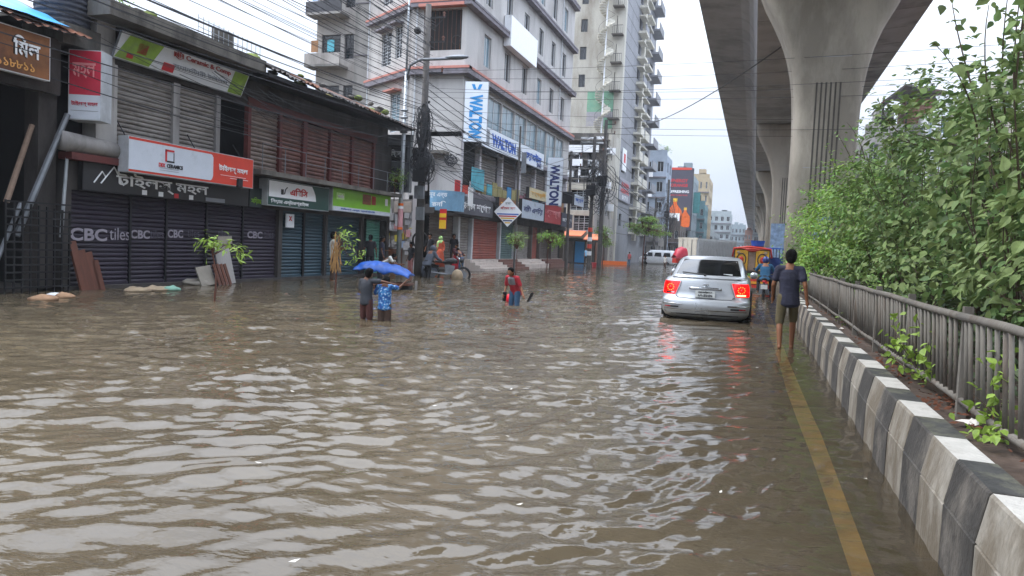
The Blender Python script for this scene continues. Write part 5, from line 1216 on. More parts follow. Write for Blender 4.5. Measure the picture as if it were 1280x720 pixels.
def shrub(name, label, loc, ells, nleaf, size, m, seed, tpl=HEART, nparts=0, cat='bush', group='bushes along the median', stems=9, sprigs=(), cull=None):
    """ells: list of (cx,cy,cz,rx,ry,rz) world; leaves fill a shell of each, in clumps"""
    rs_ = np.random.RandomState(seed); t = thing(name, label, cat, loc, group=group)
    vol = np.array([e[3] * e[4] * e[5] for e in ells]) ** .67; pr = vol / vol.sum(); P = []; D = []
    ncl = max(30, nleaf // 34)
    e_i = rs_.choice(len(ells), ncl, p=pr); E = np.array(ells)[e_i]
    d = rs_.normal(0, 1, (ncl, 3)); d /= np.linalg.norm(d, axis=1)[:, None]
    rad = rs_.uniform(.2, 1, ncl) ** .45 * (1 + .20 * rs_.normal(0, 1, ncl))
    C = E[:, :3] + d * E[:, 3:] * rad[:, None]
    w = rs_.choice(ncl, nleaf); P = C[w] + rs_.normal(0, 1, (nleaf, 3)) * size * np.array([2.5, 2.5, 1.5]) * rs_.uniform(.5, 1.3, ncl)[w][:, None]; D = d[w]
    # twigs of the clumps and long shoots standing out of the outline
    tw = MB()
    for (p0, p1, nl) in sprigs:
        p0 = np.array(p0); p1 = np.array(p1); mid = (p0 + p1) / 2 + rs_.normal(0, .08, 3)
        pts = [p0 * (1 - u) ** 2 + 2 * mid * u * (1 - u) + p1 * u * u for u in np.linspace(0, 1, 8)]
        tw.tube(pts, .009, 5, .003)
        q = np.array([pts[min(7, int(rs_.uniform(.15, 1) * 8))] for _ in range(nl)]) + rs_.normal(0, size * .9, (nl, 3))
        P = np.vstack([P, q]); dd = rs_.normal(0, 1, (nl, 3)); dd[:, 2] -= .4; dd /= np.linalg.norm(dd, axis=1)[:, None]; D = np.vstack([D, dd])
    if cull is not None: k = cull(P); P = P[k]; D = D[k]
    base = np.array(loc)
    for i in range(0, ncl, max(1, ncl // 110)):
        c = C[i]; e = E[i]; root = e[:3] * np.array([1, 1, 0]) + np.array([0, 0, .35]) + rs_.normal(0, .12, 3) * np.array([1, 1, 0]); mid = (root + c) / 2 + np.array([0, 0, .15]) + rs_.normal(0, .08, 3)
        tw.tube([root, (root + mid) / 2 + rs_.normal(0, .04, 3), mid, (mid + c) / 2 + rs_.normal(0, .05, 3), c], .013, 4, .004)
    tw.build('twigs', M['bark'], t, kind='stuff')
    for i in range(stems):
        e = ells[rs_.choice(len(ells), p=pr)]; x, y = e[0] + abs(rs_.normal(.2, .3)), e[1] + rs_.normal(0, e[4] * .4)
        mb = MB(); mb.tube([(x, y, .3), (x + rs_.normal(0, .1), y + rs_.normal(0, .1), .8), (x + rs_.normal(0, .3), y + rs_.normal(0, .3), e[2]), (x + rs_.normal(0, .3), y + rs_.normal(0, .4), e[2] + e[5] * .5)], .024, 6, .008)
        mb.build('stem', M['bark'], t, smooth=True)
    Fm = leaf_mats(len(P), rs_, D, size)
    n = len(P)
    if nparts:
        # the leaves that show largest: nearest to the camera among those on the street side
        dist = np.linalg.norm(P - np.array([0, 0, EYE]), axis=1) + (P[:, 0] - 1.2) * 3 + rs_.uniform(0, 1.2, n)
        vis = (P[:, 0] / P[:, 1] < .30)
        order = np.argsort(dist + np.where(vis, 0, 100)); pick = order[:nparts]; rest = order[nparts:]
        V, Fc = tpl; lm = []
        for q in range(6):
            V2 = V * np.array([rs_.uniform(.85, 1.1), rs_.uniform(.9, 1.1), rs_.uniform(.5, 1.6)])
            me = bpy.data.meshes.new('leaf'); me.from_pydata([tuple(p) for p in V2], [], Fc); me.materials.append(m); lm.append(me)
        for i in pick:
            o = bpy.data.objects.new('leaf', lm[i % 6]); COL.objects.link(o); o.parent = t
            A = Fm[i].T; M4 = Matrix([[*A[0], P[i][0] - base[0]], [*A[1], P[i][1] - base[1]], [*A[2], P[i][2] - base[2]], [0, 0, 0, 1]]); o.matrix_local = M4
        P = P[rest]; Fm = Fm[rest]
    me = leaves_mesh('foliage', P - base, Fm, tpl, m); o = bpy.data.objects.new('foliage', me); COL.objects.link(o); o.parent = t; o['kind'] = 'stuff'
    return t
cullf = lambda P: ~((P[:, 0] < 1.38) & (P[:, 1] < 16)) & ~((P[:, 0] < 1.5) & (P[:, 2] < 1.12) & (P[:, 1] < 19)) & (P[:, 0] / P[:, 1] < .5)
shrub('bush', 'nearest large-leaved bush pushing over the railing at the right edge', (2.6, 6, .35),
      [(2.5, 5.6, 2.0, 1.0, 1.5, .95), (2.45, 8.0, 2.35, .98, 1.4, 1.15), (2.6, 6.6, 1.5, 1.05, 2.2, .6)], 9000, .074, M['leaf_near'], 1, nparts=300, cull=cullf,
      sprigs=[((1.9, 7.4, 2.6), (1.62, 6.8, 3.5), 26), ((2.0, 7.6, 2.8), (1.78, 6.9, 3.75), 28), ((1.9, 8, 2.7), (1.35, 7.3, 3.35), 26), ((2.1, 7.0, 2.7), (1.9, 6.9, 3.5), 26), ((1.8, 8.2, 2.6), (1.25, 7.4, 2.6), 14), ((1.7, 6, 2), (1.5, 5.6, 2.7), 16), ((2, 6.6, 2.5), (1.7, 6.2, 3.2), 22), ((1.9, 7.0, 2.8), (1.75, 6.3, 3.6), 30), ((2.0, 7.4, 3.0), (1.95, 7.2, 3.9), 30), ((1.8, 7.8, 3.0), (1.55, 7.8, 3.9), 24), ((2.1, 7.9, 3.2), (2.1, 7.7, 4.1), 30)])
shrub('bush', 'second large-leaved bush, thick and grey green, behind the nearest one', (2.7, 10.6, .35),
      [(2.65, 10.2, 2.5, 1.2, 1.8, 1.3), (2.6, 12.6, 2.7, 1.15, 1.6, 1.4), (2.6, 11, 1.5, 1.15, 2.6, .7)], 12500, .07, M['leaf_near'], 2, nparts=300, cull=cullf,
      sprigs=[((2.0, 11, 3.0), (1.45, 10.6, 3.1), 16), ((2.0, 12, 3.2), (1.5, 11.6, 3.75), 18), ((2.2, 10, 3), (2.1, 9.6, 3.7), 22), ((1.9, 12.8, 2.9), (1.3, 12.3, 3.1), 12)])
shrub('bush', 'fresh green small-leaved bush in the middle of the row hanging over the railing', (2.5, 15.5, .35),
      [(2.5, 15.0, 2.4, 1.1, 1.7, 1.25), (2.3, 17.4, 2.5, 1.05, 1.6, 1.35), (2.3, 16, 1.4, 1.0, 2.6, .6)], 15000, .062, M['leaf_mid'], 3, cull=cullf,
      sprigs=[((1.8, 15, 3.3), (1.4, 14.5, 3.9), 16), ((1.9, 17.5, 3.5), (1.4, 17, 4.2), 16), ((1.6, 18, 2.6), (1.0, 17.6, 2.9), 14), ((1.6, 16, 2.2), (1.15, 15.8, 1.6), 20)])
shrub('bush', 'tall bright green bush against the nearest pier', (2.2, 20.8, .35),
      [(2.2, 20.2, 2.4, 1.15, 1.6, 1.45), (1.9, 22.9, 2.3, 1.0, 1.5, 1.35), (1.7, 21.5, 1.3, .9, 2.6, .7)], 12000, .060, M['leaf_bright'], 4, cull=cullf,
      sprigs=[((1.6, 22, 3.2), (1.0, 21.6, 3.4), 14), ((1.5, 22, 2.6), (.85, 21.7, 2.7), 12), ((1.8, 20, 3.6), (1.5, 19.5, 4.2), 16)])
shrub('bush', 'low weedy bush at the far foot of the nearest pier', (1.6, 24.8, .35),
      [(1.7, 24.6, 1.5, .75, 1.0, .9)], 2500, .055, M['leaf_mid'], 5, stems=4, cull=cullf)
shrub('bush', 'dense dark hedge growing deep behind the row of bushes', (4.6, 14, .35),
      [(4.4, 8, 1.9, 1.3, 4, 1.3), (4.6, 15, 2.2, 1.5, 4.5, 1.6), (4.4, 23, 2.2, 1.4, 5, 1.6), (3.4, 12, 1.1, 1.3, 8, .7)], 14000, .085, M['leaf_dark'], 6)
# undergrowth behind the railing, its shade put into the dark leaf colour
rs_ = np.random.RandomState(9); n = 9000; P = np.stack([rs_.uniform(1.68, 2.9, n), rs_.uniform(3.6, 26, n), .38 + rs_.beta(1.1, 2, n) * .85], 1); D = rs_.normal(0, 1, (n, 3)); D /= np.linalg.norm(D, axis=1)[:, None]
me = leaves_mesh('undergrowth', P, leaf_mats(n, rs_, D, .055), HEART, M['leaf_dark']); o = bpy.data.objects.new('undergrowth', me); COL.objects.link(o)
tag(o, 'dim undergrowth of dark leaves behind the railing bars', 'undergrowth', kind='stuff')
def shoot(label, base, tips, nl, size, m, seed):
    rs_ = np.random.RandomState(seed); t = thing('leafy_shoot', label, 'plant', base, group='shoots growing through the railing'); b0 = np.array(base)
    for tip in tips:
        tip = np.array(tip); mid = (b0 + tip) / 2 + rs_.normal(0, .04, 3); mb = MB(); pts = [b0 * (1 - u) ** 2 + 2 * mid * u * (1 - u) + tip * u * u for u in np.linspace(0, 1, 7)]
        mb.tube(pts, .007, 5, .002); mb.build('stem', M['bark'], t)
        k = nl; q = np.array([pts[1 + int(rs_.uniform(0, 1) ** .8 * 5.99)] for _ in range(k)]) + rs_.normal(0, .035, (k, 3)); d = rs_.normal(0, 1, (k, 3)) + np.array([-.6, -.3, 0]); d /= np.linalg.norm(d, axis=1)[:, None]
        Fm = leaf_mats(k, rs_, d, size)
        for i in range(k):
            me = _leaf_me(m, i % 3); o = bpy.data.objects.new('leaf', me); COL.objects.link(o); o.parent = t; A = Fm[i].T
            o.matrix_local = Matrix([[*A[0], q[i][0] - b0[0]], [*A[1], q[i][1] - b0[1]], [*A[2], q[i][2] - b0[2]], [0, 0, 0, 1]])
_lc = {}
def _leaf_me(m, k, tpl=HEART):
    key = (m.name, k, len(tpl[0]))
    if key not in _lc:
        me = bpy.data.meshes.new('leaf'); me.from_pydata([tuple(p * np.array([1, 1, .5 + .5 * k])) for p in tpl[0]], [], tpl[1]); me.materials.append(m); _lc[key] = me
    return _lc[key]
shoot('leafy green shoot poking through the railing above the kerb, middle one', (1.40, 7.0, .5), [(1.28, 6.9, 1.08), (1.16, 7.4, .70), (1.30, 6.4, .66), (1.22, 7.6, .92), (1.32, 6.5, .86), (1.18, 7.1, .84)], 22, .052, M['leaf_bright'], 3)
shoot('leafy green shoot poking through the railing nearest to the camera', (1.40, 4.9, .5), [(1.29, 4.75, .84), (1.22, 4.85, .56), (1.27, 5.0, .70), (1.26, 4.6, .55), (1.33, 4.8, .95)], 20, .046, M['leaf_bright'], 4)
shoot('small sprig at the foot of the railing farther down', (1.5, 12.6, .45), [(1.35, 12.5, .75), (1.3, 12.7, .6)], 12, .04, M['leaf_mid'], 5)
# ---- saplings standing in the water along the shops
def sapling(label, base, top, crown, nl, size, m, seed, tpl=LONG, parts=True, stem_r=.03, stem_m='bark_red', lean=(0, 0), group='saplings along the flooded footpath', droop=.7, name='sapling', cat='tree'):
    rs_ = np.random.RandomState(seed); t = thing(name, label, cat, base, group=group); b0 = np.array(base); tp = np.array(top)
    mb = MB(); mid = (b0 + tp) / 2 + np.array([lean[0], lean[1], 0]); pts = [b0 * (1 - u) ** 2 + 2 * mid * u * (1 - u) + tp * u * u for u in np.linspace(0, 1, 9)]
    pts[0] = pts[0] - np.array([0, 0, .4]); mb.tube(pts, stem_r, 7, stem_r * .45); mb.build('trunk', M[stem_m], t, smooth=True)
    P = []; D = []
    ncl = max(5, nl // 9)
    for c in range(ncl):
        e = crown[rs_.randint(len(crown))]; d = rs_.normal(0, 1, 3); d /= np.linalg.norm(d); cc = np.array(e[:3]) + d * np.array(e[3:]) * rs_.uniform(.4, 1)
        mb = MB(); mb.tube([pts[-2], (np.array(pts[-1]) + cc) / 2 + np.array([0, 0, .06]), cc], stem_r * .35, 5, stem_r * .12)
        mb.build('branch', M[stem_m], t)
        for _ in range(nl // ncl): P.append(cc + rs_.normal(0, size * .7, 3)); dd = d * .6 + rs_.normal(0, .8, 3); D.append(dd / np.linalg.norm(dd))
    P = np.array(P); D = np.array(D); Fm = leaf_mats(len(P), rs_, D, size, droop)
    if parts:
        for i in range(len(P)):
            o = bpy.data.objects.new('leaf', _leaf_me(m, i % 3, tpl)); COL.objects.link(o); o.parent = t; A = Fm[i].T; q = P[i] - b0
            o.matrix_local = Matrix([[*A[0], q[0]], [*A[1], q[1]], [*A[2], q[2]], [0, 0, 0, 1]])
    else:
        o = bpy.data.objects.new('crown', leaves_mesh('crown', P - b0, Fm, tpl, m)); COL.objects.link(o); o.parent = t; o['kind'] = 'stuff'
    return t
sapling('thin sapling with drooping bright leaves before the purple shutters', (-10.72, 13.06, 0), (-10.85, 13.1, 1.12), [(-10.95, 13.15, 1.22, .30, .3, .08), (-10.45, 13.3, 1.12, .32, .3, .1), (-10.75, 13.1, 1.2, .3, .3, .08)], 110, .125, M['leaf_bright'], 21, lean=(.18, 0), stem_r=.024)
sapling('sapling with a leafy clump on its right side and a red brown stake', (-10.8, 18.0, 0), (-10.75, 18.0, 1.35), [(-10.45, 18.2, 1.05, .28, .3, .3), (-10.6, 18.1, 1.4, .2, .2, .3)], 110, .11, M['leaf_bright'], 22, stem_r=.03)
mb = MB(); rr = random.Random(4)
for i in range(26): mb.cone((-10.8 + rr.uniform(-.16, .16), 18 + rr.uniform(-.15, .15), rr.uniform(.5, .8)), (-10.8 + rr.uniform(-.12, .12), 18 + rr.uniform(-.12, .12), rr.uniform(1.2, 1.65)), .012, .008, 4)
single(mb, 'tree_guard', M['bamboo'], 'ragged bamboo and sacking guard tied round the staked sapling', 'tree guard', (-10.8, 18, .5))
sapling('round bushy sapling before the brown shutters, next to the diamond sign', (-11.6, 36.8, 0), (-11.6, 36.8, 1.5), [(-11.6, 36.8, 1.85, .62, .6, .45)], 700, .09, M['leaf_mid'], 23, parts=False, stem_r=.03)
sapling('flat topped sapling right of the round bushy one', (-11.24, 41.5, 0), (-11.2, 41.5, 1.9), [(-11.2, 41.5, 2.1, .85, .7, .18), (-10.8, 41.6, 1.8, .5, .5, .15)], 600, .12, M['leaf_bright'], 24, parts=False, stem_r=.035)
sapling('spindly young tree by the twin poles under the tower', (-12.4, 64, 0), (-12.4, 64, 3.0), [(-12.4, 64, 3.1, 1.0, .9, .5), (-12.2, 64, 2.2, .6, .6, .4)], 900, .14, M['leaf_mid'], 25, parts=False, stem_r=.05)
sapling('layered roadside tree with wide pale green tiers right of the tower', (-12.9, 92, 0), (-12.8, 92, 4.3), [(-12.9, 92, 4.7, 2.6, 2, .35), (-11.7, 92, 3.9, 2.6, 1.6, .3), (-13.6, 92, 4.2, 1.2, 1.2, .3), (-12.6, 92, 5.5, 1.2, 1, .25)], 4200, .17, M['leaf_bright'], 26, parts=False, stem_r=.12, group=None, name='roadside_tree')
sapling('small potted plant growing on the balcony end of the shop row', (-14.3, 28.2, 3.5), (-14.3, 28.2, 3.9), [(-14.2, 28.2, 4.1, .35, .4, .4)], 260, .10, M['leaf_mid'], 27, parts=False, stem_r=.02, group=None, name='potted_plant', cat='plant')
sapling('bright roof plant above the block right of the tower', (-16, 128, 17.6), (-16, 128, 18.4), [(-16, 128, 18.8, 1.8, 1.2, .7)], 500, .25, M['leaf_mid'], 28, parts=False, stem_r=.08, group=None, name='roof_plant', cat='plant')
sapling('tree crown showing over the shop roof at the top left', (-19.5, 18.5, 4), (-19.5, 18.5, 7.9), [(-19.4, 18.3, 8.2, .9, .9, .45)], 700, .12, M['leaf_bright'], 29, parts=False, stem_r=.1, group=None, name='yard_tree')
# trees beyond the viaduct, far side
for i, (x, y, h) in enumerate(((10, 46, 6), (11.5, 60, 7), (9.5, 34, 5.2))):
    sapling(['leafy tree across the far carriageway behind the bushes', 'taller tree farther along the far carriageway', 'low spreading tree nearest across the far carriageway'][i], (x, y, 0), (x, y, h * .7), [(x, y, h * .75, 2.2, 2.2, 1.5), (x + 1, y, h * .9, 1.5, 1.5, 1)], 2500, .2, M['leaf_dark'], 40 + i, parts=False, stem_r=.14, group=None, name='roadside_tree')
# ================================================================== poles and cables
defm('pole_concrete', '#4f4c4a', .85, var=.2, scale=3, dirt='#3a3735', dirt_amt=.4)
defm('cable', '#2c2d31', .6, var=.2)
defm('orange_band', '#d96a2b', .5, var=.1)
up = thing('utility_pole', 'dark concrete utility pole with crossarms, insulators and knotted cables', 'pole', (-13.75, 29.6, 0))
mb = MB(); mb.cone((-13.75, 29.6, -.4), (-13.72, 29.6, 11.5), .19, .12, 12); mb.build('shaft', M['pole_concrete'], up, smooth=True)
def polebits(t, x, y, zs, arm=.6):
    for z in zs:
        mb = MB(); mb.box(x - .03, x + arm, y - .03, y + .03, z, z + .06); mb.build('crossarm', M['dark_metal'], t)
        mb = MB(); mb.cone((x + arm - .04, y, z + .06), (x + arm - .04, y, z + .26), .05, .035, 8); mb.sphere((x + arm - .04, y, z + .2), .075, 8, 6, (1, 1, .5)); mb.build('insulator', M['stair_brown'], t)
polebits(up, -13.7, 29.6, (10.9, 9.9, 8.6), .75)
mb = MB(); mb.tube([(-13.7, 29.6, 10.6), (-13.4, 29.6, 10.5), (-13.05, 29.6, 10.85)], .02, 5); mb.build('stay_arm', M['dark_metal'], up)
for i, z in enumerate((7.4, 7.0, 6.6, 6.2, 5.8, 5.4)):
    mb = MB(); mb.cone((-13.62, 29.5, z), (-13.45, 29.5, z), .06, .05, 8); mb.build('spool_insulator', M['black_print'], up)
for i, (z, w_) in enumerate(((4.9, .5), (3.3, .42), (2.4, .35))):
    mb = MB(); mb.box(-14.0 + .1 * i, -14.0 + .1 * i + w_, 29.25, 29.42, z, z + .55); mb.build('meter_box', M['grey_metal'] if i else M['dark_metal'], up)
mb = MB(); mb.sphere((-14.15, 29.5, 10.4), .16, 10, 7); mb.build('junction_drum', M['black_print'], up, smooth=True)
# lamp pole in front
lp = thing('street_lamp', 'slim steel street lamp with a long arm and orange reflective bands', 'street lamp', (-14.2, 28.7, 0))
mb = MB(); mb.cone((-14.25, 28.7, -.3), (-14.2, 28.7, 8.5), .11, .07, 12); mb.cone((-14.2, 28.7, 8.5), (-14.2, 28.7, 12.5), .05, .04, 8); mb.build('post', M['pale_metal'], lp, smooth=True)
tp = onY(583, 72, 28.9); mb = MB(); a0 = Vector((-14.2, 28.7, 8.1)); a1 = Vector((-14.05, 28.7, 8.75)); a2 = Vector((-13.6, 28.72, 8.98)); a3 = Vector((tp[0] - .7, 28.85, tp[2] - .03))
mb.tube([a0, a1, a2, a3], .06, 8); mb.build('arm', M['grey_metal'], lp, smooth=True)
mb = MB(); mb.sphere((tp[0] - .42, 28.88, tp[2] + .02), .55, 14, 6, (1, .3, .18)); mb.build('lamp_head', M['grey_metal'], lp, smooth=True)
for z, k in ((2.95, 'orange_band'), (2.82, 'white'), (1.95, 'orange_band')):
    mb = MB(); mb.cone((-14.235, 28.7, z), (-14.235, 28.7, z + .1), .115, .115, 14); mb.build('reflective_band', M[k], lp)
mb = MB(); mb.cone((-14.236, 28.7, 2.05), (-14.233, 28.7, 2.82), .113, .112, 14); mb.build('bill_wrap', bill[3], lp)
for i, z in enumerate((6.9, 6.6, 6.3, 6.0)): mb = MB(); mb.cone((-14.35, 28.65, z), (-14.05, 28.65, z), .05, .05, 6); mb.build('clamp', M['grey_metal'], lp)
# knotted cable masses on the pole
def tangle(label, c, r, n, seed, name='cable_tangle'):
    rr = random.Random(seed); mb = MB()
    for i in range(n):
        a = rr.uniform(.3, 1) * r[0]; b = rr.uniform(.3, 1) * r[2]; cx_, cy_, cz = c[0] + rr.gauss(0, r[0] * .35), c[1] + rr.uniform(-r[1], r[1]), c[2] + rr.gauss(0, r[2] * .35); ph = rr.uniform(0, 6)
        mb.tube([(cx_ + a * math.cos(t + ph), cy_ + .08 * math.sin(3 * t), cz + b * math.sin(t + ph) * (1 + .2 * math.sin(2 * t))) for t in np.linspace(0, rr.uniform(4, 6.4), 14)], rr.uniform(.012, .03), 4)
    o = single(mb, name, M['cable'], label, 'cables', c); o['kind'] = 'stuff'; return o
tangle('black knot of looped cables high on the utility pole', (-13.7, 29.4, 6.2), (.35, .2, .9), 26, 1)
tangle('thick clump of coiled cables at the middle of the utility pole', (-13.55, 29.3, 4.7), (.42, .2, .6), 34, 2)
tangle('coiled cables hung over the grey framed board', (-14.7, 29.1, 4.1), (.38, .1, .4), 22, 3)
tangle('small round coil of cable on the white wall', (-15.9, 38.0, 6.0), (.34, .06, .3), 9, 4)
mb = MB(); mb.box(-13.9, -13.35, 29.0, 29.25, 4.0, 4.5); single(mb, 'junction_box', M['dark_metal'], 'black junction box strapped to the utility pole above the bills', 'box', (-13.6, 29.1, 4.0))
# pole with the diamond sign
dp = thing('sign_pole', 'thin dark pole carrying the white diamond sign before the corner building', 'pole', (-13.3, 41.8, 0))
mb = MB(); mb.cone((-13.3, 41.8, -.3), (-13.28, 41.8, 8.4), .07, .055, 8); mb.build('shaft', M['pole_concrete'], dp)
mb = MB(); mb.box(-13.1, -12.85, 41.7, 41.85, 5.7, 6.9); mb.build('lamp_box', M['grey_metal'], dp)
ds = thing('diamond_sign', 'white diamond shaped sign with rainbow stripes and red writing on the thin pole', 'sign', (-13.3, 41.6, 3.0))
cz = onY(635, 265, 41.6); cx = cz[0]; cz = cz[2]; r_d = .86; FD = FY(41.62)
patch(FD, 0, 0, 0, 0, .03, M['white_print'], ds, 'plate', [(cx, cz - r_d), (cx + r_d, cz), (cx, cz + r_d), (cx - r_d, cz)])
for i, (z, k) in enumerate(((-.12, 'blue_print'), (-.24, 'red_print'), (-.36, 'yellow_print'), (-.5, 'navy_print'), (-.62, 'yellow_print'))):
    w_ = r_d - abs(z) - .08; patch(FD, cx - w_, cx + w_, cz + z - .04, cz + z + .03, .04, M[k], ds, 'stripe')
text('নিরাপদ সড়ক', FD, cx, cz + .22, .045, .9, .2, M['red_print'], ds, bold=.03); text('ঢাকা', FD, cx, cz + .5, .045, .35, .14, M['grey_print'], ds)
# twin poles by the tower
def simple_pole(label, x, y, h, r, bands=True, dy=0):
    t = thing('utility_pole', label, 'pole', (x, y, 0), group='poles down the street'); mb = MB(); mb.cone((x, y, -.3), (x, y, h), r, r * .65, 8); mb.build('shaft', M['pole_concrete'], t)
    polebits(t, x, y, (h - .4, h - 1.2), .8)
    if bands:
        for z, k in ((1.0, 'white'), (1.6, 'red_sign'), (2.2, 'white'), (3.0, 'red_sign')): mb = MB(); mb.cone((x, y, z), (x, y, z + .35), r * 1.02, r * 1.01, 8); mb.build('painted_band', M[k], t)
    mb = MB(); mb.box(x - .45, x + .35, y - .45, y - .2, h * .55, h * .55 + .9); mb.build('transformer_box', M['dark_metal'], t); return t
simple_pole('leaning red and white banded pole left of its twin under the tower', -13.4, 63, 11.0, .2); simple_pole('right twin of the banded poles, darker and plain', -12.6, 63.5, 12.5, .22, False)
simple_pole('grey pole beside the far upright sign', -13.9, 57.0, 9.0, .14, False); simple_pole('pole among the wires before the drink billboard', -13.4, 120, 13, .25, False); simple_pole('short pole left of the white minibus', -13.2, 104, 9, .2, False)
tangle('sagging black cables bunched on the twin poles', (-12.9, 63, 7.0), (.9, .3, 1.8), 34, 5); tangle('nest of wires on the pole before the drink billboard', (-13.2, 119.6, 7.0), (1.4, .4, 2.6), 34, 6)
# overhead cables
nw = 0
def wire(p, q, sag, r, label, group, n=14, lift=0):
    p = Vector(p); q = Vector(q); mb = MB(); pts = [p.lerp(q, t) - Vector((0, 0, sag * 4 * t * (1 - t))) for t in np.linspace(0, 1, n)]
    mb.tube(pts, r, 4); return single(mb, 'overhead_cable', M['cable'], label, 'cable', p, group)
rr = random.Random(31)
for i in range(40):
    z1 = 5.5 + (i % 20) * .27 + rr.uniform(-.1, .1); x1 = -13.75 + rr.uniform(-.25, .45); z0 = z1 - rr.uniform(-.5, .9) ; x0 = -13.4 + rr.uniform(-.8, 1.4)
    wire((x0, -3, z0 + .3), (x1, 29.5, z1), rr.uniform(.15, .7), rr.choice([.006, .008, .010, .015]), 'black cable strung along the shop roofs to the big utility pole', 'cables along the shop roofs', 26)
for i in range(9):
    z1 = 6.0 + i * .35; wire((-12.6 + rr.uniform(-.5, 1.2), -3, z1 + rr.uniform(1.2, 3.5)), (-13.75, 29.5, 8.4 + i * .3), rr.uniform(.1, .4), rr.choice([.009, .012, .017]), 'higher black cable crossing the sky down to the big utility pole', 'high cables over the shops', 26)
for i in range(16):
    y1 = rr.uniform(24, 29); wire((-14.0 + rr.uniform(-.1, .5), rr.uniform(11, 20), rr.uniform(4.3, 5.9)), (-13.9, y1 + .4, rr.uniform(4.6, 5.8)), rr.uniform(.1, .9), rr.choice([.006, .009, .014]), 'slack black cable drooping across the upper shutters', 'slack cables before the upper shutters', 18)
for i in range(14):
    z = 4.6 + i * .28; wire((-13.6, 29.6, z), (-13.1 + rr.uniform(-.3, .3), 63, 6.5 + rr.uniform(-1, 4)), rr.uniform(.3, 1.3), .016, 'cable running from the big utility pole past the corner building', 'cables past the corner building', 18)
for i in range(16):
    wire((-13.65, 29.5, rr.uniform(4.6, 7.6)), (rr.uniform(-15.4, -14.3), rr.uniform(36, 52), rr.uniform(3.6, 7.4)), rr.uniform(.1, .7), .011, 'thin drop cable fanning from the big utility pole to the corner building', 'drop cables to the corner building', 12)
for i, (z0, z1, y1) in enumerate(((9.7, 7.2, 21), (9.4, 7.0, 21.5), (9.0, 6.6, 22), (8.6, 5.9, 21.5), (8.1, 5.3, 22), (7.7, 5.1, 21), (8.8, 6.3, 20.5), (7.4, 4.9, 22))):
    wire((-13.7, 29.5, z0 - 1.0), (16, y1 + 1.5, z1 + .6), (.35 + .12 * (i % 3)), .007, 'cable crossing the street before the viaduct pier', 'cables crossing the street', 24)
wire((-15.3, 89, 16), (3, 27, 10.5), 1.2, .03, 'long lone cable from the tower up to the viaduct', None, 20)
for i in range(10):
    wire((-13.0, 63.3, rr.uniform(6.5, 11.5)), (-13.3, 120, rr.uniform(6, 12)), rr.uniform(.5, 2), .025, 'distant cable running between the far poles', 'cables between the far poles', 12)
# ================================================================== silver saloon car with brake lights on
defm('silver_paint', '#b4b8bc', .30, metal=.45, var=.03, scale=1.2, dirt='#7e7a72', dirt_amt=.12, coat=.6)
defm('car_glass', '#0b0e11', .05, var=.1, spec=.9)
defm('chrome', '#c9cccf', .15, metal=1., var=.03)
defm('plastic_black', '#141416', .6, var=.2)
defm('tail_red', '#b00606', .15, var=.05, spec=.8, emit=2.2)
defm('tail_glow', '#ff5a1c', .2, var=.02, emit=2.2)
defm('lamp_clear', '#e9c07a', .15, var=.05, emit=2.5)
defm('plate_white', '#d5d8d6', .5, var=.04)
def rrect(w, y0, y1, rc, crown, n=7):
    """plan outline of a rounded rectangle, bulging rear and front"""
    pts = []
    for sx, sy, a0 in ((-1, -1, PI), (1, -1, 1.5 * PI), (1, 1, 0.), (-1, 1, .5 * PI)):
        cx = sx * (w - rc); cy = (y0 + rc) if sy < 0 else (y1 - rc)
        for k in range(n):
            t = a0 + k / (n - 1) * PI / 2; pts.append((cx + rc * math.cos(t), cy + rc * math.sin(t)))
    # subdivide rear and front edges
    out = []; N_ = len(pts)
    for i, p in enumerate(pts):
        out.append(p); q = pts[(i + 1) % N_]
        if i % n == n - 1:
            for k in range(1, 9): out.append((p[0] + (q[0] - p[0]) * k / 9, p[1] + (q[1] - p[1]) * k / 9))
    res = []
    for x, y in out:
        u = (x / w) ** 2; res.append((x, y + crown * u * (1 if y < (y0 + y1) / 2 else -1) * (1 - abs(2 * (y - y0) / (y1 - y0)) if 0 else 1) * max(0, 1 - min(y - y0, y1 - y) / 1.2)))
    return res
BODY = [(.20, .70, .22, 4.35, .30), (.26, .80, .10, 4.42, .28), (.34, .845, .03, 4.46, .26), (.46, .855, .0, 4.48, .25), (.56, .858, .005, 4.46, .25), (.60, .852, .03, 4.4, .25), (.615, .845, .07, 4.38, .25),
        (.75, .85, .085, 4.3, .25), (.88, .84, .10, 4.15, .26), (.96, .815, .115, 4.0, .27), (1.0, .79, .13, 3.85, .28), (1.025, .76, .17, 3.75, .3), (1.035, .70, .24, 3.6, .3)]
GH = [(1.0, .765, .62, 3.55, .25), (1.06, .755, .70, 3.42, .25), (1.2, .715, .93, 3.12, .24), (1.34, .665, 1.20, 2.82, .24), (1.41, .62, 1.42, 2.65, .24), (1.45, .56, 1.62, 2.5, .25), (1.465, .44, 1.8, 2.3, .24)]
def interp(T, z):
    for a, b in zip(T[:-1], T[1:]):
        if a[0] <= z <= b[0]:
            k = (z - a[0]) / (b[0] - a[0]); return [a[i] + (b[i] - a[i]) * k for i in range(5)]
    return T[-1] if z > T[-1][0] else T[0]
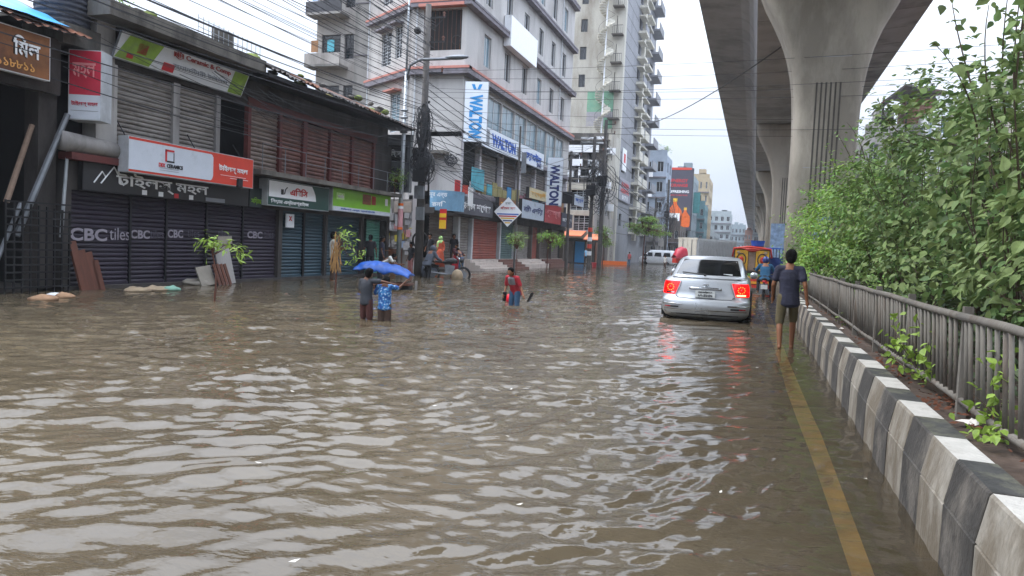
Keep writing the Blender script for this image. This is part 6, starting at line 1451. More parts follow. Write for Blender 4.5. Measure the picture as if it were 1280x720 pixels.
def build_car(label, loc, rz, scale, paint, detail=True, group=None, name='car', cat='car'):
    t = thing(name, label, cat, loc, rz, group, scale)
    def P(mb, nm, m, par=None, sm=False): return mb.build(nm, m, par or t, world=False, smooth=sm)
    mb = MB(); mb.loft([[(x, y, z) for x, y in rrect(w, a, b, rc, .07)] for z, w, a, b, rc in BODY]); P(mb, 'body', paint, sm=True)
    mb = MB(); mb.loft([[(x, y, z) for x, y in rrect(w, a, b, rc, .15)] for z, w, a, b, rc in GH]); P(mb, 'cabin', paint, sm=True)
    def rear(T, x, z, off=.008):
        _, w, a, b, rc = interp(T, z); ax = min(abs(x), w * .999); y = a
        if ax > w - rc: y = a + rc - math.sqrt(max(0, rc * rc - (ax - w + rc) ** 2))
        cr = .07 if T is BODY else .15
        return y + cr * (ax / w) ** 2 * max(0, 1 - (y - a) / 1.2) - off
    def rpatch(T, quadf, m, nm, nu=10, nv=5, off=.008, par=None):
        """quadf(u,v)->(x,z)"""
        mb = MB(); vs = []
        for j in range(nv + 1):
            for i in range(nu + 1):
                x, z = quadf(i / nu, j / nv); vs.append((x, rear(T, x, z, off), z))
        mb.add(vs, [(j * (nu + 1) + i, j * (nu + 1) + i + 1, (j + 1) * (nu + 1) + i + 1, (j + 1) * (nu + 1) + i) for j in range(nv) for i in range(nu)]); return P(mb, nm, m, par, True)
    rpatch(GH, lambda u, v: ((u - .5) * 2 * (.655 - .10 * v), 1.075 + .315 * v), M['car_glass'], 'rear_window', 14, 6)
    for s in (-1, 1):     # side windows
        mb = MB(); vs = []
        for j in range(5):
            z = 1.07 + .30 * j / 4; _, w, a, b, rc = interp(GH, z)
            for i in range(7): vs.append((s * (w + .006), a + .28 + (b - a - .55) * i / 6, z))
        mb.add(vs, [(j * 7 + i, j * 7 + i + 1, (j + 1) * 7 + i + 1, (j + 1) * 7 + i) for j in range(4) for i in range(6)]); P(mb, 'side_window', M['car_glass'])
        mb = MB(); mb.sphere((s * .90, 3.05, 1.06), .1, 10, 7, (.95, .6, .8)); P(mb, 'wing_mirror', paint, sm=True)
        mb = MB(); mb.tube([(s * (interp(BODY, .8)[1] + .002), y, .8) for y in (.9, 3.4)], .012, 4); P(mb, 'side_trim', paint)
        for y in (.92, 3.55):
            mb = MB(); mb.cone((s * .66, y, .30), (s * .845, y, .30), .315, .315, 22); mb.cone((s * .845, y, .30), (s * .865, y, .30), .31, .25, 22); tyre = P(mb, 'tyre', M['rubber'])
            mb = MB(); mb.cone((s * .86, y, .30), (s * .872, y, .30), .2, .2, 16); P(mb, 'rim', M['chrome'], tyre)
            mb = MB(); mb.tube([(s * .862, y + .37 * math.cos(q), .30 + .37 * math.sin(q)) for q in np.linspace(-.2, PI + .2, 14)], .03, 5); P(mb, 'wheel_arch', M['plastic_black'])
    if not detail: return t
    # tail lights wrap round the corners
    for s in (-1, 1):
        def qf(u, v, s=s):
            z = .69 + .255 * v; xi = .495 + .09 * (1 - v) ; w = interp(BODY, z)[1]; return (s * (xi + (w - .012 - xi) * u), z)
        L_ = rpatch(BODY, qf, M['tail_red'], 'tail_light', 10, 5, .012)
        for k in range(10):
            q = 2 * PI * k / 10; cx = s * .685; x = cx + .064 * math.cos(q); z = .82 + .062 * math.sin(q); mb = MB(); mb.sphere((x, rear(BODY, x, z, .018), z), .013, 8, 5); P(mb, 'lamp_dot', M['tail_glow'], L_)
        mb = MB(); mb.sphere((s * .685, rear(BODY, s * .685, .82, .016), .82), .03, 10, 6); P(mb, 'lamp_core', M['tail_red'], L_)
        rpatch(BODY, lambda u, v, s=s: (s * (.60 + .17 * u), .705 + .028 * v), M['lamp_clear'] if s > 0 else M['chrome'], 'reverse_strip', 5, 1, .018, L_)
        mb = MB(); pts = [(s * x, rear(BODY, s * x, z, .010), z) for x, z in ((.475, .95), (.49, .86), (.56, .69), (.57, .66), (.50, .625), (.3, .618), (0.0, .616))]; mb.tube(pts, .005, 4); P(mb, 'lid_seam', M['plastic_black'])
        mb = MB(); pts = [(s * x, rear(BODY, s * x, z, .012), z) for x, z in ((.84, .505), (.78, .50), (.6, .498), (.44, .495))]; mb.tube(pts, .013, 5); P(mb, 'chrome_strip', M['chrome'])
        rpatch(BODY, lambda u, v, s=s: (s * (.50 + .22 * u), .425 + .03 * v), M['plastic_black'], 'bumper_slot', 6, 1, .009)
        rpatch(BODY, lambda u, v, s=s: (s * (.50 + .30 * u), .385 + .012 * v), M['chrome'], 'bumper_edge', 6, 1, .012)
        rpatch(BODY, lambda u, v, s=s: (s * (.66 + .12 * u), .432 + .02 * v), M['red_print'], 'reflector', 4, 1, .014)
    rpatch(BODY, lambda u, v: ((u - .5) * 1.5, .385 + .014 * v), M['chrome'], 'bumper_line', 12, 1, .009)
    rpatch(BODY, lambda u, v: ((u - .5) * 1.3, .235 + .075 * v), M['plastic_black'], 'under_panel', 12, 1, .008)  # black strip painted for the shadow gap and black underside below the bumper
    # chrome garnish, badge, plate
    mb = MB(); mb.tube([(x, rear(BODY, x, .815, .02) - .012 * math.cos(x * 4), .815 + .012 * math.cos(x * 4)) for x in np.linspace(-.31, .31, 9)], .026, 6); P(mb, 'chrome_garnish', M['chrome'], sm=True)
    for rx, rz_, dz in ((.055, .036, 0), (.020, .036, 0), (.038, .014, .016)):
        mb = MB(); mb.tube([(rx * math.cos(q), rear(BODY, 0, .9, .014), .895 + dz + rz_ * math.sin(q)) for q in np.linspace(0, 2 * PI, 18)], .006, 4); P(mb, 'badge_oval', M['chrome'])
    y_ = rear(BODY, 0, .72, .014); mb = MB(); mb.box(-.19, .19, y_ - .012, y_, .645, .785); pl = P(mb, 'number_plate', M['plate_white'])
    F_ = Fr(0, 0, 0)
    for s_, z, w_, h_ in (('ঢাকা মেট্রো-গ', .748, .27, .045), ('২৭-৪৮৫৬', .685, .28, .05)):
        q = text(s_, F_, 0, z, 0, w_, h_, M['black_print'], pl, bold=.02); q.location = (0, y_ - .016, z); q.rotation_euler = (0, 0, 0)
    # boot lip, wiper, stop lamp, exhaust tint
    mb = MB(); mb.tube([(x, rear(BODY, x, 1.0, -.02), 1.03) for x in np.linspace(-.66, .66, 11)], .018, 5); P(mb, 'boot_lip', paint, sm=True)
    mb = MB(); pts = [(-.52 + .5 * k / 5, rear(GH, -.52 + .5 * k / 5, 1.10 - .012 * k, .03), 1.115 - .006 * k) for k in range(6)]; mb.tube(pts, .014, 5); mb.cone((-.06, rear(GH, -.06, 1.07, .0), 1.06), (-.06, rear(GH, 0, 1.09, .045), 1.085), .03, .025, 8); P(mb, 'rear_wiper', M['plastic_black'])
    mb = MB(); mb.box(.3, .48, 0, .004, 0, .03); q = P(mb, 'window_sticker', M['plate_white']); q.location = (0, rear(GH, .4, 1.1, .014), 1.085)
    text('AL', F_, 0, 0, 0, .06, .03, M['plastic_black'], t, bold=.02).location = (.55, rear(BODY, .4, .7, .014), .66)
    return t
build_car('silver saloon car driving away through the flood with both tail lights glowing red', (-.985, 17.0, -.2), 0, 1.115, M['silver_paint'])
# white spray and foam behind the car and round legs
# ================================================================== people
defm('skin', '#7d5238', .55, var=.08, scale=12, spec=.35); defm('skin_dark', '#5f3d2a', .55, var=.08, scale=12, spec=.35)
defm('hair', '#0b0a09', .9, var=.3, scale=30, bump=.8, bscale=90, spec=.15)
def cloth(n, c, **k): return mat('cl_' + n, c, .9, var=k.pop('var', .15), scale=k.pop('scale', 10), bump=.7, bscale=14, **k)
def remeshed(mb, name, m, vox, parent):
    me = mb.mesh('tmp', m); o = bpy.data.objects.new('tmp', me); COL.objects.link(o)
    r = o.modifiers.new('r', 'REMESH'); r.mode = 'VOXEL'; r.voxel_size = vox; r.use_smooth_shade = True
    s = o.modifiers.new('s', 'SMOOTH'); s.factor = .5; s.iterations = 3
    bpy.context.view_layer.update(); dg = bpy.context.evaluated_depsgraph_get(); me2 = bpy.data.meshes.new_from_object(o.evaluated_get(dg)); me2.name = name
    bpy.data.objects.remove(o); bpy.data.meshes.remove(me)
    me2.polygons.foreach_set('use_smooth', [True] * len(me2.polygons)); me2.materials.clear(); me2.materials.append(m)
    q = bpy.data.objects.new(name, me2); COL.objects.link(q); q.parent = parent; return q
J0 = dict(pelvis=(0, 0, .95), chest=(0, 0, 1.27), neck=(0, -.01, 1.45), head=(0, .015, 1.585),
          shL=(-.17, 0, 1.385), elL=(-.235, -.03, 1.11), wrL=(-.25, .05, .87), shR=(.17, 0, 1.385), elR=(.235, -.03, 1.11), wrR=(.25, .05, .87),
          hiL=(-.09, 0, .91), knL=(-.10, .03, .50), anL=(-.10, -.02, .09), hiR=(.09, 0, .91), knR=(.10, .03, .50), anR=(.10, -.02, .09))
def lerp(a, b, t): return tuple(a[i] + (b[i] - a[i]) * t for i in range(3))
def person(label, loc, rz, height, pose, shirt, pants, sleeve=.55, leg=.9, vox=.017, skin='skin', build=1., hair=True, face=False, group=None, shirt_len=.10, helmet=None, pname='trousers', scarf=None, skirt=None):
    k = height / 1.70; t = thing('person', label, 'person', loc, rz, group, k); J = dict(J0); J.update(pose)
    vox = vox / k; b = build; mb = MB()
    hd = Vector(J['head']); nk = Vector(J['neck']); ch = Vector(J['chest']); pe = Vector(J['pelvis'])
    mb.sphere(hd, .092, 16, 12, (.92, 1.08, 1.25)); mb.capsule(nk - Vector((0, 0, .03)), hd - Vector((0, 0, .05)), .052, .05)
    f = Vector((0, 1, 0))
    mb.sphere(hd + Vector((0, .098, -.012)), .016, 8, 6, (.8, 1.2, 1.3)); mb.sphere(hd + Vector((0, .07, -.07)), .04, 10, 8, (1, .9, .8))
    for s in (-1, 1): mb.sphere(hd + Vector((s * .088, -.005, -.01)), .022, 8, 6, (.5, .8, 1.3))
    n = 6
    prof = lambda T_, u: T_[min(5, int(u * 6))] + (T_[min(6, int(u * 6) + 1)] - T_[min(5, int(u * 6))]) * (u * 6 - min(5, int(u * 6)))
    for i in range(17):
        c = pe.lerp(nk, i / 16); rx = prof([.14, .13, .125, .135, .145, .13, .06], i / 16) * b; mb.sphere(c, 1, 14, 10, (rx, rx * .68, .075))
    mb.capsule(J['shL'], J['shR'], .055, .055)
    for S_ in 'LR':
        sh, el, wr = Vector(J['sh' + S_]), Vector(J['el' + S_]), Vector(J['wr' + S_]); mb.capsule(sh, el, .048 * b, .037 * b); mb.capsule(el, wr, .038 * b, .026)
        d = (wr - el).normalized(); pc = wr + d * .05; mb.capsule(wr, pc, .026, .034)
        side = d.cross(Vector((0, 1, 0))); side = side.normalized() if side.length > .1 else Vector((1, 0, 0)); side2 = d.cross(side).normalized()
        for q in range(4):
            o_ = side2 * (-.03 + .02 * q); ln = (.055, .068, .062, .048)[q]; a_ = pc + o_ + d * .02; m_ = a_ + d * ln * .6; mb.capsule(a_, m_, .0105, .0098, 6); mb.capsule(m_, m_ + d * ln * .45 + side * (-.02), .0098, .0088, 6)
        th = pc + side2 * (-.035) - d * .02; mb.capsule(th, th + d * .035 - side2 * .028, .012, .010, 6)
        hi, kn, an = Vector(J['hi' + S_]), Vector(J['kn' + S_]), Vector(J['an' + S_]); mb.capsule(hi, kn, .078 * b, .055); mb.capsule(kn, kn.lerp(an, .35) - Vector((0, .012, 0)), .054, .052); mb.capsule(kn.lerp(an, .35) - Vector((0, .012, 0)), an, .052, .036)
        mb.capsule(an + Vector((0, -.02, -.03)), an + Vector((0, .13, -.055)), .036, .03, 8)
    body = remeshed(mb, 'body', M[skin], vox, t)
    if hair and not helmet:
        mb = MB(); mb.sphere(hd + Vector((0, -.018, .025)), .1, 16, 12, (.96, 1.06, 1.12)); mb.sphere(hd + Vector((0, -.04, -.02)), .088, 14, 10, (.98, .95, 1.1)); mb.sphere(hd + Vector((0, .03, .075)), .07, 12, 8, (1.1, 1., .7)); remeshed(mb, 'hair', M['hair'], max(vox * .7, .012), t)
    if helmet: mb = MB(); mb.sphere(hd + Vector((0, -.01, .02)), .135, 18, 12, (.95, 1.1, 1.05)); mb.capsule(hd + Vector((-.05, .1, .05)), hd + Vector((.05, .1, .05)), .05, .05); remeshed(mb, 'helmet', helmet, .02, t)
    if face:
        for s in (-1, 1): mb = MB(); mb.sphere(hd + Vector((s * .032, .088, .012)), .012, 8, 6, (1.2, .6, .7)); q = mb.build('eye', M['hair'], t, world=False)
        mb = MB(); mb.sphere(hd + Vector((0, .10, -.052)), .022, 8, 5, (1.1, .4, .35)); mb.build('mouth', mat('lips', '#5b2c25', .6), t, world=False)
    mb = MB()
    for i in range(19):
        u = -shirt_len + (1.0 + shirt_len) * i / 18; c = pe + (nk - pe) * u - Vector((0, 0, .035)); rx = prof([.180, .172, .160, .162, .172, .158, .085], i / 18) * b; mb.sphere(c, 1, 16, 10, (rx, rx * .72, .07))
    mb.capsule(J['shL'], J['shR'], .068, .068)
    for S_ in 'LR':
        sh, el, wr = J['sh' + S_], J['el' + S_], J['wr' + S_]
        if sleeve <= 1: mb.capsule(sh, lerp(sh, el, sleeve), .066 * b, .062 * b)
        else: mb.capsule(sh, el, .066 * b, .055 * b); mb.capsule(el, lerp(el, wr, min(.95, sleeve - 1)), .055 * b, .045 * b)
    remeshed(mb, 'shirt', shirt, vox, t)
    mb = MB(); mb.sphere(pe + Vector((0, 0, -.02)), 1, 14, 10, (.155 * b, .115 * b, .11))
    for S_ in 'LR':
        hi, kn, an = J['hi' + S_], J['kn' + S_], J['an' + S_]
        if leg <= 1: mb.capsule(hi, lerp(hi, kn, leg), .094 * b, .083 * b)
        else: mb.capsule(hi, kn, .092 * b, .074); mb.capsule(kn, lerp(kn, an, leg - 1), .074, .062)
    remeshed(mb, pname, pants, vox, t)
    if skirt is not None:
        mb = MB(); mb.loft([[(r_ * math.cos(q) * 1.1, r_ * math.sin(q) * .8, z) for q in np.linspace(0, 2 * PI, 16, endpoint=False)] for z, r_ in ((1.0, .15), (.8, .19), (.4, .23), (.05, .27))]); mb.build('skirt', skirt, t, world=False, smooth=True)
    if scarf is not None:
        mb = MB(); mb.sphere(hd + Vector((0, -.02, .015)), .115, 14, 10, (1, 1.1, 1.15)); mb.sphere(Vector((0, -.02, 1.38)), .17, 14, 8, (1.1, .8, .8)); mb.capsule((.1, .08, 1.35), (.12, .1, 1.0), .07, .05); remeshed(mb, 'headscarf', scarf, .02, t)
    return t
navy = cloth('navy', '#2b2c3c'); olive = cloth('olive', '#5a5139'); char = cloth('charcoal', '#34373d'); maroon = cloth('maroon', '#4a2a26'); brownp = cloth('brown', '#4b3a31'); blackc = cloth('black', '#1d1d21')
white_c = cloth('white', '#b9b9b4'); jeans = cloth('jeans', '#33506b'); red_c = cloth('red', '#a32431'); greyc = cloth('grey', '#7a7a7e'); lime_c = cloth('lime', '#9cc07a'); orange_c = cloth('orange', '#a5482e'); blue_c = cloth('blue', '#24506f'); pink_c = cloth('pink', '#a06a66'); rain_c = cloth('raincoat', '#4d525c', var=.1)
def pattern_cloth():
    m = bpy.data.materials.new('blue_pattern'); m.use_nodes = True; N = m.node_tree.nodes; L = m.node_tree.links; b = N['Principled BSDF']; tc = N.new('ShaderNodeTexCoord'); v = N.new('ShaderNodeTexVoronoi'); v.inputs['Scale'].default_value = 16
    c = N.new('ShaderNodeValToRGB'); c.color_ramp.interpolation = 'CONSTANT'; e = c.color_ramp.elements; e[0].color = (.45, .55, .68, 1); e[1].position = .28; e[1].color = (.03, .15, .42, 1); e.new(.42).color = (.06, .26, .5, 1); e.new(.55).color = (.02, .08, .28, 1)
    L.new(tc.outputs['Object'], v.inputs['Vector']); L.new(v.outputs['Distance'], c.inputs[0]); L.new(c.outputs[0], b.inputs['Base Color']); b.inputs['Roughness'].default_value = .9; return m
# man walking beside the kerb
person('man in dark navy T-shirt and rolled olive shorts walking away beside the kerb', (.565, 13.0, -.06), 0, 1.66,
       dict(pelvis=(.01, 0, .95), chest=(0, .03, 1.27), neck=(-.005, .03, 1.45), head=(.005, .06, 1.585), shL=(-.175, .04, 1.38), shR=(.175, .01, 1.375), wrL=(-.24, .16, .90), elL=(-.245, .03, 1.11), wrR=(.285, -.09, .87), elR=(.245, -.10, 1.12), hiL=(-.09, 0, .91), knL=(-.115, -.02, .50), anL=(-.10, -.17, .12), knR=(.10, .17, .54), anR=(.10, .14, .10)),
       navy, olive, sleeve=.62, leg=1.08, vox=.013, face=False, shirt_len=.22, pname='shorts')
# two children seen from behind
person('boy in dark grey T-shirt and maroon shorts reaching his arm over the smaller child', (*onZ(457, 400)[:2], -.33), math.radians(-12), 1.27,
       dict(shR=(.17, .02, 1.40), elR=(.40, .10, 1.40), wrR=(.60, .22, 1.36), elL=(-.22, .04, 1.10), wrL=(-.12, .20, .98), head=(.04, .04, 1.58)), char, maroon, sleeve=.7, leg=.95, vox=.014, skin='skin_dark', build=1.02, pname='shorts', shirt_len=.12)
person('small child in blue patterned shirt and brown shorts with one arm raised beside the boy', (*onZ(480, 401)[:2], -.33), math.radians(10), 1.16,
       dict(shR=(.17, .02, 1.40), elR=(.33, .12, 1.36), wrR=(.50, .2, 1.55), elL=(-.3, .08, 1.18), wrL=(-.34, .12, 1.36), head=(0, .12, 1.54)), pattern_cloth(), brownp, sleeve=.8, leg=1.0, vox=.014, skin='skin_dark', build=1.1, pname='shorts', shirt_len=.2)
# figure in red facing the camera
rp = onZ(643, 381)
person('stooping youth in red sleeved grey fronted shirt wading toward the camera', (rp[0], rp[1], -.5), math.radians(163), 1.5,
       dict(pelvis=(0, -.05, .95), chest=(0, .1, 1.24), neck=(0, .18, 1.40), head=(0, .26, 1.50), shL=(-.17, .16, 1.34), shR=(.17, .16, 1.34), elL=(-.28, .12, 1.08), wrL=(-.42, .2, .88), elR=(.24, .1, 1.08), wrR=(.22, .22, .86)), cloth('red_shirt', '#9c2530'), jeans, sleeve=.75, leg=1.4, vox=.014, face=True)
ct = [o for o in COL.objects if o.get('category') == 'person'][-1]
mb = MB()
for i in range(5): mb.sphere((0, .088 + .022 * i, 1.17 + .035 * i), 1, 14, 10, (.160 - .008 * i, .128, .06))
remeshed(mb, 'shirt_front', greyc, .016, ct)
def sandal(label, loc, rz, m): mb = MB(); mb.prism([(-.04, -.13), (.04, -.13), (.05, .02), (.045, .12), (0, .14), (-.045, .12), (-.045, .02)], -.012, .012); mb.tube([(-.045, 0, .03), (0, -.06, .05), (.045, 0, .03)], .01, 5); o = single(mb, 'sandal', m, label, 'sandal', loc, 'sandals carried by the wading youth', world=False); o.rotation_euler = (.5, 0, rz); return o
sandal('dark sandal in the hand at the left of the red shirted youth', (rp[0] - .23, rp[1] - .12, .20), .4, blackc); sandal('dark sandal held out to the right of the red shirted youth', (rp[0] + .42, rp[1] - .05, .22), 1.2, blackc)
mb = MB(); mb.sphere((0, 0, 0), .17, 16, 12, (1.1, 1.1, .9)); single(mb, 'red_ball', mat('red_plastic', '#c8182a', .35, var=.05), 'bright red plastic ball floating in front of the wading youth', 'ball', (*onZ(640, 378)[:2], .09), smooth=True, world=False)
# bystanders along the shops
person('man in white shirt and brown trousers standing by the teal shutters', (*onZ(415, 351)[:2], -.05), math.radians(-50), 1.72, dict(elR=(.25, .15, 1.12), wrR=(.15, .32, 1.15)), white_c, brownp, sleeve=.8, leg=1.9, vox=.022, skin='skin_dark')
person('youth in black shirt, left of two standing before the green shutter', (-14.45, 26.6, 0), math.radians(20), 1.66, {}, blackc, blackc, vox=.024, leg=1.9, skin='skin_dark'); person('youth in dark blue shirt, right of two before the green shutter', (-14.25, 27.2, 0), math.radians(-60), 1.64, dict(wrL=(-.1, .25, 1.1)), navy, blackc, vox=.024, leg=1.9, skin='skin_dark')
person('person in white T-shirt bent forward behind the blue covered cart', (-12.6, 23.9, -.3), math.radians(-75), 1.6, dict(chest=(0, .3, 1.16), neck=(0, .45, 1.25), head=(0, .56, 1.27), shL=(-.17, .42, 1.24), shR=(.17, .42, 1.24), elL=(-.2, .62, 1.0), wrL=(-.2, .8, 1.0), elR=(.2, .62, 1.0), wrR=(.2, .8, 1.0)), white_c, blackc, vox=.024, leg=1.9, skin='skin_dark')
person('person in dark and faded pink clothes standing behind the lamp pole', (-14.1, 29.6, -.1), 2.6, 1.55, {}, blackc, pink_c, vox=.026, leg=1.9, skin='skin_dark')
wx, wy, _ = onZ(541, 347)
person('person in grey hooded raincoat stooping over the motorcycle', (wx - .1, wy - .35, -.2), math.radians(-25), 1.6, dict(chest=(0, .14, 1.22), neck=(0, .22, 1.38), head=(0, .29, 1.5), shL=(-.18, .2, 1.33), shR=(.18, .2, 1.33), elL=(-.27, .34, 1.08), wrL=(-.22, .52, .98), elR=(.27, .34, 1.08), wrR=(.27, .56, .98)), rain_c, blackc, sleeve=1.9, leg=1.9, vox=.024, build=1.35, hair=False, helmet=rain_c, shirt_len=.3)
sx0 = -14.7
person('woman in pale green scarf and orange red dress near the brown shutters', (-14.9, 34.6, .25), math.radians(170), 1.55, dict(wrR=(.1, .2, 1.05)), orange_c, orange_c, sleeve=1.8, leg=1.9, vox=.028, scarf=lime_c, skirt=orange_c)
person('dark haired figure standing in the shade behind the woman with green scarf', (-15.2, 34.0, .25), 3, 1.65, {}, blackc, blackc, vox=.028, leg=1.9)
person('tall bare headed man in black at the foot of the corner shop steps', (-15.0, 36.6, .25), 3.2, 1.72, {}, blackc, blackc, vox=.028, leg=1.9, skin='skin_dark'); person('child in red and white frock held by the corner shop steps', (-14.7, 36.2, .0), 3.0, 1.45, {}, cloth('dark_red', '#5a3035'), red_c, vox=.028, leg=1.9, skirt=red_c)
person('stooping man in blue jeans by the corner shop steps', (-14.3, 36.0, -.1), math.radians(60), 1.5, dict(chest=(0, .2, 1.22), neck=(0, .3, 1.36), head=(0, .4, 1.42), shL=(-.17, .28, 1.3), shR=(.17, .28, 1.3), wrL=(-.15, .5, 1.0), wrR=(.15, .5, 1.0)), cloth('plum', '#33222c'), jeans, vox=.028, leg=1.95)
person('person in light blue shirt standing by the blue panels under the tower', (-16.0, 74, 0), 2.8, 1.68, {}, cloth('sky', '#6f9bbd'), blackc, vox=.05, leg=1.9); person('person in red and white shirt wading near the layered tree', (-13.6, 86, -.2), 2.8, 1.65, {}, cloth('redwhite', '#b85a5c'), jeans, vox=.05, leg=1.9)
person('person in dark clothes under the layered roadside tree', (-13.0, 95, -.1), 2.8, 1.65, {}, blackc, blackc, vox=.06, leg=1.9)
# ================================================================== cart under a blue tarpaulin
cx0, cy0, _ = onZ(487, 361)
cart = thing('cycle_cart', 'three wheeled flatbed cycle cart heaped with a load under blue tarpaulin', 'cart', (cx0, cy0, -.52), math.radians(15), scale=.8)
mb = MB(); mb.box(-.85, .85, -.5, .5, .82, .9); mb.build('bed', M['timber'], cart, world=False)
for s in (-.5, .5):
    mb = MB(); mb.tube([(.35 + .33 * math.cos(q), s * 1.1, .33 + .33 * math.sin(q)) for q in np.linspace(0, 2 * PI, 20)], .025, 6); mb.build('wheel', M['rubber'], cart, world=False)
mb = MB(); mb.box(-.8, .8, -.42, .42, .45, .82); mb.build('load', M['black'], cart, world=False)
mb = MB(); mb.cone((.98, 0, .1), (1.02, 0, 1.0), .05, .05, 8); mb.build('front_post', M['plaster_grey'], cart, world=False)
defm('tarp', '#0b448f', .45, var=.35, scale=3, spec=.3)
mb = MB(); nx_, ny_ = 44, 30; vs = []
for j in range(ny_):
    for i in range(nx_):
        x = -1.12 + 2.3 * i / (nx_ - 1); y = -.72 + 1.44 * j / (ny_ - 1); ex = max(0, 1 - abs(x / 1.2) ** 3); ey = max(0, 1 - abs(y / .75) ** 3)
        z = .93 + .30 * (ex * ey) ** .6 * (1 + .25 * noise.noise(Vector((x * 1.6, y * 2, 1)))) + .05 * noise.noise(Vector((x * 5, y * 5, 0))) - .10 * (1 - ex * ey) * (1 + noise.noise(Vector((x * 3, y * 3, 7)))) + .02 * noise.noise(Vector((x * 14, y * 14, 3))) - .08 * x
        vs.append((x, y, z))
mb.add(vs, [(j * nx_ + i, j * nx_ + i + 1, (j + 1) * nx_ + i + 1, (j + 1) * nx_ + i) for j in range(ny_ - 1) for i in range(nx_ - 1)])
o = single(mb, 'tarpaulin', M['tarp'], 'crumpled blue tarpaulin draped over the cycle cart load', 'tarpaulin', (cx0 - .22, cy0, -.27), smooth=True, world=False, rz=math.radians(15)); o.scale = (.74, .74, .86); o.modifiers.new('thick', 'SOLIDIFY').thickness = .012
# ================================================================== motorcycles
def motorcycle(label, loc, rz, col, plate=True):
    t = thing('motorcycle', label, 'motorcycle', loc, rz); B = lambda mb, n, m, s=True: mb.build(n, m, t, world=False, smooth=s)
    for y in (-.62, .68):
        mb = MB(); mb.tube([(0, y + .29 * math.cos(q), .31 + .29 * math.sin(q)) for q in np.linspace(0, 2 * PI, 24)], .05, 8); w_ = B(mb, 'wheel', M['rubber']); mb = MB(); mb.cone((-.03, y, .31), (.03, y, .31), .16, .16, 14); mb.build('hub', M['grey_metal'], w_, world=False)
    mb = MB(); mb.loft([[(r * math.cos(q), y, z + r2 * math.sin(q)) for q in np.linspace(0, 2 * PI, 12, endpoint=False)] for y, z, r, r2 in ((-.15, .80, .08, .06), (0, .86, .14, .12), (.25, .88, .15, .13), (.42, .84, .08, .07))]); B(mb, 'tank', col)
    mb = MB(); mb.loft([[(r * math.cos(q), y, z + .06 * math.sin(q)) for q in np.linspace(0, 2 * PI, 10, endpoint=False)] for y, z, r in ((-.85, .88, .08), (-.6, .84, .13), (-.1, .80, .14), (0, .82, .1))]); B(mb, 'seat', M['rubber'])
    mb = MB(); mb.box(-.16, .16, -.1, .3, .3, .68); mb.cone((.14, 0, .3), (.17, -.75, .36), .04, .05, 8); B(mb, 'engine', M['grey_metal'], False)
    mb = MB(); mb.tube([(0, .72, .31), (0, .5, .95), (0, .46, 1.02)], .035, 6); mb.tube([(-.36, .36, 1.06), (-.15, .46, 1.03), (.15, .46, 1.03), (.36, .36, 1.06)], .016, 6); B(mb, 'fork', M['chrome'])
    mb = MB(); mb.sphere((0, .6, .9), .1, 12, 8); B(mb, 'headlight', M['plastic_black'])
    mb = MB(); mb.sphere((0, -.93, .80), .06, 10, 6, (1.4, .5, .8)); B(mb, 'tail_light', M['red_print'])
    mb = MB(); mb.box(-.12, .12, -.98, -.96, .52, .68); B(mb, 'number_plate', M['plate_white'], False)
    mb = MB(); mb.tube([(0, -.36, .62), (0, -.8, .72), (0, -1.0, .42)], .05, 6); B(mb, 'mudguard', M['plastic_black'])
    for s in (-1, 1): mb = MB(); mb.tube([(s * .3, .38, 1.06), (s * .34, .34, 1.2)], .008, 4); mb.sphere((s * .36, .34, 1.24), .055, 10, 6, (1.2, .3, .8)); B(mb, 'mirror', M['plastic_black'])
    return t
bx, by, _ = onZ(954, 371)
motorcycle('motorcycle ridden away through the water between the car and the painted auto', (bx, by + .6, -.22), 0, M['black_print'])
person('motorcycle rider in blue shirt and blue helmet seen from behind', (bx + .02, by + .35, -.12), 0, 1.72, dict(pelvis=(0, 0, .86), chest=(0, .14, 1.16), neck=(0, .22, 1.33), head=(0, .28, 1.46), shL=(-.19, .2, 1.27), shR=(.19, .2, 1.27), elL=(-.34, .3, 1.04), wrL=(-.34, .6, 1.03), elR=(.34, .3, 1.04), wrR=(.34, .6, 1.03), hiL=(-.1, 0, .83), knL=(-.22, .38, .72), anL=(-.22, .22, .30), hiR=(.1, 0, .83), knR=(.22, .38, .72), anR=(.22, .22, .30)), blue_c, blackc, sleeve=.8, leg=1.9, vox=.02, build=1.15, helmet=mat('helmet_blue', '#27366e', .25, var=.1), shirt_len=.15)
motorcycle('dark motorcycle parked askew in the water near the bill wall', (wx + .35, wy + .7, -.15), math.radians(-65), M['black_print'])
mb = MB(); mb.sphere((0, 0, 0), .26, 12, 8, (1, .8, 1.15)); single(mb, 'sack', M['sack_cream'], 'dull tan sack standing right of the parked motorcycle', 'sack', (wx + 1.0, wy + .25, .1), smooth=True, world=False)
mb = MB(); mb.sphere((0, 0, 0), .5, 14, 8, (1.1, .8, .8)); o = single(mb, 'covered_scooter', rain_c, 'dark covered scooter shape left of the stooping raincoat', 'scooter', (wx - .75, wy + .9, .25), smooth=True, world=False)
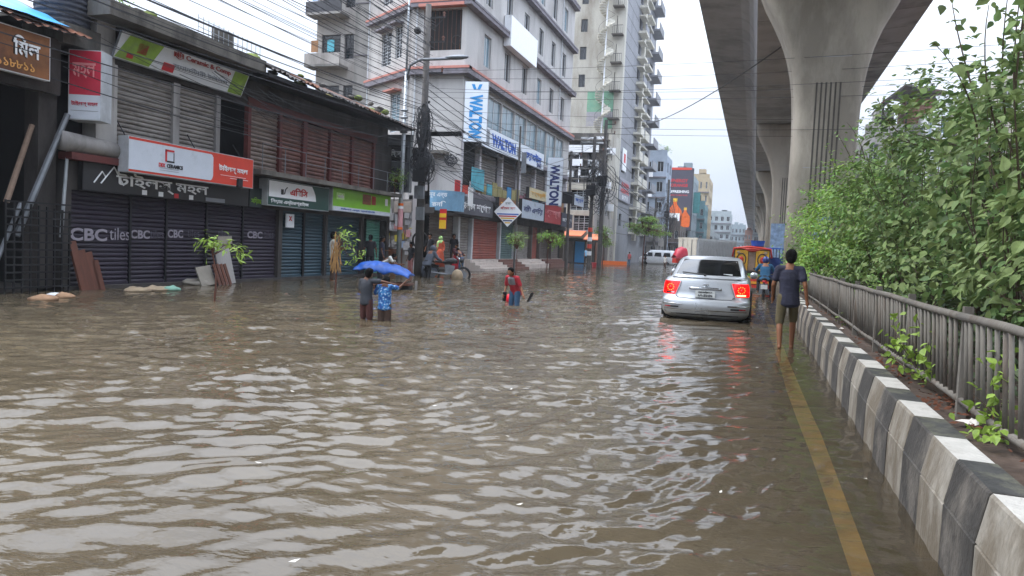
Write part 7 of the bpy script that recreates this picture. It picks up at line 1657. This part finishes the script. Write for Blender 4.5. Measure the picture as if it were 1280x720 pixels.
# ================================================================== painted auto rickshaw seen from behind
ax, ay = onZ(937, 366)[:2]
au = thing('painted_auto', 'brightly painted auto rickshaw van, yellow panels with red trim, seen from behind', 'auto rickshaw', (ax, ay + .8, -.25)); B = lambda mb, n, m, s=False, p=None: mb.build(n, m, p or au, world=False, smooth=s)
defm('auto_yellow', '#c99a2e', .5, var=.25, scale=5, dirt='#6d4a1d', dirt_amt=.3); defm('auto_red', '#b23327', .5, var=.15); defm('auto_green', '#5f8f45', .5, var=.2); defm('auto_dark', '#2e2622', .6, var=.3)
mb = MB(); mb.box(-.72, .72, .03, 2.3, .55, 2.05); B(mb, 'body', M['auto_dark'])
mb = MB(); mb.sphere((0, 1.15, 2.0), 1, 20, 8, (.80, 1.25, .2)); B(mb, 'roof', M['auto_red'], True)
mb = MB(); mb.tube([(-.78, 0, 1.7), (-.74, -.02, 2.06), (0, -.06, 2.14), (.74, -.02, 2.06), (.78, 0, 1.7)], .045, 8); B(mb, 'roof_trim', M['auto_red'], True)
for i, (x0, x1) in enumerate(((-.68, -.16), (.16, .68))):
    mb = MB(); mb.box(x0, x1, -.02, .025, 1.15, 2.0); p = B(mb, 'painted_panel', M['auto_yellow'])
    mb = MB(); mb.tube([((x0 + x1) / 2 + .18 * math.cos(q), -.03, 1.6 + .26 * math.sin(q)) for q in np.linspace(0, 2 * PI, 16)], .025, 5); B(mb, 'painted_ring', M['auto_dark'], False, p)
    mb = MB(); mb.sphere(((x0 + x1) / 2, -.03, 1.6), .1, 10, 6, (1, .3, 1.4)); B(mb, 'painted_flower', M['auto_red'], True, p)
    mb = MB(); mb.sphere(((x0 + x1) / 2 + (.12 if i else -.12), -.03, 1.9), .07, 10, 6, (1, .3, 1)); B(mb, 'lamp_globe', M['sack_cream'], True, p)
mb = MB(); mb.box(-.14, .14, .0, .03, 1.15, 2.0); B(mb, 'centre_strip', M['pale_wood'])
for i, (z, k) in enumerate(((1.04, 'auto_dark'), (.93, 'auto_green'), (.82, 'auto_yellow'), (.70, 'auto_red'), (.60, 'auto_yellow'))): mb = MB(); mb.box(-.74, .74, -.03 - .01 * i, .025, z, z + .10); B(mb, 'painted_board', M[k])
mb = MB(); mb.box(-.8, .8, -.18, .02, .44, .56); B(mb, 'rear_bumper', M['auto_red'])
for s in (-1, 1):
    mb = MB(); mb.cone((s * .52, .35, .28), (s * .70, .35, .28), .28, .28, 18); B(mb, 'wheel', M['rubber'])
    mb = MB(); mb.sphere((s * .64, -.08, .66), .06, 8, 6); B(mb, 'tail_light', M['red_print'], True)
# blue drum on top and barred blue rickshaw behind it
mb = MB(); mb.loft([[(r * math.cos(q), r * .8 * math.sin(q), z) for q in np.linspace(0, 2 * PI, 18, endpoint=False)] for z, r in ((0, .22), (.02, .24), (.22, .29), (.25, .31), (.25, .27))]); single(mb, 'plastic_tub', M['blue_print'], 'blue plastic tub on the roof of the painted auto', 'tub', (ax + .2, ay + 1.6, 1.93), world=False)
rk = thing('barred_rickshaw', 'dark blue vehicle with a barred top rail beyond the motorcycle rider', 'rickshaw', (ax + 1.15, ay + 3.2, -.25))
mb = MB(); mb.box(-.55, .55, 0, 1.8, .5, 1.75); mb.build('body', cloth('rick_blue', '#2b3f74'), rk, world=False); mb = MB()
for i in range(9): mb = MB(); mb.box(-.55 + i * .135, -.52 + i * .135, -.03, 0, 1.75, 2.15); mb.build('bar', M['dark_metal'], rk, world=False)
mb = MB(); mb.box(-.57, .58, -.05, -.03, 2.12, 2.17); mb.build('top_rail', M['blue_print'], rk, world=False)
for s in (-1, 1): mb = MB(); mb.tube([(s * .45, .4 + .33 * math.cos(q), .33 + .33 * math.sin(q)) for q in np.linspace(0, 2 * PI, 18)], .03, 6); mb.build('wheel', M['rubber'], rk, world=False)
# posters on the pier foot
mb = MB(); mb.box(.98, 1.9, 55.95, 55.99, 1.5, 3.9); q = single(mb, 'poster', mat('poster_blue', '#8aa2bf', .7, var=.35, scale=4), 'pale blue torn posters on the second viaduct pier', 'poster', (1.4, 55.97, 1.5)); mb = MB(); mb.box(1.7, 2.6, 25.95, 25.98, 1.0, 2.9); single(mb, 'poster', MATS['poster_blue'], 'torn pale posters on the nearest pier behind leaves', 'poster', (2.1, 25.96, 1))
# ================================================================== covered truck, minibus and rickshaw hood far down the street
tx, ty = -7.0, 84.0
tr = thing('covered_truck', 'cream box truck with ribbed side standing far down the flooded street', 'truck', (tx, ty, -.3), math.radians(-32)); B = lambda mb, n, m: mb.build(n, m, tr, world=False)
defm('truck_cream', '#cdc7ba', .6, var=.06, dirt='#7d7668', dirt_amt=.3); defm('truck_side', '#c3c6c8', .6, var=.06, dirt='#70706c', dirt_amt=.3)
mb = MB(); mb.box(-1.25, 1.25, 0, 7.5, .9, 3.55); B(mb, 'box_body', M['truck_side'])
for s in (0, 1): mb = MB(); mb.box(-1.2 + s * 1.22, -.02 + s * 1.22, -.05, -.003, .95, 3.45); B(mb, 'rear_door', M['truck_cream']); mb = MB(); mb.cone((-.6 + s * 1.2, -.09, 1.0), (-.6 + s * 1.2, -.09, 3.4), .03, .03, 6); B(mb, 'lock_rod', M['grey_metal'])
mb = MB(); mb.box(-1.3, 1.3, -.06, .1, 3.4, 3.6); B(mb, 'top_frame', M['truck_cream'])
for i in range(26): mb = MB(); mb.box(1.25, 1.36, .15 + i * .28, .29 + i * .28, 1.0, 3.45); B(mb, 'side_rib', M['truck_side']) 
for y in (1.0, 6.2):
    for s in (-1, 1): mb = MB(); mb.cone((s * .85, y, .5), (s * 1.2, y, .5), .5, .5, 16); B(mb, 'wheel', M['rubber'])
mb = MB(); mb.box(-1.1, 1.1, 7.6, 9.3, .6, 2.6); B(mb, 'cab', M['white'])
vx = -9.7; vn = thing('minibus', 'white minibus parked across the street beyond the layered tree', 'minibus', (vx, 100, -.3), math.radians(78)); B = lambda mb, n, m, s=False: mb.build(n, m, vn, world=False, smooth=s)
mb = MB(); mb.loft([[(x, y, z) for x, y in rrect(w_, a, b, .3, .05)] for z, w_, a, b in ((.3, .8, .05, 4.7), (.5, .88, 0, 4.9), (1.1, .89, 0, 4.9), (1.3, .86, .08, 4.5), (1.85, .78, .25, 3.7), (2.1, .68, .4, 3.4), (2.16, .5, .6, 3.2))]); B(mb, 'body', M['white'], True)
for a, b in ((.5, 1.5), (1.7, 2.7), (2.9, 3.7)):
    for s in (-1, 1): mb = MB(); mb.add([(s * .875, a, 1.32), (s * .875, b, 1.32), (s * .79, b - .12, 1.82), (s * .79, a + .08, 1.82)], [(0, 1, 2, 3)]); B(mb, 'side_window', M['car_glass'])
mb = MB(); mb.add([(-.7, .06, 1.32), (.7, .06, 1.32), (.6, .22, 1.82), (-.6, .22, 1.82)], [(0, 1, 2, 3)]); B(mb, 'rear_window', M['car_glass'])
for y in (.9, 3.9):
    for s in (-1, 1): mb = MB(); mb.cone((s * .7, y, .32), (s * .9, y, .32), .33, .33, 16); B(mb, 'wheel', M['rubber'])
rx_ = onY(850, 318, 78)
rk = thing('cycle_rickshaw', 'cycle rickshaw with a shiny red folding hood before the minibus', 'rickshaw', (rx_[0], 78, -.3), math.radians(-60)); mb = MB()
mb.loft([[(.62 * math.cos(q), y + .1, z + hh_ * max(0, math.sin(q))) for q in np.linspace(0, PI, 12)] for y, z, hh_ in ((-.75, 1.3, .35), (-.5, 1.35, .95), (0, 1.4, 1.15), (.5, 1.4, 1.0))], closed=False, cap=False); mb.build('hood', mat('hood_red', '#a82338', .4, var=.25, scale=3), rk, world=False, smooth=True)
mb = MB(); mb.box(-.5, .5, -.6, .4, .85, 1.35); mb.build('seat', M['auto_red'], rk, world=False)
for p_ in ((-.55, -.1), (.55, -.1), (0, 1.6)): mb = MB(); mb.tube([(p_[0], p_[1] + .36 * math.cos(q), .36 + .36 * math.sin(q)) for q in np.linspace(0, 2 * PI, 18)], .03, 5); mb.build('wheel', M['rubber'], rk, world=False)
person('rickshaw puller in pale shirt by the red hooded rickshaw', (rx_[0] - 1.5, 78.6, -.3), 2.5, 1.6, {}, white_c, brownp, vox=.05, leg=1.5)
mb = MB(); mb.cone((0, 0, 0), (0, 0, .5), .32, .4, 14); single(mb, 'red_drum', M['red_print'], 'red plastic drum standing by the twin poles', 'drum', (*onZ(745, 334)[:2], -.1), world=False)
mb = MB(); mb.box(-1.5, 1.5, -.1, .1, -.3, .4); o = single(mb, 'barrier', M['orange_band'], 'low orange barrier board by the shops under the tower', 'barrier', (-14.3, 80, 0), world=False); o.rotation_euler = (0, 0, .6)
# scraps and leaves drifting on the water
rr = random.Random(77); mb = MB()
for i in range(70):
    y = rr.uniform(2.6, 26); x = rr.uniform(-.75 * y, .85 if y < 14 else .9); s_ = rr.uniform(.008, .028); t = rr.uniform(0, 2 * PI); c = Vector((x, y, .035)); a = Vector((math.cos(t), math.sin(t), 0)) * s_; b_ = Vector((-math.sin(t), math.cos(t), 0)) * s_ * .5
    mb.add([c - a, c + b_, c + a + Vector((0, 0, .008)), c - b_], [(0, 1, 2, 3)])
single(mb, 'floating_litter', M['paper'], 'tiny pale scraps drifting on the flood water', 'litter', (0, 8, .03))['kind'] = 'stuff'
# ================================================================== humid haze
hm = bpy.data.materials.new('haze'); hm.use_nodes = True; hn = hm.node_tree.nodes; hl = hm.node_tree.links
hn.remove(hn['Principled BSDF']); pv = hn.new('ShaderNodeVolumePrincipled'); pv.inputs['Color'].default_value = (.90, .94, 1.0, 1); pv.inputs['Density'].default_value = .0005
hl.new(pv.outputs[0], hn['Material Output'].inputs['Volume'])
mb = MB(); mb.box(-455, 455, -125, 705, -1.6, 50); hz = MB
me = mb.mesh('haze', hm); o = bpy.data.objects.new('haze', me); COL.objects.link(o); o['kind'] = 'stuff'; o['label'] = 'thin humid haze over the whole street'
